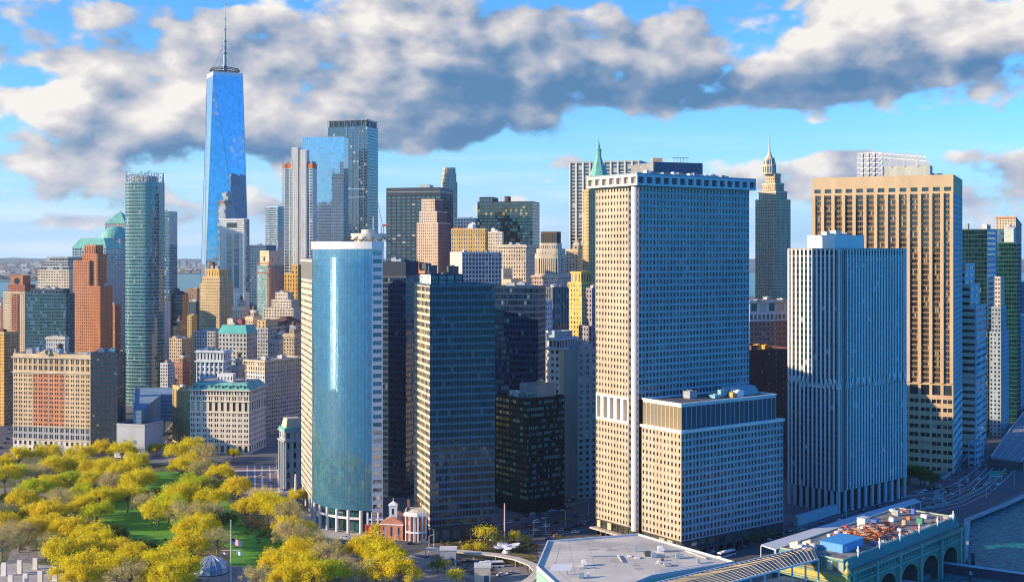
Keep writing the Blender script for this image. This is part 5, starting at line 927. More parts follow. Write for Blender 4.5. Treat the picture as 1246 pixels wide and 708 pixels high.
    b.done()
waffle()
def brickchurch():
    # small brick church and rounded brick house at the foot of the cream-sided tower
    D = 640; p = cor(463, 490, 494, D, 12); b = Bld('brick_church', 'little red brick church with a white cupola in front of dark towers', p, 'church'); BR = wall((.48, .20, .12)); b.tier(p, 0, 9, S(BR, glass((.1, .12, .14), .1, .3), 3.9, 9, .34, .55), parapet=.5, cornice=[(8, 8.5, .4, WHITE)]); A, B = Vector(p[1]), Vector(p[2]); dd = (B-A).normalized(); nn = Vector((dd.y, -dd.x)); mid = (A+B)/2
    g = b.mb('gable_roof', wall((.42, .34, .26))); bk = -nn*14; a0, a1, ap = A-nn*.5, B-nn*.5, mid-nn*.5
    g.quad((*a0, 9.2), (*ap, 12.6), (*(ap+bk), 12.6), (*(a0+bk), 9.2)); g.quad((*ap, 12.6), (*a1, 9.2), (*(a1+bk), 9.2), (*(ap+bk), 12.6)); b.mb('gable', BR).tri((*a0, 9.2), (*a1, 9.2), (*ap, 12.6))
    cu = b.mb('cupola', WHITE); q = mid-nn*3; sq = lambda r: [(q.x-r, q.y-r), (q.x+r, q.y-r), (q.x+r, q.y+r), (q.x-r, q.y+r)]; cu.prism(sq(2.1), 11, 18.4); cu.ring(sq(2.1), -.002, .4, 18.0, 18.5); cu.prism(sq(2.1), 18.5, 20.4, poly1=sq(.1)); cu.bar((q.x, q.y, 20.2), (q.x, q.y, 22), .14, 5); m = MB(); m.quad((q.x-.6, q.y-2.13, 13.5), (q.x+.6, q.y-2.13, 13.5), (q.x+.6, q.y-2.13, 16.6), (q.x-.6, q.y-2.13, 16.6)); m.build('cupola_window', G_DARK, b.root); b.done()
    c = at(509, 636)+Vector((0, 9)); p = [(c.x-7.6, c.y+7), (c.x-7.6, c.y-4.6), (c.x-4.2, c.y-7.4), (c.x-.6, c.y-8.4), (c.x+3.2, c.y-7.4), (c.x+7.6, c.y-5.0), (c.x+7.6, c.y+7)]
    b = Bld('portico_house', 'red brick house with a curved white columned portico beside the little church', p, 'house'); b.tier(p, 0, 14.5, S(wall((.50, .20, .13)), G_DARK, 2.6, 4.7, .4, .55), roofm=wall((.56, .52, .44)), cornice=[(13.4, 14.4, .7, WHITE)], parapet=.8, wallm=WHITE)
    for (x, y) in ((-6.9, -5.9), (-4.4, -7.9), (-2.2, -8.7), (0, -9.1), (2.2, -8.5), (4.2, -7.6)):
        m = MB(); m.bar((c.x+x, c.y+y, 0), (c.x+x, c.y+y, 13.3), .34, 8); m.build('column', WHITE, b.root)
    pf = b.mb('portico_floor', WHITE); pf.prism([(c.x-7.4, c.y-4.8), (c.x-6.9, c.y-6.3), (c.x-4.4, c.y-8.3), (c.x, c.y-9.6), (c.x+4.4, c.y-8), (c.x+3, c.y-7.4), (c.x-.6, c.y-8.5), (c.x-4.2, c.y-7.5)], 4.6, 5.3, bottom=True)
    hr = b.mb('low_roof', wall((.5, .46, .38))); hr.prism(inset(p, 1), 14.52, 16.2, poly1=inset(p, 4.2)); ch = b.mb('chimney', BRICK)
    for (x, y) in ((-6.4, 4), (-1, 5.6), (5.5, 5.2)): ch.box(c.x+x-.7, c.y+y-.5, 14.52, c.x+x+.7, c.y+y+.5, 20, False)
    b.done()
brickchurch()

# ------------------------------------------------------------------ right-hand towers
D = 705; p = cor(958.5, 1020, 1103, D, 50); b = Bld('white_striped_tower', 'blue shaded tower with bright white vertical stripes and white rooftop box', p, 'skyscraper'); z = lambda py: zat(py, D)
SW = wall((.62, .62, .60), .18, .5); GT = glass((.02, .045, .075), .05, .02, (.3, .34, .36), .012, 1.9); ST = dict(wallm=wall((.05, .08, .12), .2, .4), glassm=GT, bw=3.1, fh=3.7, ww=.9, wh=.66, rec=.1, curtain='glazing', pier=(1.3, .16, SW, 'white_piers'))
A, B, C_ = [Vector(v) for v in p[1:4]]; b.tier(p, 13, z(312), ST, roof=False, parapet=0); b.tier(p, z(312), z(303), dict(wallm=wall((.30, .27, .24)), glassm=G_BLACK, bw=3.1, fh=5, ww=.7, wh=.7, rec=.3, curtain='plant_louvres', pier=(1.3, .16, SW, 'white_piers')), roofm=ROOF, parapet=.5)
b.tier(inset(p, 3.5), 0, 13, S(wall((.05, .07, .1)), G_BLACK, 7, 13, .8, .8, curtain='lobby_glass'), roof=False, parapet=0); b.mb('soffit', DGREY).ngon([(x, y, 13) for x, y in reversed(p)])
for (P, Q, n) in ((A, B, 8), (B, C_, 10)):
    dd = (Q-P).normalized(); nn = Vector((dd.y, -dd.x))
    for k in range(n+1):
        q = P.lerp(Q, .012+.976*k/n)-nn*.9; m = MB(); m.bar((*q, 0), (*q, 13), 1.1, 8); m.build('column', wall((.42, .45, .48), .1), b.root)
no = b.mb('corner_notch', wall((.02, .04, .06), .2, .3)); n1 = (C_-B).normalized(); n2 = (A-B).normalized(); no.prism([tuple(B+n2*1.4-n1*.0+Vector((0, -1.15))), tuple(B+n1*5.2+Vector((.6, -1.25))), tuple(B+n1*5.2+Vector((0, .8))), tuple(B+n2*1.4+Vector((0, .8)))], 13.05, z(304))
for k in range(3): q = B.lerp(B+n1*5, .15+.3*k)+Vector((.2, -1.45)); b.mb('white_piers', SW).bar((*q, 13), (*q, z(304)), .22, 4)
c = sum((Vector(v) for v in p), Vector((0, 0)))/4; q = shrink(p, .28, .18, .08, .5); b.tier(q, z(303), z(286.5), S(wall((.64, .62, .58), .08), G_DARK, 90, 90, .01, .01), parapet=.4)
for (P, Q, n) in ((A, B, 11), (B, C_, 13)):                                     # flared pier caps near mid height
    dd = (Q-P).normalized(); nn = Vector((dd.y, -dd.x)); fl = b.mb('pier_flares', SW)
    for k in range(n): t = P.lerp(Q, (k+.5)/n)+nn*.45; fl.bar((*(t-dd*1.4), z(474)), (*t, z(462)), .4, 4); fl.bar((*(t+dd*1.4), z(474)), (*t, z(462)), .4, 4)
b.units(7, 6); b.done()

D = 829; p = cor(988.5, 1160, 1171, D, 25.5); b = Bld('tan_ribbed_tower', 'very wide tan office tower with vertical ribs and white lattice on its roof', p, 'skyscraper'); z = lambda py: zat(py, D); TA = wall((.52, .375, .225), .2); FG_ = glass((.03, .028, .026), .08, .12, (.40, .30, .18), .02, 1.7)
up = S(wall((.20, .14, .09), .2), FG_, 7.5, 3.75, .74, .62, rec=.3, g=4, gap=.12, pier=(2.3, 1.1, TA, 'stone_ribs')); rs = S(wall((.40, .40, .42), .1), G_DARK, 3.4, 3.75, .5, .6, curtain='glazing')
b.tier(p, z(467), z(235), up, {2: rs}, roof=False, parapet=0); b.tier(p, z(235), z(226), S(TA, G_DARK, 7.5, 9, .62, .55, sill=.3, rec=1.2), {2: None}, roof=False, parapet=0); b.tier(p, z(226), z(214), S(TA, FG_, 90, 90, .01, .01), roofm=ROOF)
b.tier(p, z(484), z(467), S(TA, G_DARK, 7.5, 9, .74, .72, rec=.8), {2: rs}, roof=False, parapet=0); lo = S(TA, G_DARK, 7.5, 5.8, .80, .46, g=2, gap=.08, rec=.6); b.tier(p, 0, z(484), lo, {2: S(wall((.5, .5, .5), .1), G_DARK, 40, 5.8, .96, .4, rec=.5)}, roof=False, parapet=0)
cq = shrink(p, .18, .14, .2, .3); A, B = Vector(p[1]), Vector(p[2]); dd = (B-A).normalized(); nn = Vector((dd.y, -dd.x)); L = (B-A).length; q0 = A.lerp(B, .50)-nn*10; b.tier([tuple(q0-nn*16), tuple(q0), tuple(q0+dd*32), tuple(q0+dd*32-nn*16)], z(214), z(200), S(wall((.42, .43, .36)), G_DARK, 90, 90, .01, .01), parapet=.5)
la = b.mb('roof_lattice', WHITE); o_ = A.lerp(B, .315)-nn*9
def truss(o0, n, w_, h_, z0, r):
    for i in range(n):
        for j in range(5):
            za, zb = z0+h_*j/5, z0+h_*(j+1)/5; a0, a1 = o0+dd*w_*i/n, o0+dd*w_*(i+1)/n
            for dep in (0, -7):
                e0, e1 = a0+nn*dep, a1+nn*dep; la.bar((*e0, za), (*e1, zb), r, 4, caps=False); la.bar((*e0, zb), (*e1, zb), r, 4, caps=False); la.bar((*e0, za), (*e0, zb), r, 4, caps=False)
            la.bar((*a1, za), (*a1, zb), r, 4, caps=False)
            la.bar((*a0, zb), (*(a0-nn*7), zb), r, 4, caps=False)
truss(o_, 4, 17, 18, z(214)+.5, .28)
t0 = o_+dd*17
for i in range(10):
    a0, a1 = t0+dd*3.0*i, t0+dd*3.0*(i+1); za, zb = z(200)+10-.35*i, z(200)+10-.35*(i+1)
    for dep in (0, -6): la.bar((*(a0+nn*dep), za), (*(a1+nn*dep), zb), .28, 4); la.bar((*(a0+nn*dep), za-3), (*(a1+nn*dep), zb-3), .28, 4); la.bar((*(a0+nn*dep), za-3), (*(a1+nn*dep), zb), .2, 4)
    la.bar((*a0, za), (*(a0-nn*6), za), .2, 4)
    if i % 3 == 2: la.bar((*a0, za-3), (*a0, z(200)), .28, 4)
b.units(8, 8, shrink(p, .75, .05, .15, .5), z(214)); b.done()

# low brown blocks between the waffle tower and the striped tower
D = 880; p = cor(905, 912, 966, D, 70); b = Bld('arched_top_block', 'brick block with a pale top storey of arched windows behind striped tower', p); z = lambda py: zat(py, D); b.tier(p, 0, z(391), S(wall((.32, .17, .15)), G_DARK, 3.6, 3.9, .6, .5), roof=False, parapet=0); b.tier(p, z(391), z(381), S(wall((.56, .55, .53)), G_DARK, 3.6, 6, .6, .6), roof=False, parapet=0); b.tier(p, z(381), z(367), S(wall((.56, .55, .53)), G_DARK, 7, 8.5, .66, .7), cornice=[(z(369), z(367), .6, LIME)]); b.units(9, 5, mats=[WHITE, GREY]); b.done()
D = 800; p = cor(None, 906, 966, D, 66, sl=46); b = Bld('maroon_brick_block', 'dark maroon brick block in shade between the waffle and striped towers', p); z = lambda py: zat(py, D); b.tier(p, 0, z(428), S(wall((.16, .05, .045), .2), G_DARK, 5.5, 3.9, .22, .4, curtain='glazing'), roofm=ROOFD); b.units(6, 5, mats=[wall((.6, .3, .05)), BROWN, DGREY]); b.done()

# glass towers at the right edge
D = 1010; p = cor(1160, 1201, 1213, D, 34); b = Bld('teal_glass_tower', 'teal glass tower with dark ribbed right side beside the tan ribbed tower', p); z = lambda py: zat(py, D); b.tier(p, 0, z(280), S(wall((.012, .06, .075), .1, .4), G_EDGE, 2.4, 3.8, .94, .84, curtain='curtain_wall', rec=.05), {2: S(wall((.25, .33, .42), .1), G_DARK, 40, 4.6, .92, .45, rec=.4)}); b.units(2, 3, hmax=6); b.done()
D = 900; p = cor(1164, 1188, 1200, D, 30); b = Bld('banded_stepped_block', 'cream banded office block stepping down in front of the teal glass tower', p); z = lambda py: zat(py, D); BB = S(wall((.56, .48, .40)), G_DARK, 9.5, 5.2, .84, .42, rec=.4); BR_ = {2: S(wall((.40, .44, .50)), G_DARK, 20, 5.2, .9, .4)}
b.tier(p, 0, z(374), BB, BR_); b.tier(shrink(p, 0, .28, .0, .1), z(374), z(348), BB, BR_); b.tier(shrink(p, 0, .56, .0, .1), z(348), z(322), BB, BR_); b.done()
D = 1080; p = cor(1196, 1237, 1242, D, 38); b = Bld('green_glass_tower', 'emerald green glass tower with a dark side at the right edge', p); z = lambda py: zat(py, D); b.tier(p, 0, z(296), S(wall((.015, .08, .08), .1, .4), G_GREEN, 2.3, 3.8, .94, .84, curtain='curtain_wall', rec=.05), {2: S(NAVY, G_BLUE, 3, 3.8, .8, .6, curtain='glazing')}); b.tier(shrink(p, .2, .35, .2, .2), z(296), z(279), S(wall((.05, .1, .16)), G_BLUE, 5, 6, .7, .5, curtain='glazing'), parapet=.5); b.tier(shrink(p, .62, .1, .1, .3), z(296), z(278), S(wall((.42, .46, .40)), G_DARK, 20, 20, .05, .05), parapet=.5); b.units(3, 4, hmax=5); b.done()
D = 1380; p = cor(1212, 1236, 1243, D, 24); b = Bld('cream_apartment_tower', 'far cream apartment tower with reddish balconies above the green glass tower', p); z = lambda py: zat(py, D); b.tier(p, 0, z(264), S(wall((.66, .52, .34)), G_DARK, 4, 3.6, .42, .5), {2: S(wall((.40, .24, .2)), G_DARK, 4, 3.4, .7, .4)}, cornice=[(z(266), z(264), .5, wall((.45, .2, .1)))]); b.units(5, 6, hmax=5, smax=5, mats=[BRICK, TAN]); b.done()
D = 1000; p = cor(1204, 1218, 1228, D, 34); b = Bld('shade_tinted_stepped_block', 'white stepped block, tinted pale blue for shade, in front of the green glass tower', p); z = lambda py: zat(py, D); BP = S(wall((.28, .33, .37)), G_DARK, 3.6, 4, .5, .5); b.tier(p, 0, z(405), BP); b.tier(shrink(p, .1, .1, .1, .2), z(405), z(375), BP); b.tier(shrink(p, .3, .2, .2, .3), z(375), z(338), S(wall((.56, .46, .36)), G_DARK, 3.6, 4, .5, .5)); b.done()  # white stone: its blue shade is painted into the lower tiers' colour
D = 1120; blk('far_blue_block', 'blue office block at the right edge beyond the green glass tower', cor(1226, 1240, 1250, D, 40), zat(385, D), S(wall((.26, .32, .38)), G_BLUE, 3.2, 3.8, .6, .5), units=2).done()
D = 1500; blk('edge_tower', 'hazy far office tower cut by the right edge of the view', cor(1236, 1262, 1280, D, 30), zat(345, D), S(wall((.3, .32, .36)), G_BLUE, 4, 4, .6, .5, curtain='glazing')).done()
D = 850; p = cor(1178, 1187, 1197, D, 40); b = Bld('low_podium', 'low grey podium block at the foot of the banded stepped block', p); b.tier(p, 0, zat(540, D), S(wall((.3, .36, .4)), G_BLUE, 5, 5, .7, .5), roofm=ground('blue_roof', (.1, .2, .3), (.2, .3, .4), .1)); b.done()
# red lattice crane
D = 1150; c = at(465.5, D); m = MB()
for k in range(26):
    z0, z1 = 60+k*4.6, 64.6+k*4.6
    for (x, y) in ((-1, -1), (1, -1), (1, 1), (-1, 1)): m.bar((c.x+x, c.y+y, z0), (c.x+x, c.y+y, z1), .2, 4, caps=False)
    m.bar((c.x-1, c.y-1, z0), (c.x+1, c.y-1, z1), .14, 4, caps=False); m.bar((c.x-1, c.y+1, z0), (c.x-1, c.y-1, z1), .14, 4, caps=False)
RC = paint((.55, .10, .07)); r = empty('tower_crane', (c.x, c.y, 0), 'thin red lattice tower crane beside the black steel tower', 'crane'); m.bar((c.x, c.y, 0), (c.x, c.y, 60), .9, 6); m.build('mast', RC, r)
m = MB(); tip = (c.x-5, c.y-2, 205)
for (y) in (-.8, .8): m.bar((c.x, c.y+y, 180), tip, .22, 4)
for k in range(8): t0, t1 = k/8, (k+1)/8; P0, P1 = Vector((c.x, c.y-.8, 180)).lerp(Vector(tip), t0), Vector((c.x, c.y+.8, 180)).lerp(Vector(tip), t1); m.bar(P0, P1, .12, 4)
m.bar((c.x, c.y, 180), (c.x+7, c.y, 181), .9, 5); m.build('jib', RC, r)
# ------------------------------------------------------------------ ferry terminal with its pale roof and ribbed canopy
def terminal():
    zr = 22.0; pix = [(653, 690), (666, 659), (682, 658.3), (777, 650.5), (894, 684.5), (868, 689.5), (794, 701), (742, 722), (716, 748)]
    p = [tuple(gp(px, py, zr)[:2]) for px, py in pix]
    if area2(p) < 0: p.reverse()
    b = Bld('ferry_terminal', 'low ferry terminal with a broad pale flat roof and small roof vents', p)
    fin = wall((.34, .42, .36), .1); m = b.mb('wall', PGREY); n = len(p)
    for i in range(n):
        A, B = Vector(p[i]), Vector(p[(i+1) % n]); m.quad((*A, 0), (*B, 0), (*B, zr), (*A, zr)); d = (B-A).normalized(); nn = Vector((d.y, -d.x)); L = (B-A).length
        if nn.dot(-A) > 0:
            f = b.mb('green_fins', wall((.20, .40, .28), .2))
            for k in range(int(zr/2.2)): f.quad((*(A+nn*.6), k*2.2+.3), (*(B+nn*.6), k*2.2+.3), (*(B+nn*.1), k*2.2+1.3), (*(A+nn*.1), k*2.2+1.3))
    seam = b.mb('membrane_seams', wall((.36, .33, .28))); o0, o1, o2 = gp(676, 690, zr+.012), gp(860, 681, zr+.012), gp(740, 655, zr+.012)
    for k in range(9):
        t = k/9; a_, e_ = gp(672, 690-30*t, zr+.012), gp(872-70*t, 687-33*t, zr+.012); d = (e_-a_).normalized(); nn = Vector((-d.y, d.x, 0))*.07; seam.quad(a_-nn, e_-nn, e_+nn, a_+nn)
    for k in range(7):
        a_, e_ = gp(692+k*22, 657.6-k*.4, zr+.016), gp(700+k*26, 698-k*1.5, zr+.016); d = (e_-a_).normalized(); nn = Vector((-d.y, d.x, 0))*.07; seam.quad(a_-nn, e_-nn, e_+nn, a_+nn)
    st = b.mb('puddle_stains', wall((.34, .31, .27), .4, .35)); rs = random.Random(8)
    for k in range(16):
        c = gp(rs.uniform(690, 850), rs.uniform(664, 692), zr+.020+.001*k); w_ = rs.uniform(.8, 2.6); st.ngon([(c.x+w_*rs.uniform(.6, 1.3)*1.5*math.cos(j*math.pi/6), c.y+w_*rs.uniform(.6, 1.3)*math.sin(j*math.pi/6), c.z) for j in range(12)])
    du = b.mb('duct', wall((.46, .45, .43)))
    for (x0, y0, x1, y1) in ((720, 676, 752, 675), (752, 675, 757, 683), (835, 670, 860, 679)):
        a_, e_ = gp(x0, y0, zr+.5), gp(x1, y1, zr+.5); du.bar(a_, e_, .35, 6)
    b.mb('roof', ROOFW).cap(p, zr); b.mb('parapet', wall((.60, .58, .54), .1)).ring(p, .6, .006, zr, zr+.8)
    s = b.mb('roof_seam', wall((.42, .40, .38))); q = [gp(683, 660, zr+.01), gp(674, 690, zr+.01), gp(700, 712, zr+.01)]
    for i in range(2):
        d = (q[i+1]-q[i]).normalized(); nn = Vector((-d.y, d.x, 0))*.22; s.quad(q[i]-nn, q[i+1]-nn, q[i+1]+nn, q[i]+nn)
    sk = b.mb('roof_patch', wall((.68, .67, .64), .06)); sk.quad(*[gp(x, y, zr+.015) for x, y in ((668, 694), (694, 694), (698, 686), (672, 686))])
    rr = random.Random(3)
    for i, (px, py, w, h) in enumerate(((711, 688, 2.2, 2.6), (712, 691, 1.4, 1.4), (707, 703, 2.2, 2.2), (716, 702, 1.0, 2.2), (690, 699, .6, 1.6), (774, 671, 1.0, 2.4), (788, 676, 2.8, 2.2), (795, 678, 2.0, 2.2), (804, 671, 2.8, 2.6), (825, 679, 2.2, 2.2), (801, 685, 1.2, 1.2), (806, 682, 1.2, 1.2), (812, 688, 3.0, 1.2), (850, 685, 1.4, 2.0), (766, 677, 1.8, .8), (775, 679, 2.4, .7))):
        g = gp(px, py, zr); m = MB(); m.box(g.x-w*.4, g.y-w*.4, zr, g.x+w*.4, g.y+w*.4, zr+h*.3, False); m.box(g.x-w/2, g.y-w/2, zr+h*.3, g.x+w/2, g.y+w/2, zr+h*.85); m.box(g.x-w*.32, g.y-w*.32, zr+h*.85, g.x+w*.32, g.y+w*.32, zr+h, False); m.build('roof_vent', rr.choice([WHITE, WHITE, GREY, DGREY, BLUEG]), b.root)
    rl = b.mb('roof_rail', WHITE)
    for k in range(30):
        t = k/29; a = gp(795, 699.5, zr).lerp(gp(869, 688.5, zr), t); rl.bar((a.x, a.y, zr), (a.x, a.y, zr+1.5), .12, 4)
    for h in (.8, 1.5): a, e = gp(795, 699.5, zr), gp(869, 688.5, zr); rl.bar((a.x, a.y, zr+h), (e.x, e.y, zr+h), .14, 4)
    b.done()
    # ribbed glazed canopy that runs on to the old ferry building
    zt = 24.6; A0, A1, B0, B1 = gp(742, 722, zt), gp(986, 664, zt), gp(820, 727, zt-1.4), gp(996, 680, zt-1.4)
    N = 40; r = empty('glazed_canopy', (A1.x, A1.y, 0), 'long ribbed bronze glazed canopy between the terminal roof and the green ferry building', 'canopy')
    gl = MB(); rb = MB(); ed = MB(); po = MB()
    for k in range(N):
        t0, t1 = k/N, (k+1)/N; a, a2, c, c2 = A0.lerp(A1, t0), A0.lerp(A1, t1), B0.lerp(B1, t0), B0.lerp(B1, t1); up = Vector((0, 0, 2.2)); m0, m1 = (a+c)/2+up*.6, (a2+c2)/2+up*.6
        gl.quad(c, c2, m1, m0); gl.quad(m0, m1, a2, a); rb.bar(c, m0, .2, 4); rb.bar(m0, a, .2, 4)
    for (P, Q) in ((A0, A1), (B0, B1)): ed.bar(P, Q, .5, 4)
    for k in range(0, N+1, 4): c = B0.lerp(B1, k/N); po.bar((c.x, c.y, 2), (c.x, c.y, c.z), .4, 6)
    gl.build('glazing', glass((.03, .05, .065), .12, .3, (.20, .17, .10), .03, 1.7), r); rb.build('ribs', wall((.50, .40, .26)), r); ed.build('edge_beam', wall((.45, .52, .56)), r); po.build('posts', PGREY, r)
    dk = empty('upper_deck', (B1.x, B1.y, 0), 'pale concrete passenger deck with blue railing below the ribbed canopy', 'deck'); m = MB(); q = [gp(905, 712, 12), gp(985, 692, 12), gp(985, 704, 12), gp(910, 730, 12)]; m.prism([tuple(v[:2]) for v in q][::-1] if area2([tuple(v[:2]) for v in q]) < 0 else [tuple(v[:2]) for v in q], 6, 12); m.build('slab', PAVEL, dk); ra = MB(); a, e = q[3], q[2]
    for k in range(25): s = a.lerp(e, k/24); ra.bar((s.x, s.y, 12), (s.x, s.y, 13.4), .1, 4)
    ra.bar(a+Vector((0, 0, 1.4)), e+Vector((0, 0, 1.4)), .15, 4); ra.build('railing', paint((.04, .12, .32)), dk)
    # long pale roof running behind the old ferry building
    r = empty('covered_walkway', tuple(gp(1020, 635, 12)[:2])+(0,), 'long narrow covered walkway with pale blue flat roof behind the green ferry building', 'walkway'); m = MB(); po = MB(); A = [gp(926, 662, 12), gp(1040, 627, 12), gp(1112, 606, 12)]; B = [gp(944, 668, 12), gp(1052, 632, 12), gp(1120, 609, 12)]
    for i in range(2): m.prism([tuple(B[i][:2]), tuple(B[i+1][:2]), tuple(A[i+1][:2]), tuple(A[i][:2])], 11.3, 12, bottom=True)
    for k in range(14):
        for Q in (A, B): s = Q[0].lerp(Q[2], k/13); po.bar((s.x, s.y, 0), (s.x, s.y, 11.3), .35, 6)
    m.build('roof', wall((.46, .50, .54), .1), r); po.build('posts', PGREY, r)
terminal()

def ferry_building():
    A = Vector((142, 507)); B = Vector((225, 594)); d = (B-A).normalized(); L = (B-A).length; n = Vector((d.y, -d.x)); back = -n; W = 36
    P = lambda u, z, o=0: (A.x+d.x*u+n.x*o, A.y+d.y*u+n.y*o, z)
    fp = [tuple(A+back*W), tuple(A), tuple(B), tuple(B+back*W)]
    b = Bld('ferry_building', 'ornate green cast iron ferry building with tall arches over the water', fp)
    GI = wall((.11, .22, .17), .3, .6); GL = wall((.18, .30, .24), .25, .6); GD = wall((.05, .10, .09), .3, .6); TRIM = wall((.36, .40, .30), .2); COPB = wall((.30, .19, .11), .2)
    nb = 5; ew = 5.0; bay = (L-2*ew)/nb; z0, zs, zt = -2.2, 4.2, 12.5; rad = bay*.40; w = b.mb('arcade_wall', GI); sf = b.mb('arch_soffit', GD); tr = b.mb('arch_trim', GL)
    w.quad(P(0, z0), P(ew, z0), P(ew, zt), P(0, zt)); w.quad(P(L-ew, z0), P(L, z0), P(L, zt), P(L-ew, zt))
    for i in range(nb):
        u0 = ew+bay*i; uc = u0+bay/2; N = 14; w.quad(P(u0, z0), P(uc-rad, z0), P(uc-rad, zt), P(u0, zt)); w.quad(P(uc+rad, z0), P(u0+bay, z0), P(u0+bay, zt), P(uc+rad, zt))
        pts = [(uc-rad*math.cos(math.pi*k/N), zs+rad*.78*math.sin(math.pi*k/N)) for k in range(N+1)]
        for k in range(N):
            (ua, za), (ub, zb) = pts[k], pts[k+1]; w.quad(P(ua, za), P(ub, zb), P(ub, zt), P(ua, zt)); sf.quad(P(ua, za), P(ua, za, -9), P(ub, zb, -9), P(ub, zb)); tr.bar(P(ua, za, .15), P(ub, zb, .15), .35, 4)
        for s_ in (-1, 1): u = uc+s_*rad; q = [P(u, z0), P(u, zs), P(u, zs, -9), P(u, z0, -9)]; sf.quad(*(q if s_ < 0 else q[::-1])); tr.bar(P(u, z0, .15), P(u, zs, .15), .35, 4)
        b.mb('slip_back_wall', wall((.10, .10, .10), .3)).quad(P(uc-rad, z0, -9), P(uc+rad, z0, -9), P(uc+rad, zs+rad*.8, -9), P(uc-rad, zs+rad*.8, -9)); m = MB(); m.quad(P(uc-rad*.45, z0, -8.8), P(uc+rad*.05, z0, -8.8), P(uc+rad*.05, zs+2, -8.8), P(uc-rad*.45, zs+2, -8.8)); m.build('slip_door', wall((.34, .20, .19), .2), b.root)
    for u in [0.9]+[ew+bay*i for i in range(nb+1)]+[L-.9]:
        m = MB(); m.prism([P(u-.9, 0, 1.3)[:2], P(u+.9, 0, 1.3)[:2], P(u+.9, 0, .004)[:2], P(u-.9, 0, .004)[:2]], z0, 16.8); m.prism([P(u-1.2, 0, 1.7)[:2], P(u+1.2, 0, 1.7)[:2], P(u+1.2, 0, .01)[:2], P(u-1.2, 0, .01)[:2]], 16.8, 18.2); m.build('pilaster', GL, b.root)
    w.quad(P(0, zt), P(L, zt), P(L, 17.6), P(0, 17.6)); e = b.mb('end_wall', GD); EL = b.mb('end_band', wall((.48, .38, .10), .25)); Q = lambda t, z, o=0: (A.x+back.x*t-d.x*o, A.y+back.y*t-d.y*o, z)
    e.quad(Q(W, z0), Q(0, z0), Q(0, 12.8), Q(W, 12.8)); EL.quad(Q(W, 12.8), Q(0, 12.8), Q(0, 17.6), Q(W, 17.6)); e.quad((*(B), z0), (*(B+back*W), z0), (*(B+back*W), 17.6), (*B, 17.6)); e.quad((*(B+back*W), z0), (*(A+back*W), z0), (*(A+back*W), 17.6), (*(B+back*W), 17.6))
    for (za, zb, o) in ((12.5, 13.3, 1.0), (14.0, 14.3, .5), (17.0, 17.7, 1.5)): b.mb('cornice', GL).ring(fp, -.004, o, za, zb)
    lg = b.mb('frieze_panels', GD)
    for k in range(34): u = 3+k*(L-6)/34; lg.quad(P(u, 14.6, .02), P(u+(L-6)/34*.7, 14.6, .02), P(u+(L-6)/34*.7, 16.6, .02), P(u, 16.6, .02))
    b.mb('copper_gutter', COPB).ring(fp, -.004, .5, 17.75, 18.5); up = inset(fp, 1.2); b.mb('sloped_roof', wall((.10, .22, .20), .25)).prism(up, 17.7, 22.6, top=False, poly1=inset(fp, 2.6)); rf = inset(fp, 2.6); b.mb('roof', ground('old_roof', (.10, .11, .12), (.22, .2, .18), .2, .9, (.28, .24, .2), .1)).cap(rf, 22.6); b.mb('roof_edge', TRIM).ring(rf, .5, .01, 22.4, 23.2)
    for u in (14, 34, 54, 74, 94, 112):
        m = MB(); m.bar(P(u, 22, -1.6), P(u, 27, -1.6), .28, 6); m.bar(P(u, 24.8, -1.6), P(u, 25.6, -1.6), .6, 6); m.build('roof_post', WHITE, b.root)
    rq = random.Random(17); lr = lambda u, t: Vector((A.x+d.x*u+back.x*t, A.y+d.y*u+back.y*t))
    for k in range(44):                                                        # small roof clutter along both edges
        u, t = rq.uniform(34, 116), rq.choice([rq.uniform(3.4, 6.5), rq.uniform(24, 32)]); c = lr(u, t); s1, s2, h = rq.uniform(.4, 1.5), rq.uniform(.4, 1.2), rq.uniform(.4, 1.5); q = [tuple(c-d*s1-back*s2), tuple(c+d*s1-back*s2), tuple(c+d*s1+back*s2), tuple(c-d*s1+back*s2)]
        if area2(q) < 0: q.reverse()
        m = MB(); m.prism(q, 22.6, 22.6+h); m.ring(q, -.002, .08, 22.6+h-.2, 22.6+h-.05); m.build('roof_box', rq.choice([WHITE, WHITE, TAN, GREY, paint((.5, .14, .04), .7), paint((.05, .12, .4)), paint((.45, .05, .04)), DGREY]), b.root)
    rp = b.mb('roof_railing', WHITE)
    for k in range(46): u = 34+k*1.8; rp.bar(P(u, 22.6, -2.9), P(u, 23.7, -2.9), .09, 4)
    for h in (23.1, 23.7): rp.bar(P(34, h, -2.9), P(115, h, -2.9), .09, 4)
    # glazed end gallery and gilded corner ornament
    ga = b.mb('end_gallery', glass((.10, .16, .12), .12, .3, (.35, .40, .3), .03)); gf = b.mb('gallery_frame', GL)
    for k in range(9): t0, t1 = 1+k*2.6, 1+(k+1)*2.6-.15; ga.quad(Q(t1, 17.9, .1), Q(t0, 17.9, .1), Q(t0, 22.4, .1), Q(t1, 22.4, .1)); gf.bar(Q(t0-.08, 17.8, .15), Q(t0-.08, 22.6, .15), .16, 4)
    m = MB(); m.lathe(*P(.3, 0, .6)[:2], [(.1, 10.5), (1.3, 11), (1.7, 12.2), (1.0, 13.4), (1.5, 14.8), (1.1, 17.0), (1.6, 18.6), (.5, 20.5), (.9, 22), (.1, 23.4)], 12); m.build('corner_ornament', paint((.52, .40, .12), .4, .4), b.root)
    b.done()
    roof = lambda u, t, z=22.62: Vector((A.x+d.x*u+back.x*t, A.y+d.y*u+back.y*t, z))
    def rbox(m, u, t, lu, lt, h, z=22.62):
        q = [tuple(roof(u+x, t+y)[:2]) for x, y in ((0, 0), (lu, 0), (lu, lt), (0, lt))]
        if area2(q) < 0: q.reverse()
        m.prism(q, z, z+h, True, True)
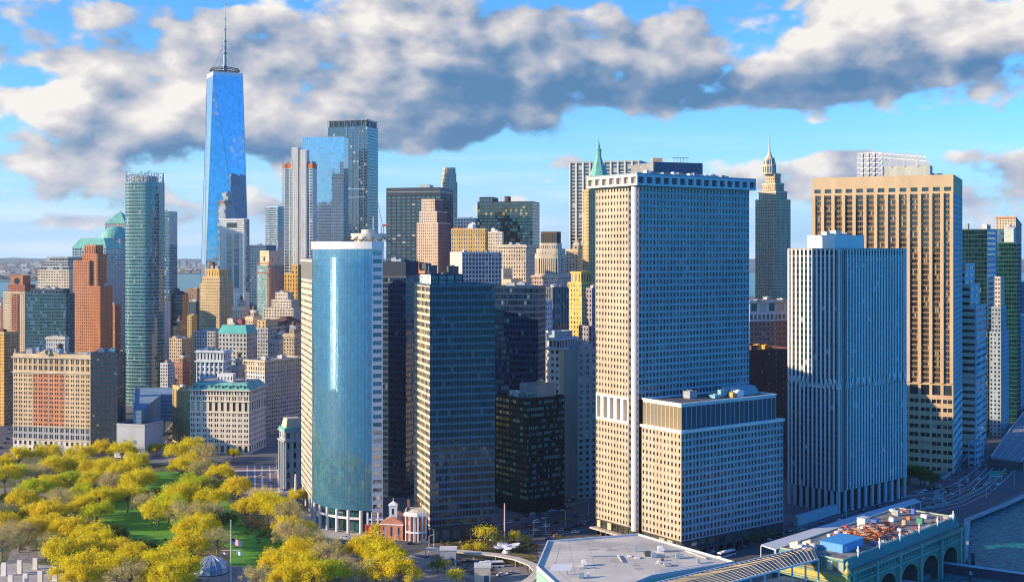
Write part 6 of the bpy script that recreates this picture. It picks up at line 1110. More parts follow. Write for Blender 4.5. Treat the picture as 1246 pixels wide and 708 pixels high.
    c = roof(18, 6); r = empty('site_shed', c, 'bright blue long site shed with pale blue roof standing on the green ferry building', 'shed'); m = MB(); rbox(m, 14, 9, 19, 11, 3.6); m.build('walls', paint((.10, .30, .55), .5), r); m = MB(); rbox(m, 13.6, 8.6, 19.8, 11.8, .25, 26.23); m.build('roof_sheet', paint((.06, .32, .62), .4), r); m = MB(); rbox(m, 16, 8.9, 2, .09, 2.4); m.build('door', paint((.35, .5, .6)), r)
    c = roof(46, 10); OR = paint((.50, .14, .04), .7); m = MB(); rr = random.Random(5); r = empty('steel_frame', c, 'rusty orange steel frame stack on the ferry building roof behind the blue shed', 'steel frame')
    for k in range(110):
        u, t, z = rr.uniform(38, 70), rr.uniform(7, 23), 22.7+rr.uniform(.2, 3.4); a = rr.choice([0, 1]); l_ = rr.uniform(3, 9); m.bar(roof(u, t, z), roof(u+(l_ if a else 0), t+(0 if a else l_*.6), z+rr.uniform(-.2, .2)), .22, 4)
    m.build('beams', OR, r); m = MB()
    for k in range(18): u, t = 38+(k % 6)*5, 9+(k//6)*6; m.bar(roof(u, t, 22.62), roof(u, t, 26.2), .25, 4)
    m.build('posts', OR, r); m = MB()
    for k in range(8): rbox(m, 39+k*3.2, 10+(k % 3)*3.5, 2.6, 3, .2, 26.0+.05*(k % 3))
    m.build('planks', wall((.55, .36, .22)), r)
    c = roof(60, 24); r = empty('white_cabin', c, 'white box cabin standing among the orange steel on the ferry building roof', 'cabin'); m = MB(); rbox(m, 60, 22, 5, 4, 5.5); m.build('walls', WHITE, r); m = MB(); rbox(m, 59.8, 21.8, 5.4, 4.4, .25, 28.13); m.build('roof_sheet', PGREY, r); m = MB(); rbox(m, 61.6, 21.93, 1.4, .06, 2.3); m.build('door', BLUEG, r)
    col = [('white', WHITE), ('red', paint((.5, .06, .04))), ('blue', paint((.05, .12, .4))), ('tan', TAN), ('white', WHITE), ('green', paint((.05, .22, .14))), ('orange', OR), ('grey', GREY), ('white', WHITE), ('blue', paint((.05, .12, .4)))]
    ords = ['first', 'second', 'third', 'fourth', 'fifth', 'sixth', 'seventh', 'eighth', 'ninth', 'tenth']
    for k, (nm, mt) in enumerate(col):
        m = MB(); u, t = 68+k*4.6, 8+((k*7) % 5)*4.2; s_ = 1.3+(k % 3)*.4
        for (x, y) in ((0, 0), (s_-.3, 0)): rbox(m, u+x, t+y, .3, s_*1.3, .18)
        rbox(m, u-.1, t-.1, s_+.2, s_*1.3+.2, 1.6+(k % 2), 22.81); o = m.build('material_crate', mt)
        tag(o, '%s crate, %s from near end beyond the orange steel frame' % (nm, ords[k]), 'crate', 'crates stored on the ferry building roof')
    for k in range(7):
        m = MB(); u, t = 1.5+k*1.9, 20+((k*5) % 4)*3; h = 1.8+(k % 3)*.7; rbox(m, u, t, 2.4, 2.2, h); rbox(m, u-.1, t-.1, 2.6, 2.4, .25, 22.63+h); g = roof(u+1.2, t+1.1); m.lathe(g.x, g.y, [(.8, 22.88+h), (.8, 23.2+h), (.1, 23.1+h)], 10); o = m.build('air_handler', [WHITE, PGREY, CREAM][k % 3])
        tag(o, '%s %s air handling box, %s from near end of roof before blue shed' % (['white', 'grey', 'cream'][k % 3], ['low', 'taller', 'tall'][k % 3], ords[k]), 'air handler', 'air handling boxes on the ferry building roof')
    # dark timber racks that guide ferries into the slips
    for i, (x0, y0, x1, y1, lab) in enumerate(((1146, 683, 1262, 699, 'longer dark blue ferry rack wall with pale top edge, farther from the camera'), (1098, 705, 1165, 716, 'nearer short dark blue ferry rack wall in front of the green arches'))):
        a, e = gp(x0, y0, 2.6), gp(x1, y1, 2.6); dd = (e-a).normalized(); nn = Vector((-dd.y, dd.x, 0))*1.1; r = empty('ferry_rack', (a.x, a.y, -2), lab, 'ferry rack', 'ferry racks in the water'); m = MB(); q = [tuple((a-nn)[:2]), tuple((e-nn)[:2]), tuple((e+nn)[:2]), tuple((a+nn)[:2])]
        if area2(q) < 0: q.reverse()
        m.prism(q, -6, 2.2); m.build('piling_wall', wall((.03, .045, .07), .3), r); m = MB(); m.prism(inset(q, -.25), 2.2, 2.6, bottom=True); m.build('top_beam', wall((.34, .42, .48), .15), r)
    for i, (px, py, lab) in enumerate(((1184, 690, 'lone clustered mooring pile standing in the water right of the green arches'), (1181, 706, 'small white topped mooring pile between the two ferry racks'))):
        g = gp(px, py, -2); r = empty('mooring_pile', g, lab, 'mooring pile'); m = MB()
        for k in range(5): a = k*1.256; m.bar((g.x+.7*math.cos(a), g.y+.7*math.sin(a), -6), (g.x+.4*math.cos(a), g.y+.4*math.sin(a), 5-3*i), .4, 6)
        m.build('piles', wall((.05, .06, .07)), r); m = MB(); m.bar((g.x, g.y, 4.2-3*i), (g.x, g.y, 5.4-3*i), .9, 8, .3); m.build('cap', WHITE if i else DGREY, r)
ferry_building()

# ------------------------------------------------------------------ elevated highway, waterfront edge
def highway():
    A = [gp(1206, 556, 8), gp(1222, 532, 8), gp(1250, 496, 8), gp(1300, 455, 8)]; B = [gp(1243, 560, 8), gp(1262, 545, 8), gp(1310, 510, 8), gp(1380, 468, 8)]
    r = empty('elevated_road', (A[0].x, A[0].y, 0), 'pale elevated highway deck curving away at the right edge of the view', 'viaduct'); m = MB(); po = MB(); ra = MB()
    for i in range(3):
        q = [tuple(A[i][:2]), tuple(B[i][:2]), tuple(B[i+1][:2]), tuple(A[i+1][:2])]; m.prism(q, 6.6, 8, bottom=True)
        for (P, Q) in ((A[i], A[i+1]), (B[i], B[i+1])): ra.bar(P+Vector((0, 0, .5)), Q+Vector((0, 0, .5)), .45, 4)
        for t in (.15, .6):
            for (P, Q) in ((A[i], A[i+1]), (B[i], B[i+1])): s = P.lerp(Q, t); po.bar((s.x, s.y, 0), (s.x, s.y, 6.6), .7, 8)
    ln = MB()
    for f_ in (.25, .5, .75):
        for i in range(3):
            for k in range(8):
                t0, t1 = k/8, k/8+.06; a0, a1 = A[i].lerp(A[i+1], t0).lerp(B[i].lerp(B[i+1], t0), f_), A[i].lerp(A[i+1], t1).lerp(B[i].lerp(B[i+1], t1), f_); dd = (a1-a0).normalized(); nn = Vector((-dd.y, dd.x, 0))*.2; up = Vector((0, 0, .012)); ln.quad(a0-nn+up, a1-nn+up, a1+nn+up, a0+nn+up)
    ln.build('lane_marking', LINE, r)
    m.build('deck', wall((.20, .22, .24), .25), r); ra.build('parapet', wall((.46, .47, .47)), r); po.build('columns', GREY, r)
    m = MB(); a, e = A[0], B[0]; m.quad((a.x, a.y+6, .05), (e.x, e.y+6, .05), (e.x, e.y+6, 6.6), (a.x, a.y+6, 6.6)); m.build('underpass_shade_sheet', DGREY, r)  # dark sheet stands in for the shade inside the opening
    m = MB(); po = MB(); pts = [gp(1040, 664, 0), gp(1110, 646, 0), gp(1172, 634, 0)]
    pts = [Vector((226, 600, 0)), Vector((262, 690, 0)), Vector((300, 730, 0)), Vector((330, 764, 0)), Vector((400, 840, 0))]
    for i in range(len(pts)-1):
        d = (pts[i+1]-pts[i]).normalized(); nn = Vector((d.y, -d.x, 0)); q = [pts[i]-nn*.2, pts[i+1]-nn*.2, pts[i+1]+nn*3.2, pts[i]+nn*3.2]; q = [tuple(v[:2]) for v in q]
        if area2(q) < 0: q.reverse()
        m.prism(q, -.3, .5, bottom=True); L = (pts[i+1]-pts[i]).length
        for k in range(int(L/5)): s = pts[i]+d*(k*5+2)+nn*2.6; po.bar((s.x, s.y, -6), (s.x, s.y, -.3), .5, 6)
    r = empty('seawall_edge', pts[0], 'concrete waterfront edge on short piles along the river road', 'seawall'); m.build('edge_slab', wall((.34, .36, .36)), r); po.build('piles', DGREY, r)
    for (px, py, w_, h_, lab, mt) in ((1212, 585, 9, 3.6, 'green overhead sign on a gantry across the highway lanes', paint((.02, .26, .18), .5)), (1142, 613, 6.5, 3.4, 'dull blue green road sign on a post beside the near highway lanes', paint((.08, .25, .28), .5))):
        g = gp(px, py, 0); r = empty('road_sign', g, lab, 'road sign'); m = MB(); m.box(g.x-w_/2, g.y-.15, 3.2, g.x+w_/2, g.y+.15, 3.2+h_); m.build('panel', mt, r); m = MB(); m.bar((g.x-w_/2+.6, g.y+.4, 0), (g.x-w_/2+.6, g.y+.4, 3.2+h_), .22, 6); m.bar((g.x+w_/2-.6, g.y+.4, 0), (g.x+w_/2-.6, g.y+.4, 3.2+h_), .22, 6); m.bar((g.x-w_/2, g.y+.4, 3.4), (g.x+w_/2, g.y+.4, 3.4), .18, 5); m.build('gantry', PGREY, r); m = MB(); m.box(g.x-w_/2, g.y-.16-.02, 3.2, g.x+w_/2, g.y-.16, 3.5); m.build('border', LINE, r)
highway()
def barriers():
    for i, (path, lab) in enumerate((([(1112, 622), (1150, 614), (1186, 600), (1212, 582), (1236, 558)], 'low concrete barrier along the waterside highway lanes'), ([(1096, 606), (1136, 600), (1166, 588), (1190, 570), (1206, 553)], 'low concrete barrier between the highway lanes and the service road'), ([(1126, 590), (1150, 583), (1170, 566), (1186, 543), (1202, 520)], 'retaining wall of the service road beside the tan ribbed tower'))):
        pts = [gp(x, y, 0) for x, y in path]; m = MB(); h = (1.1, 1.1, 2.6)[i]
        for a, b in zip(pts, pts[1:]):
            d = (b-a).normalized(); n = Vector((-d.y, d.x, 0))*.3; q = [tuple((a-n)[:2]), tuple((b-n)[:2]), tuple((b+n)[:2]), tuple((a+n)[:2])]
            if area2(q) < 0: q.reverse()
            m.prism(q, 0, h)
        tag(m.build('road_barrier', wall((.26, .26, .26), .3)), lab, 'barrier')
    for i, (x0, y0, x1, y1, h, lab) in enumerate(((968, 640, 1018, 624, 5.0, 'low blue grey loading ramp wall before the white striped tower'), (880, 664, 946, 640, 2.0, 'long low planter wall on the pavement beside the waffle tower podium'))):
        a, b = gp(x0, y0, 0), gp(x1, y1, 0); d = (b-a).normalized(); n = Vector((-d.y, d.x, 0))*1.5; q = [tuple((a-n)[:2]), tuple((b-n)[:2]), tuple((b+n)[:2]), tuple((a+n)[:2])]
        if area2(q) < 0: q.reverse()
        m = MB(); m.prism(q, 0, h); m.ring(q, .4, .1, h, h+.4); tag(m.build('ramp_wall' if i == 0 else 'planter_wall', wall((.34, .38, .40), .2)), lab, 'wall')
barriers()

# ------------------------------------------------------------------ park things
def carousel():
    g = gp(257, 697, 0); r = empty('carousel_pavilion', g, 'silver shell shaped carousel dome among the park trees', 'pavilion'); m = MB(); f = MB(); n = 18; R0 = 8.8
    ring = lambda t, k: (g.x+R0*k*math.cos(t), g.y+R0*k*math.sin(t))
    prof = [(1.0, .5), (1.0, 3.0), (.86, 5.0), (.6, 6.6), (.3, 7.6), (.05, 8.2)]
    for i in range(n):
        t0, t1 = 2*math.pi*i/n, 2*math.pi*(i+1)/n; lift = .6*(i/n)
        for (ka, za), (kb, zb) in zip(prof, prof[1:]):
            m.quad((*ring(t0, ka), za+lift), (*ring(t1, ka), za+lift), (*ring(t1, kb), zb+lift), (*ring(t0, kb), zb+lift))
        for (ka, za), (kb, zb) in zip(prof, prof[1:]): f.bar((*ring(t0, ka), za+lift), (*ring(t0, kb), zb+lift), .16, 4)
    m.build('shell', glass((.22, .27, .32), .18, .3, (.5, .54, .58), .08, 1.9, .3), r); f.build('ribs', paint((.6, .62, .64), .3, .7), r); m = MB(); m.lathe(g.x, g.y, [(R0+1.2, 0), (R0+1.2, .5), (R0-.3, .52)], 28); m.build('plinth', PAVEL, r)
carousel()
def flagpole(px, ytop, ybase, label, yard=False, flag=False, base=False, mat=None, name='flagpole', r_=.28):
    g = gp(px, ybase, 0); h = (ybase-ytop)/FPX*g.y; r = empty(name, g, label, 'flagpole'); m = MB(); m.bar((g.x, g.y, 0), (g.x, g.y, h), r_, 8, r_*.5); m.bar((g.x, g.y, h), (g.x, g.y, h+.5), .32, 8, .1); m.build('pole', mat or WHITE, r)
    if base: m = MB(); m.box(g.x-1.2, g.y-1.2, 0, g.x+1.2, g.y+1.2, .9); m.box(g.x-.8, g.y-.8, .9, g.x+.8, g.y+.8, 3.4, False); m.build('base', PGREY, r)
    if yard: m = MB(); m.bar((g.x-4.6, g.y, h*.52), (g.x+4.6, g.y, h*.52), .14, 6); m.build('yardarm', WHITE, r)
    def cloth(nm, x0, z0, w_, hh, colf, parent_rows, sag=.25):
        rd = {}
        cols = 8
        for j in range(parent_rows):
            for i in range(cols):
                c = colf(i, j); mm = rd.setdefault(c, MB()); u0, u1 = i/cols, (i+1)/cols; za, zb = z0-hh*j/parent_rows, z0-hh*(j+1)/parent_rows; yy = lambda u: g.y+.35*math.sin(u*7)
                mm.quad((g.x+x0+w_*u0, yy(u0), zb-sag*hh*u0), (g.x+x0+w_*u1, yy(u1), zb-sag*hh*u1), (g.x+x0+w_*u1, yy(u1), za-sag*hh*u1), (g.x+x0+w_*u0, yy(u0), za-sag*hh*u0))
        return rd
    if flag:
        fl = cloth('flag', .3, h*.72, 4.8, 3.0, lambda i, j: 'b' if (i < 3 and j < 7) else ('r' if j % 2 == 0 else 'w'), 13, .5); o = fl['r'].build('flag', paint((.5, .03, .05), .8), r); fl['w'].build('white_stripes', paint((.75, .72, .7), .8), o); fl['b'].build('blue_field', paint((.02, .03, .18), .8), o)
        for (x0, cc) in ((-4.4, lambda i, j: 'o' if j == 0 else ('w' if j == 1 else 'b')), (2.6, lambda i, j: 'w')):
            fl = cloth('flag', x0, h*.51, 2.6, 1.7, cc, 3, .4); first = None
            for k, mm in fl.items(): first = first or mm.build('flag', paint({'o': (.6, .2, .04), 'w': (.8, .8, .8), 'b': (.05, .1, .4)}[k], .8), r) if first is None else (mm.build('flag_stripe', paint({'o': (.6, .2, .04), 'w': (.8, .8, .8), 'b': (.05, .1, .4)}[k], .8), first) and first)
flagpole(281, 633, 708, 'white park flagpole flying a striped flag above two small flags on its yardarm', yard=True, flag=True)
flagpole(359.5, 577, 617, 'pale flagpole monument on a granite base between park trees and curved glass tower', base=True, r_=.9)
flagpole(898, 625, 660, 'left one of two white flagpoles before the waffle tower podium', r_=.4)
flagpole(905.5, 625, 659, 'right one of two white flagpoles before the waffle tower podium', r_=.4)
for i, (px, yt, yb) in enumerate(((5, 684, 700), (24, 681, 697), (43, 678.5, 692), (13, 699, 716), (31, 697, 714), (49, 694, 711), (67, 689, 706))):
    g = gp(px, yb, 0); h = (yb-yt)/FPX*g.y; m = MB(); q = [(g.x-1.2, g.y-.4), (g.x+1.2, g.y-.9), (g.x+1.4, g.y+.1), (g.x-1.0, g.y+.6)]; m.prism(inset(q, -.25), 0, .4); m.prism(q, .4, h)
    row = ['leftmost slab of the back row', 'middle slab of the back row', 'rightmost slab of the back row', 'leftmost slab of the front row', 'second slab of the front row', 'third slab of the front row', 'rightmost slab of the front row'][i]
    tag(m.build('granite_pylon', wall((.62, .56, .50), .12)), 'tall white granite memorial pylon, '+row, 'pylon', 'granite memorial pylons')
def pavilion():
    g = gp(616, 672, 0); r = empty('petal_pavilion', g, 'white petal shaped pavilion with curved wings at the foot of the tall mast', 'pavilion'); WHP = wall((.72, .74, .76), .06, .4)
    for k in range(4):
        t = math.pi/4*.6+k*math.pi/2; m = MB(); N = 8; d = Vector((math.cos(t), math.sin(t))); nn = Vector((-d.y, d.x)); prev = None
        for i in range(N+1):
            s = i/N; w_ = 2.6*math.sin(math.pi*min(s*.8+.12, 1))+.2; c = Vector((g.x, g.y))+d*(1+6.6*s); z = 3.4+.8*s*s; cur = (c-nn*w_, c+nn*w_, z)
            if prev:
                m.quad((*prev[0], prev[2]), (*cur[0], cur[2]), (*cur[1], cur[2]), (*prev[1], prev[2])); m.quad((*prev[1], prev[2]-.7), (*cur[1], cur[2]-.5), (*cur[0], cur[2]-.5), (*prev[0], prev[2]-.7))
                m.quad((*prev[0], prev[2]-.7), (*cur[0], cur[2]-.5), (*cur[0], cur[2]), (*prev[0], prev[2])); m.quad((*prev[1], prev[2]), (*cur[1], cur[2]), (*cur[1], cur[2]-.5), (*prev[1], prev[2]-.7))
            prev = cur
        m.build('petal', WHP, r)
    m = MB(); m.lathe(g.x, g.y, [(2.6, 0), (1.6, 1.2), (1.3, 3.0), (2.0, 3.9), (.1, 4.1)], 16); m.build('core', WHP, r)
    g = gp(614, 663, 0); h = 51/FPX*g.y; r = empty('tall_mast', g, 'tall bare pinkish mast rising behind the white petal pavilion', 'mast'); m = MB(); m.bar((g.x, g.y, 0), (g.x, g.y, h), .42, 8, .3); m.build('shaft', wall((.62, .44, .40), .1), r); m = MB(); m.lathe(g.x, g.y, [(.9, 0), (.9, .8), (.45, 1.2)], 10); m.build('base', PGREY, r)
    # curved roof of the stop shelter
    pts = [gp(*q, 4.2) for q in ((519, 666), (545, 668.5), (575, 671), (605, 674), (630, 679), (648, 686), (655, 694), (648, 702), (632, 712))]; r = empty('curved_canopy', pts[2], 'long pale curved canopy sweeping round the plaza beside the terminal', 'canopy'); m = MB(); po = MB(); prev = None
    for i, c in enumerate(pts):
        d = (pts[min(i+1, len(pts)-1)]-pts[max(i-1, 0)]); d.z = 0; d.normalize(); nn = Vector((-d.y, d.x, 0))*2.3; cur = (c-nn, c+nn)
        if prev:
            a, e_, f_, g_ = prev[0], cur[0], cur[1], prev[1]; dn = Vector((0, 0, -.6)); m.quad(a, e_, f_, g_); m.quad(g_+dn, f_+dn, e_+dn, a+dn); m.quad(a+dn, e_+dn, e_, a); m.quad(g_, f_, f_+dn, g_+dn)
        for s_ in (-.7, .7): q = c+nn*s_; po.bar((q.x, q.y, 0), (q.x, q.y, 3.6), .2, 6)
        prev = cur
    m.build('roof', wall((.52, .47, .40), .12), r); po.build('posts', TAN, r)
    for (px, py, w_, d_, h_, lab, mt) in ((545, 688, 8, 7, 7.5, 'grey block kiosk standing under the curved canopy end', wall((.40, .42, .44))), (587, 709, 7.5, 8, 7, 'cream stone kiosk in the bottom plaza below the white petal pavilion', wall((.52, .46, .38)))):
        g = gp(px, py, 0); r = empty('kiosk', g, lab, 'kiosk'); m = MB(); m.box(g.x-w_/2, g.y, 0, g.x+w_/2, g.y+d_, h_, False); m.build('walls', mt, r); m = MB(); m.box(g.x-w_/2-.3, g.y-.3, h_, g.x+w_/2+.3, g.y+d_+.3, h_+.5); m.build('roof', wall((.6, .58, .54)), r); m = MB(); m.quad((g.x+w_*.1, g.y-.02, .2), (g.x+w_*.4, g.y-.02, .2), (g.x+w_*.4, g.y-.02, 3.6), (g.x+w_*.1, g.y-.02, 3.6)); m.build('door', G_BLUE, r); m = MB(); m.quad((g.x+w_/2+.02, g.y+1, 2), (g.x+w_/2+.02, g.y+d_-1, 2), (g.x+w_/2+.02, g.y+d_-1, 5.6), (g.x+w_/2+.02, g.y+1, 5.6)); m.build('window', G_BLUE, r)
    g = gp(448.5, 652, 0); r = empty('red_banner', g, 'red upright banner beside the white columns of the curved glass tower', 'banner'); m = MB(); m.box(g.x-1.6, g.y-.2, 1.0, g.x+1.3, g.y+.2, 6.2); m.build('cloth', paint((.6, .02, .03), .7), r); m = MB(); m.bar((g.x-1.8, g.y, 0), (g.x-1.8, g.y, 6.6), .15, 6); m.bar((g.x+1.5, g.y, 0), (g.x+1.5, g.y, 6.6), .15, 6); m.build('posts', GREY, r)
pavilion()
# ------------------------------------------------------------------ trees
BARK = wall((.16, .12, .09), .3); BARKP = wall((.30, .23, .17), .3)
L_Y = leafmat('leaves_yellow', [(.66, .58, .014), (.80, .66, .016), (.72, .63, .02), (.86, .69, .02)]); L_G = leafmat('leaves_yellow_green', [(.44, .54, .02), (.60, .62, .02), (.68, .64, .02)])
L_O = leafmat('leaves_golden', [(.70, .56, .02), (.78, .62, .02), (.82, .66, .02)]); L_B = leafmat('twigs_pinkish', [(.56, .45, .20), (.66, .54, .18), (.68, .56, .12)], .2); L_D = leafmat('leaves_green', [(.05, .10, .02), (.10, .16, .03), (.16, .20, .04)])
def make_tree(seed, H, Rr, n_cl, leaves, ls, bark, bare=False):
    rnd = random.Random(seed); t = MB(); cr = MB(); hb = H*.26
    lean = Vector((rnd.uniform(-.5, .5), rnd.uniform(-.5, .5), 0)); top = Vector((lean.x*1.4, lean.y*1.4, H*.72)); mid = Vector((lean.x*.5, lean.y*.5, hb))
    t.bar((0, 0, -.1), mid, .42, 8, .32, False); t.bar(mid, top, .30, 7, .10, False); cl = []
    for i in range(n_cl):
        a = i*2.4+rnd.uniform(-.4, .4); k = rnd.uniform(.25, .92)**.8; zz = hb+1+(H-hb-2)*(1-(k*.82)**2)*rnd.uniform(.55, 1.0); c = Vector((lean.x+Rr*k*math.cos(a)*rnd.uniform(.85, 1.12), lean.y+Rr*k*math.sin(a)*rnd.uniform(.85, 1.12), zz)); cl.append(c)
        s = mid.lerp(top, rnd.uniform(.0, .6)); m1 = s.lerp(c, .55)+Vector((0, 0, rnd.uniform(.2, 1.0))); t.bar(s, m1, .17, 5, .10, False); t.bar(m1, c, .10, 4, .03, False)
        for q in range(7 if bare else 3):
            e = c+Vector((rnd.gauss(0, 1.3), rnd.gauss(0, 1.3), rnd.uniform(.2, 2.0))); t.bar(m1.lerp(c, rnd.uniform(.2, 1)), e, .055, 3, .02, False)
    for c in cl:
        rr = rnd.uniform(1.4, 3.0); nl = int(leaves/n_cl*rnd.uniform(.7, 1.3))
        for i in range(nl):
            v = Vector((rnd.gauss(0, 1), rnd.gauss(0, 1), rnd.gauss(0, .8))); v = v/max(v.length, .01)*rr*rnd.uniform(.25, 1.15)*(1.0 if rnd.random() < .85 else 1.35); p = c+v
            if p.z < hb*.8: continue
            u = Vector((rnd.gauss(0, 1), rnd.gauss(0, 1), rnd.gauss(0, 1)))+v*.6; u.normalize(); w = u.orthogonal().normalized(); x = u.cross(w); s = ls*rnd.uniform(.6, 1.3); cr.quad(p-w*s, p+x*s*.7, p+w*s, p-x*s*.7)
    return t, cr
def tree_proto(name, seed, H, Rr, n_cl, leaves, ls, leaf, bark=BARK, bare=False):
    t, c = make_tree(seed, H, Rr, n_cl, leaves, ls, bark, bare)
    r = empty(name, (0, 0, 0)); t.build('trunk', bark, r); c.build('crown', leaf, r); return r
PROTO = {'Y': [tree_proto('park_tree', s, 15, 8.2, 28, 5600, .31, L_Y) for s in (1, 2, 3)], 'G': [tree_proto('park_tree', s, 15, 8.0, 28, 5400, .31, L_G) for s in (4, 5)],
         'O': [tree_proto('park_tree', s, 14, 8.0, 26, 5200, .31, L_O) for s in (6, 7)], 'B': [tree_proto('bare_tree', s, 15, 8.2, 34, 3800, .20, L_B, BARKP, True) for s in (8, 9)],
         'D': [tree_proto('park_tree', s, 12, 7.0, 22, 3800, .32, L_D) for s in (10, 11)], 's': [tree_proto('small_tree', s, 7, 3.2, 12, 900, .28, L_Y) for s in (12, 13)], 'q': [tree_proto('small_tree', s, 8, 3.4, 12, 900, .28, L_D) for s in (14,)]}
USED = set(); rt = random.Random(21)
ORD = ['first', 'second', 'third', 'fourth', 'fifth', 'sixth', 'seventh', 'eighth', 'ninth', 'tenth', 'eleventh', 'twelfth', 'thirteenth', 'fourteenth', 'fifteenth', 'sixteenth', 'seventeenth', 'eighteenth', 'nineteenth', 'twentieth']
ADJ = {'Y': 'bright yellow', 'G': 'yellow green', 'O': 'golden orange', 'B': 'bare pinkish', 'D': 'dark green', 's': 'small yellow', 'q': 'small green'}
def plant(row, group, items, zc=8.5):
    items = sorted(items)
    for i, it in enumerate(items):
        px, py, k = it[:3]; s = it[3] if len(it) > 3 else 1.0; z = 4.5 if k in 'sq' else zc*s; g = gp(px, py, z); g.z = 0
        i0 = rt.randrange(len(PROTO[k])); pr = PROTO[k][i0]; fresh = (k, i0) not in USED; o = pr if fresh else copy_tree(pr); USED.add((k, i0))
        o.location = g; o.rotation_euler = (0, 0, rt.uniform(0, 6.28)); sc_ = s*rt.uniform(.95, 1.12)*(1.18 if k not in 'sq' else 1); o.scale = (sc_*rt.uniform(.93, 1.08), sc_*rt.uniform(.93, 1.08), sc_)
        if len(items) == 1: lab = '%s tree %s' % (ADJ[k], row)
        else: lab = '%s tree, %s from left %s' % (ADJ[k], ORD[i], row)
        tag(o, lab, 'tree', group)
plant('along the front of the broad brick and stone block', 'park trees', [(4, 566, 'Y', .8), (22, 558, 'Y'), (58, 556, 'Y'), (98, 556, 'Y'), (123, 546, 'O'), (148, 552, 'Y')])
plant('in second park row before the broad brick block', 'park trees', [(6, 582, 'Y'), (24, 576, 'G'), (46, 578, 'B'), (68, 571, 'Y'), (88, 568, 'Y'), (108, 572, 'O'), (131, 573, 'Y'), (150, 576, 'Y')])
plant('beside the low blank ventilation block', 'park trees', [(165, 565, 'Y'), (190, 546, 'O', .7)])
plant('in third park row by the upper lawn', 'park trees', [(14, 606, 'D', .8), (26, 609, 'O'), (44, 600, 'G'), (62, 594, 'Y'), (80, 588, 'G'), (99, 602, 'G'), (112, 589, 'Y'), (136, 592, 'B'), (160, 593, 'Y'), (171, 588, 'Y')])
plant('in fourth park row before the lower lawn', 'park trees', [(15, 628, 'D', .9), (45, 623, 'O'), (60, 628, 'O'), (75, 612, 'B'), (100, 618, 'Y'), (122, 611, 'Y'), (118, 626, 'G'), (155, 606, 'Y'), (176, 614, 'B'), (188, 600, 'D', .8)])
plant('in clump between upper lawn and mansard block', 'park trees', [(216, 552, 'Y'), (235, 547, 'Y'), (249, 555, 'B'), (221, 572, 'Y', .9), (229, 564, 'O'), (245, 573, 'B'), (236, 590, 'G')])
plant('in front of the mansard block and its street', 'park trees', [(267, 577, 'Y'), (284, 553, 'Y', .55), (288, 597, 'O'), (260, 592, 'D')])
plant('along right side of the lower lawn', 'park trees', [(192, 626, 'Y'), (205, 618, 'G'), (217, 608, 'Y'), (232, 607, 'O'), (226, 631, 'B', 1.15), (243, 628, 'O'), (257, 611, 'Y'), (256, 631, 'B'), (270, 632, 'D')])
plant('in the fifth park row above the white pylons', 'park trees', [(3, 640, 'O'), (23, 652, 'B'), (38, 645, 'O'), (63, 640, 'O'), (84, 646, 'O'), (108, 652, 'Y'), (135, 650, 'D'), (58, 664, 'B', .8), (2, 662, 'B')])
plant('in the sixth park row right of the white pylons', 'park trees', [(78, 678, 'Y'), (98, 675, 'O'), (120, 665, 'Y'), (141, 671, 'O'), (163, 676, 'O'), (174, 666, 'D', .8)])
plant('along bottom edge left of the carousel', 'park trees', [(86, 696, 'Y'), (102, 703, 'O'), (115, 692, 'O'), (141, 696, 'Y'), (157, 704, 'B'), (178, 706, 'O', .8), (197, 691, 'Y'), (221, 696, 'Y'), (208, 706, 'Y')])
plant('around the silver carousel dome', 'park trees', [(228, 669, 'O'), (238, 649, 'Y'), (247, 641, 'O'), (264, 660, 'B', .9)])
plant('along street curve left of curved glass tower', 'park trees', [(305, 618, 'O'), (317, 608, 'B', .9), (326, 618, 'Y'), (340, 622, 'Y'), (352, 628, 'B', .9), (361, 606, 'Y', .6)])
plant('at the right end of the small flag lawn', 'park trees', [(330, 648, 'D', .7), (355, 656, 'B'), (352, 646, 'O'), (364, 670, 'O'), (381, 662, 'B', .8), (372, 648, 'O', .8)])
plant('along the bottom edge right of the flagpole', 'park trees', [(312, 705, 'B', .8), (338, 688, 'O'), (352, 704, 'O'), (366, 694, 'Y'), (380, 703, 'O'), (396, 699, 'G'), (398, 678, 'B', .9), (418, 694, 'B', .8)])
plant('in the golden clump left of the plaza kiosks', 'park trees', [(440, 672, 'O'), (452, 665, 'O'), (446, 700, 'B', .9), (468, 678, 'Y'), (474, 690, 'Y'), (458, 696, 'O'), (487, 700, 'O')], zc=8)
plant('on the plaza around the curved canopy', 'plaza trees', [(458, 642, 's'), (532, 688, 'q', 1.1), (541, 684, 's', .9), (556, 700, 's', 1.2), (567, 661, 's', .7), (583, 662, 's', .9), (590, 652, 's', 1.5), (606, 657, 'q', 1.1), (626, 650, 's'), (640, 655, 'q', .8)])
plant('shaded at the foot of the tan ribbed tower', 'street trees', [(1094, 586, 'D', .8), (1107, 575, 'D', .9), (1120, 577, 'D', .9), (1132, 582, 'D', .8)])
plant('on the pavement before the waffle tower podium', 'street trees', [(845, 676, 'q', .9), (915, 652, 'q', .9), (930, 648, 'q', .8)])
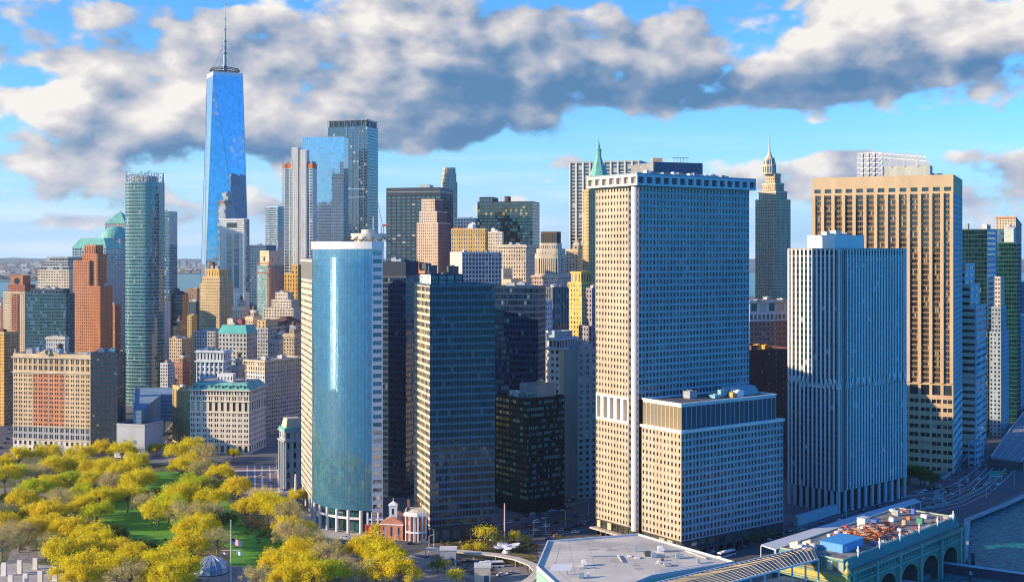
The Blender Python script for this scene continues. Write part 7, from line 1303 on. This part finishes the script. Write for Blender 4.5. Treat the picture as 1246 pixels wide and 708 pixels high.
# shrubs: nobody could count them
m = MB(); rnd = random.Random(31)
def shrub_patch(px0, py0, px1, py1, n, jx, jy):
    for i in range(n):
        t = rnd.random(); g = gp(px0+(px1-px0)*t+rnd.uniform(-jx, jx), py0+(py1-py0)*t+rnd.uniform(-jy, jy), 0); r_ = rnd.uniform(.5, 1.4)
        for k in range(26): v = Vector((rnd.gauss(0, 1), rnd.gauss(0, 1), abs(rnd.gauss(0, 1))))*r_*.6+g; u = Vector((rnd.gauss(0, 1), rnd.gauss(0, 1), rnd.gauss(0, 1))).normalized(); w = u.orthogonal().normalized(); x = u.cross(w); s = rnd.uniform(.2, .42); m.quad(v-w*s, v+x*s, v+w*s, v-x*s)
shrub_patch(542, 662, 650, 668, 150, 8, 6); shrub_patch(600, 680, 648, 684, 50, 6, 5); shrub_patch(300, 640, 390, 690, 80, 12, 14); shrub_patch(20, 660, 110, 670, 60, 10, 8); shrub_patch(180, 660, 260, 690, 60, 20, 8); shrub_patch(560, 690, 600, 696, 30, 8, 6); shrub_patch(120, 612, 200, 604, 60, 20, 8)
tag(m.build('shrubs', leafmat('shrub_leaves', [(.06, .09, .02), (.14, .12, .03), (.22, .15, .05)])), 'low green and russet shrubs in the planting beds of park and plaza', 'shrubs', kind='stuff')

# ------------------------------------------------------------------ vehicles
def car_proto(col, name='parked_car', long=4.6, h=1.5):
    r = empty(name, (0, 0, 0)); m = MB(); w = .92; prof = [(-long/2, .35), (-long/2, .85), (-long*.3, .95), (long*.22, .95), (long/2-.1, .8), (long/2, .35)]
    L_ = [(x, -w, z) for x, z in prof]; Rr = [(x, w, z) for x, z in prof]; m.ngon(L_[::-1]); m.ngon(Rr)
    for i in range(len(prof)): j = (i+1) % len(prof); m.quad(L_[i], Rr[i], Rr[j], L_[j])
    m.build('body', paint(col, .3), r); m = MB(); b0 = [(-long*.38, -w*.96), (long*.24, -w*.96), (long*.24, w*.96), (-long*.38, w*.96)]; b1 = [(-long*.28, -w*.8), (long*.08, -w*.8), (long*.08, w*.8), (-long*.28, w*.8)]
    m.prism(b0, .953, h-.04, False, False, b1); m.build('windows', G_BLACK, r); m = MB(); m.prism(inset(b1, -.03), h-.04, h); m.build('roof', paint(col, .3), r)
    for (x, y) in ((-long*.3, -w), (long*.3, -w), (-long*.3, w), (long*.3, w)): m = MB(); m.bar((x, y-.11, .33), (x, y+.11, .33), .33, 10); m.build('wheel', paint((.02, .02, .02), .8), r)
    for y in (-.6, .6): m = MB(); m.box(long/2-.05, y-.18, .55, long/2+.03, y+.18, .72); m.build('headlight', paint((.8, .8, .78), .2), r)
    return r
def bus_proto(col):
    r = empty('bus', (0, 0, 0)); m = MB(); m.box(-6, -1.25, .35, 6, 1.25, 1.4); m.box(-6, -1.25, 2.5, 6, 1.25, 2.95); m.build('body', paint(col, .35), r); m = MB(); m.box(-5.95, -1.22, 1.4, 5.95, 1.22, 2.5, False); m.build('windows', G_BLACK, r); m = MB(); m.box(-5.6, -1.1, 2.952, 5.6, 1.1, 3.1, False); m.box(-3, -.7, 3.1, -.5, .7, 3.4, False); m.build('roof', WHITE, r)
    for x in (-3.6, 3.8):
        for y in (-1.2, 1.2): m = MB(); m.bar((x, y-.15, .48), (x, y+.15, .48), .48, 10); m.build('wheel', paint((.02, .02, .02), .8), r)
    return r
CARS = {'white': (.72, .72, .72), 'black': (.015, .015, .018), 'silver': (.42, .43, .45), 'red': (.42, .03, .03), 'blue': (.04, .09, .28), 'yellow': (.62, .36, .02)}
CP = {k: car_proto(v) for k, v in CARS.items()}; CU = set()
def cars(place, items):
    seen = {}
    for (px, py, ang, c) in items: seen.setdefault(c, []).append((px, py, ang))
    for c, lst in seen.items():
        lst.sort()
        for i, (px, py, ang) in enumerate(lst):
            o = CP[c] if c not in CU else copy_tree(CP[c]); CU.add(c); g = gp(px, py, 0); g.z = .03; o.location = g; o.rotation_euler = (0, 0, R(ang))
            tag(o, ('%s car %s' % (c, place)) if len(lst) == 1 else '%s car, %s %s one from left %s' % (c, ORD[i], c, place), 'car', 'cars on the streets')
cars('on brick street before mansard block', [(291, 584, 95, 'red'), (305, 592, 95, 'black'), (318, 578, 95, 'white'), (330, 588, 95, 'silver'), (340, 570, 10, 'blue'), (343, 597, 95, 'white')])
cars('on tunnel approach beside parking garage', [(190, 540, 60, 'white'), (197, 530, 60, 'black'), (208, 522, 60, 'silver'), (186, 549, 5, 'black')])
cars('on shaded street left of waffle tower', [(640, 650, 25, 'black'), (652, 646, 25, 'silver'), (664, 641, 25, 'white'), (676, 637, 25, 'black'), (612, 648, 12, 'black'), (626, 650, 12, 'white'), (632, 643, 25, 'red'), (644, 641, 25, 'black'), (700, 648, 25, 'white'), (712, 634, 25, 'silver'), (668, 656, 8, 'blue'), (656, 628, 30, 'blue'), (688, 633, 25, 'yellow'), (700, 629, 25, 'blue'), (664, 630, 25, 'silver'), (652, 636, 25, 'white'), (690, 645, 25, 'black'), (706, 640, 25, 'red'), (678, 653, 10, 'yellow'), (672, 622, 40, 'white'), (690, 618, 40, 'black')])
cars('on road bend before the little church', [(420, 655, -12, 'white'), (436, 660, -12, 'silver'), (470, 664, -10, 'black'), (500, 662, 0, 'black'), (516, 660, 5, 'silver')])
cars('parked around the plaza kiosks', [(405, 688, 20, 'blue'), (415, 703, 15, 'white'), (437, 690, 20, 'black'), (505, 703, 20, 'silver'), (610, 700, 30, 'white'), (622, 698, 30, 'silver'), (571, 684, 10, 'black')])
cars('on road between podium and covered walkway', [(866, 672, 42, 'silver'), (900, 668, 38, 'black'), (935, 657, 36, 'white'), (960, 648, 36, 'black'), (975, 645, 36, 'silver'), (1000, 636, 36, 'blue'), (1022, 634, 36, 'white'), (1050, 622, 36, 'black'), (1070, 617, 36, 'red'), (914, 662, 36, 'blue'), (948, 654, 36, 'red'), (1084, 610, 36, 'silver'), (855, 684, 42, 'black')])
cars('on the highway lanes', [(1120, 600, 38, 'white'), (1140, 600, 38, 'silver'), (1152, 594, 42, 'black'), (1166, 592, 48, 'silver'), (1178, 584, 52, 'white'), (1188, 577, 60, 'silver'), (1196, 592, 40, 'black'), (1206, 598, 36, 'blue'), (1170, 570, 60, 'black'), (1180, 560, 66, 'white'), (1188, 548, 70, 'silver'), (1194, 538, 72, 'black'), (1200, 530, 72, 'red'), (1224, 576, 60, 'yellow'), (1158, 602, 42, 'white'), (1146, 606, 38, 'red'), (1214, 590, 40, 'white'), (1130, 608, 36, 'silver'), (1184, 596, 44, 'black'), (1192, 584, 52, 'white'), (1176, 577, 58, 'red'), (1220, 566, 60, 'silver'), (1138, 594, 38, 'black'), (1233, 568, 60, 'white'), (1150, 612, 36, 'white')])
def lane(path, n, seed, skip=()):
    rr = random.Random(seed); P_ = [gp(x, y, 0) for x, y in path]; out = []
    for k in range(n):
        t = (k+rr.uniform(.1, .8))/n*(len(P_)-1); i = min(int(t), len(P_)-2); q = P_[i].lerp(P_[i+1], t-i); d = P_[i+1]-P_[i]
        out.append((623+q.x/q.y*FPX, YE+HCAM/q.y*FPX, math.degrees(math.atan2(d.y, d.x)), rr.choice(['white', 'black', 'silver', 'red', 'blue', 'yellow', 'silver', 'black'])))
    return out
cars('in the inner highway lane', lane([(1100, 614), (1146, 601), (1176, 588), (1200, 567), (1212, 553)], 13, 5))
cars('in the outer highway lane', lane([(1118, 620), (1158, 610), (1192, 594), (1216, 572), (1230, 556)], 12, 6))
cars('on the upper deck of the elevated road', [])
cars('on service road below tan ribbed tower', lane([(1110, 600), (1142, 594), (1160, 582), (1180, 556), (1196, 528), (1206, 508)], 15, 7))
cars('on far avenue by teal shaded block', lane([(610, 640), (650, 625), (690, 611), (716, 603)], 14, 8))
cars('on near avenue below waffle tower', lane([(570, 660), (620, 656), (665, 651), (718, 636)], 13, 9))
cars('at street mouth left of mansard block', lane([(172, 558), (196, 544), (222, 520)], 8, 10))
cars('on the left edge park road', lane([(0, 548), (12, 530), (10, 512)], 6, 11)+lane([(-2, 604), (20, 601), (50, 598)], 3, 12))
b1 = bus_proto((.62, .66, .70)); b1.location = gp(884, 677, 0)+Vector((0, 0, .03)); b1.rotation_euler = (0, 0, R(42)); tag(b1, 'white roofed city bus in the shade beside the waffle tower podium', 'bus', 'buses')
b2 = copy_tree(b1); b2.location = gp(598, 690, 0)+Vector((0, 0, .03)); b2.rotation_euler = (0, 0, R(8)); tag(b2, 'white roofed city bus parked by the plaza under the curved canopy', 'bus', 'buses')
b3 = copy_tree(b1); b3.location = gp(1040, 640, 0)+Vector((0, 0, .03)); b3.rotation_euler = (0, 0, R(40)); tag(b3, 'white roofed bus on the road at the foot of the white striped tower', 'bus', 'buses')
# rental bicycles
def bike():
    r = empty('bicycle', (0, 0, 0)); m = MB()
    for x in (-.52, .52):
        for k in range(12): a0, a1 = k*math.pi/6, (k+1)*math.pi/6; m.bar((x+.34*math.cos(a0), 0, .34+.34*math.sin(a0)), (x+.34*math.cos(a1), 0, .34+.34*math.sin(a1)), .04, 4, caps=False)
    m.build('wheels', paint((.03, .03, .03), .8), r); m = MB(); m.bar((-.52, 0, .34), (-.1, 0, .36), .05, 4); m.bar((-.1, 0, .36), (.38, 0, .78), .06, 4); m.bar((-.1, 0, .36), (-.24, 0, .9), .05, 4); m.bar((.52, 0, .34), (.36, 0, 1.05), .05, 4); m.bar((.36, -.28, 1.05), (.36, .28, 1.05), .04, 4); m.box(-.6, -.14, .5, -.3, .14, .75); m.box(.4, -.2, .8, .68, .2, 1.0); m.build('frame', paint((.02, .10, .45), .4), r); m = MB(); m.box(-.36, -.1, .9, -.1, .1, 1.0); m.build('saddle', paint((.02, .02, .02)), r); return r
bk = bike(); first = True
for (px, py, n, dx, dy, lab) in ((502, 676, 12, 1.7, .25, 'blue rental bicycle in the upper docking row left of the grey kiosk'), (548, 702, 14, 1.9, .35, 'blue rental bicycle in the lower docking row beside the bottom plaza')):
    r = empty('docking_rail', gp(px+n*dx/2, py+n*dy/2, 0), 'long docking rail of the '+('upper' if n == 12 else 'lower')+' row of blue rental bicycles', 'docking rail'); m = MB(); a, e = gp(px-1, py-.6, 0), gp(px+n*dx, py+n*dy-.6, 0); m.bar(a+Vector((0, 0, .1)), e+Vector((0, 0, .1)), .18, 4); m.build('rail', GREY, r); m = MB()
    for k in range(n): g = gp(px+k*dx, py+k*dy-.6, 0); m.bar(g, g+Vector((0, 0, .9)), .1, 4)
    m.build('docks', paint((.3, .32, .34)), r)
    for k in range(n):
        o = bk if first else copy_tree(bk); first = False; o.location = gp(px+k*dx, py+k*dy, 0)+Vector((0, 0, .13)); o.rotation_euler = (0, 0, R(80)); tag(o, lab, 'bicycle', 'blue rental bicycles')

# ------------------------------------------------------------------ street lamps and signals
def lamp():
    r = empty('street_lamp', (0, 0, 0)); m = MB(); m.bar((0, 0, 0), (0, 0, 8.6), .13, 6, .09); m.bar((0, 0, 8.5), (1.9, 0, 9.2), .08, 5); m.bar((0, 0, 0), (0, 0, 1.0), .24, 6); m.build('post', WHITE, r); m = MB(); m.box(1.6, -.2, 9.05, 2.7, .2, 9.3); m.build('lamp_head', PGREY, r); return r
lp = lamp(); first = True
SPOTS = [(573, 657, 200, 'beside the cream sided tower entrance'), (528, 664, 180, 'at the right corner of the portico house'), (522, 672, 0, 'beside the near end of the curved canopy'), (480, 672, 0, 'on the road bend left of the blue bicycles'), (649, 652, 0, 'nearest the pink mast on the shaded street'), (664, 650, 180, 'second beyond the pink mast on the shaded street'), (688, 640, 180, 'on the shaded street left of the waffle tower'), (716, 627, 180, 'at the far left corner of the waffle tower'), (382, 664, 0, 'at the street curve left of the curved tower columns'), (318, 600, 90, 'at the lower end of the brick paved street'), (336, 576, 90, 'at the upper end of the brick paved street'), (868, 672, 40, 'left end of the podium road'), (948, 652, 40, 'right end of the podium road'), (1030, 640, 40, 'before the white striped tower columns'), (1168, 600, 40, 'on the near highway lanes'), (1200, 606, 40, 'on the waterfront side of the highway'), (1234, 590, 40, 'on the highway at the right edge'), (20, 600, 0, 'on the park road at the left edge'), (165, 561, 0, 'at the park edge before the ventilation block')]
for (px, py, a, where) in SPOTS:
    o = lp if first else copy_tree(lp); first = False; o.location = gp(px, py, 0); o.rotation_euler = (0, 0, R(a)); tag(o, 'white street lamp '+where, 'street lamp', 'street lamps')
# ------------------------------------------------------------------ people, a few pixels tall each
def person_mesh(stride):
    me = bpy.data.meshes.new('person'); V_ = [(0, 0, .95), (0, 0, 1.2), (0, 0, 1.42), (0, 0, 1.52), (0, .02, 1.66), (0, -.1, .92), (stride, -.11, .5), (stride*1.2, -.11, .06), (stride*1.2+.16, -.11, .03), (0, .1, .92), (-stride, .11, .5), (-stride*1.5, .11, .08), (-stride*1.5+.16, .11, .03), (0, -.2, 1.4), (-stride*.6, -.26, 1.12), (stride*.2, -.26, .86), (0, .2, 1.4), (stride*.6, .26, 1.12), (stride*1.4, .26, .88)]
    E = [(0, 1), (1, 2), (2, 3), (3, 4), (0, 5), (5, 6), (6, 7), (7, 8), (0, 9), (9, 10), (10, 11), (11, 12), (2, 13), (13, 14), (14, 15), (2, 16), (16, 17), (17, 18)]
    RAD = [.15, .15, .17, .06, .11, .1, .075, .05, .04, .1, .075, .05, .04, .065, .05, .04, .065, .05, .04]
    me.from_pydata(V_, E, []); o = bpy.data.objects.new('person_rig', me); COL.objects.link(o); md = o.modifiers.new('skin', 'SKIN'); 
    for i, sv in enumerate(me.skin_vertices[0].data): sv.radius = (RAD[i], RAD[i]); sv.use_root = i == 0
    o.modifiers.new('sub', 'SUBSURF').levels = 1; dg = bpy.context.evaluated_depsgraph_get(); out = bpy.data.meshes.new_from_object(o.evaluated_get(dg)); bpy.data.objects.remove(o); out.name = 'person'; return out
PM = [person_mesh(.22), person_mesh(.04)]; CL = {'white': (.7, .7, .68), 'dark': (.03, .03, .04), 'red': (.45, .05, .05), 'blue': (.05, .1, .3), 'tan': (.4, .3, .2)}; PMS = {}
for c, rgb in CL.items():
    for i, me in enumerate(PM): q = me.copy(); q.materials.clear(); q.materials.append(paint(rgb, .8)); PMS[(c, i)] = q
PPL = [(395, 657, 'white', 0, 'crossing the road before the curved tower columns'), (404, 660, 'dark', 0, 'on the road edge before the curved tower columns'), (380, 650, 'white', 1, 'standing on the pavement left of the curved tower columns'), (425, 652, 'dark', 0, 'walking by the entrance truss of the curved tower'), (466, 652, 'tan', 0, 'walking before the little church'), (474, 655, 'white', 1, 'standing before the little church door'), (486, 657, 'blue', 0, 'walking before the portico house'), (452, 657, 'red', 0, 'walking past the red banner'), (540, 664, 'dark', 0, 'on the pavement before the cream sided tower'), (560, 662, 'white', 0, 'walking below the dark tower shopfronts'), (194, 551, 'white', 0, 'left of two on the small plaza by the ventilation block'), (204, 552, 'dark', 1, 'right of two on the small plaza by the ventilation block'), (560, 678, 'dark', 0, 'under the curved canopy near the grey kiosk'), (520, 690, 'red', 0, 'on the plaza below the upper bicycles'), (512, 697, 'white', 0, 'on the plaza left of the lower bicycles'), (640, 690, 'tan', 1, 'at the bend of the curved canopy'), (35, 677, 'dark', 0, 'on the path behind the white pylons'), (300, 700, 'dark', 0, 'on the path right of the flagpole'), (20, 700, 'red', 1, 'between the two rows of white pylons'), (860, 668, 'dark', 0, 'on the pavement before the podium shopfronts'), (915, 659, 'white', 0, 'beside the twin white flagpoles')]
for (px, py, c, i, where) in PPL:
    o = bpy.data.objects.new('person', PMS[(c, i)]); COL.objects.link(o); g = gp(px, py, 0); g.z = .13 if not (855 < px < 900) else .03; o.location = g; o.rotation_euler = (0, 0, rt.uniform(0, 6.28))
    tag(o, 'person in %s clothes %s' % (c, where), 'person', 'people on foot')

# ------------------------------------------------------------------ the air: far things fade to pale blue
HAZE_D = 0.000025
m = MB(); m.box(-17000, -900, -7.0, 15500, 24800, 640); hz_ = m.build('haze', bpy.data.materials.new('haze_air')); hz_['kind'] = 'stuff'; hz_['label'] = 'thin blue air haze over the whole city and river'; hz_['category'] = 'haze'
hm_ = hz_.data.materials[0]; hm_.use_nodes = True; hm_.node_tree.nodes.remove(hm_.node_tree.nodes['Principled BSDF']); pv = hm_.node_tree.nodes.new('ShaderNodeVolumePrincipled'); pv.inputs['Density'].default_value = HAZE_D; pv.inputs['Color'].default_value = (.72, .86, 1, 1); pv.inputs['Anisotropy'].default_value = 0.2
hm_.node_tree.links.new(pv.outputs[0], hm_.node_tree.nodes['Material Output'].inputs['Volume'])
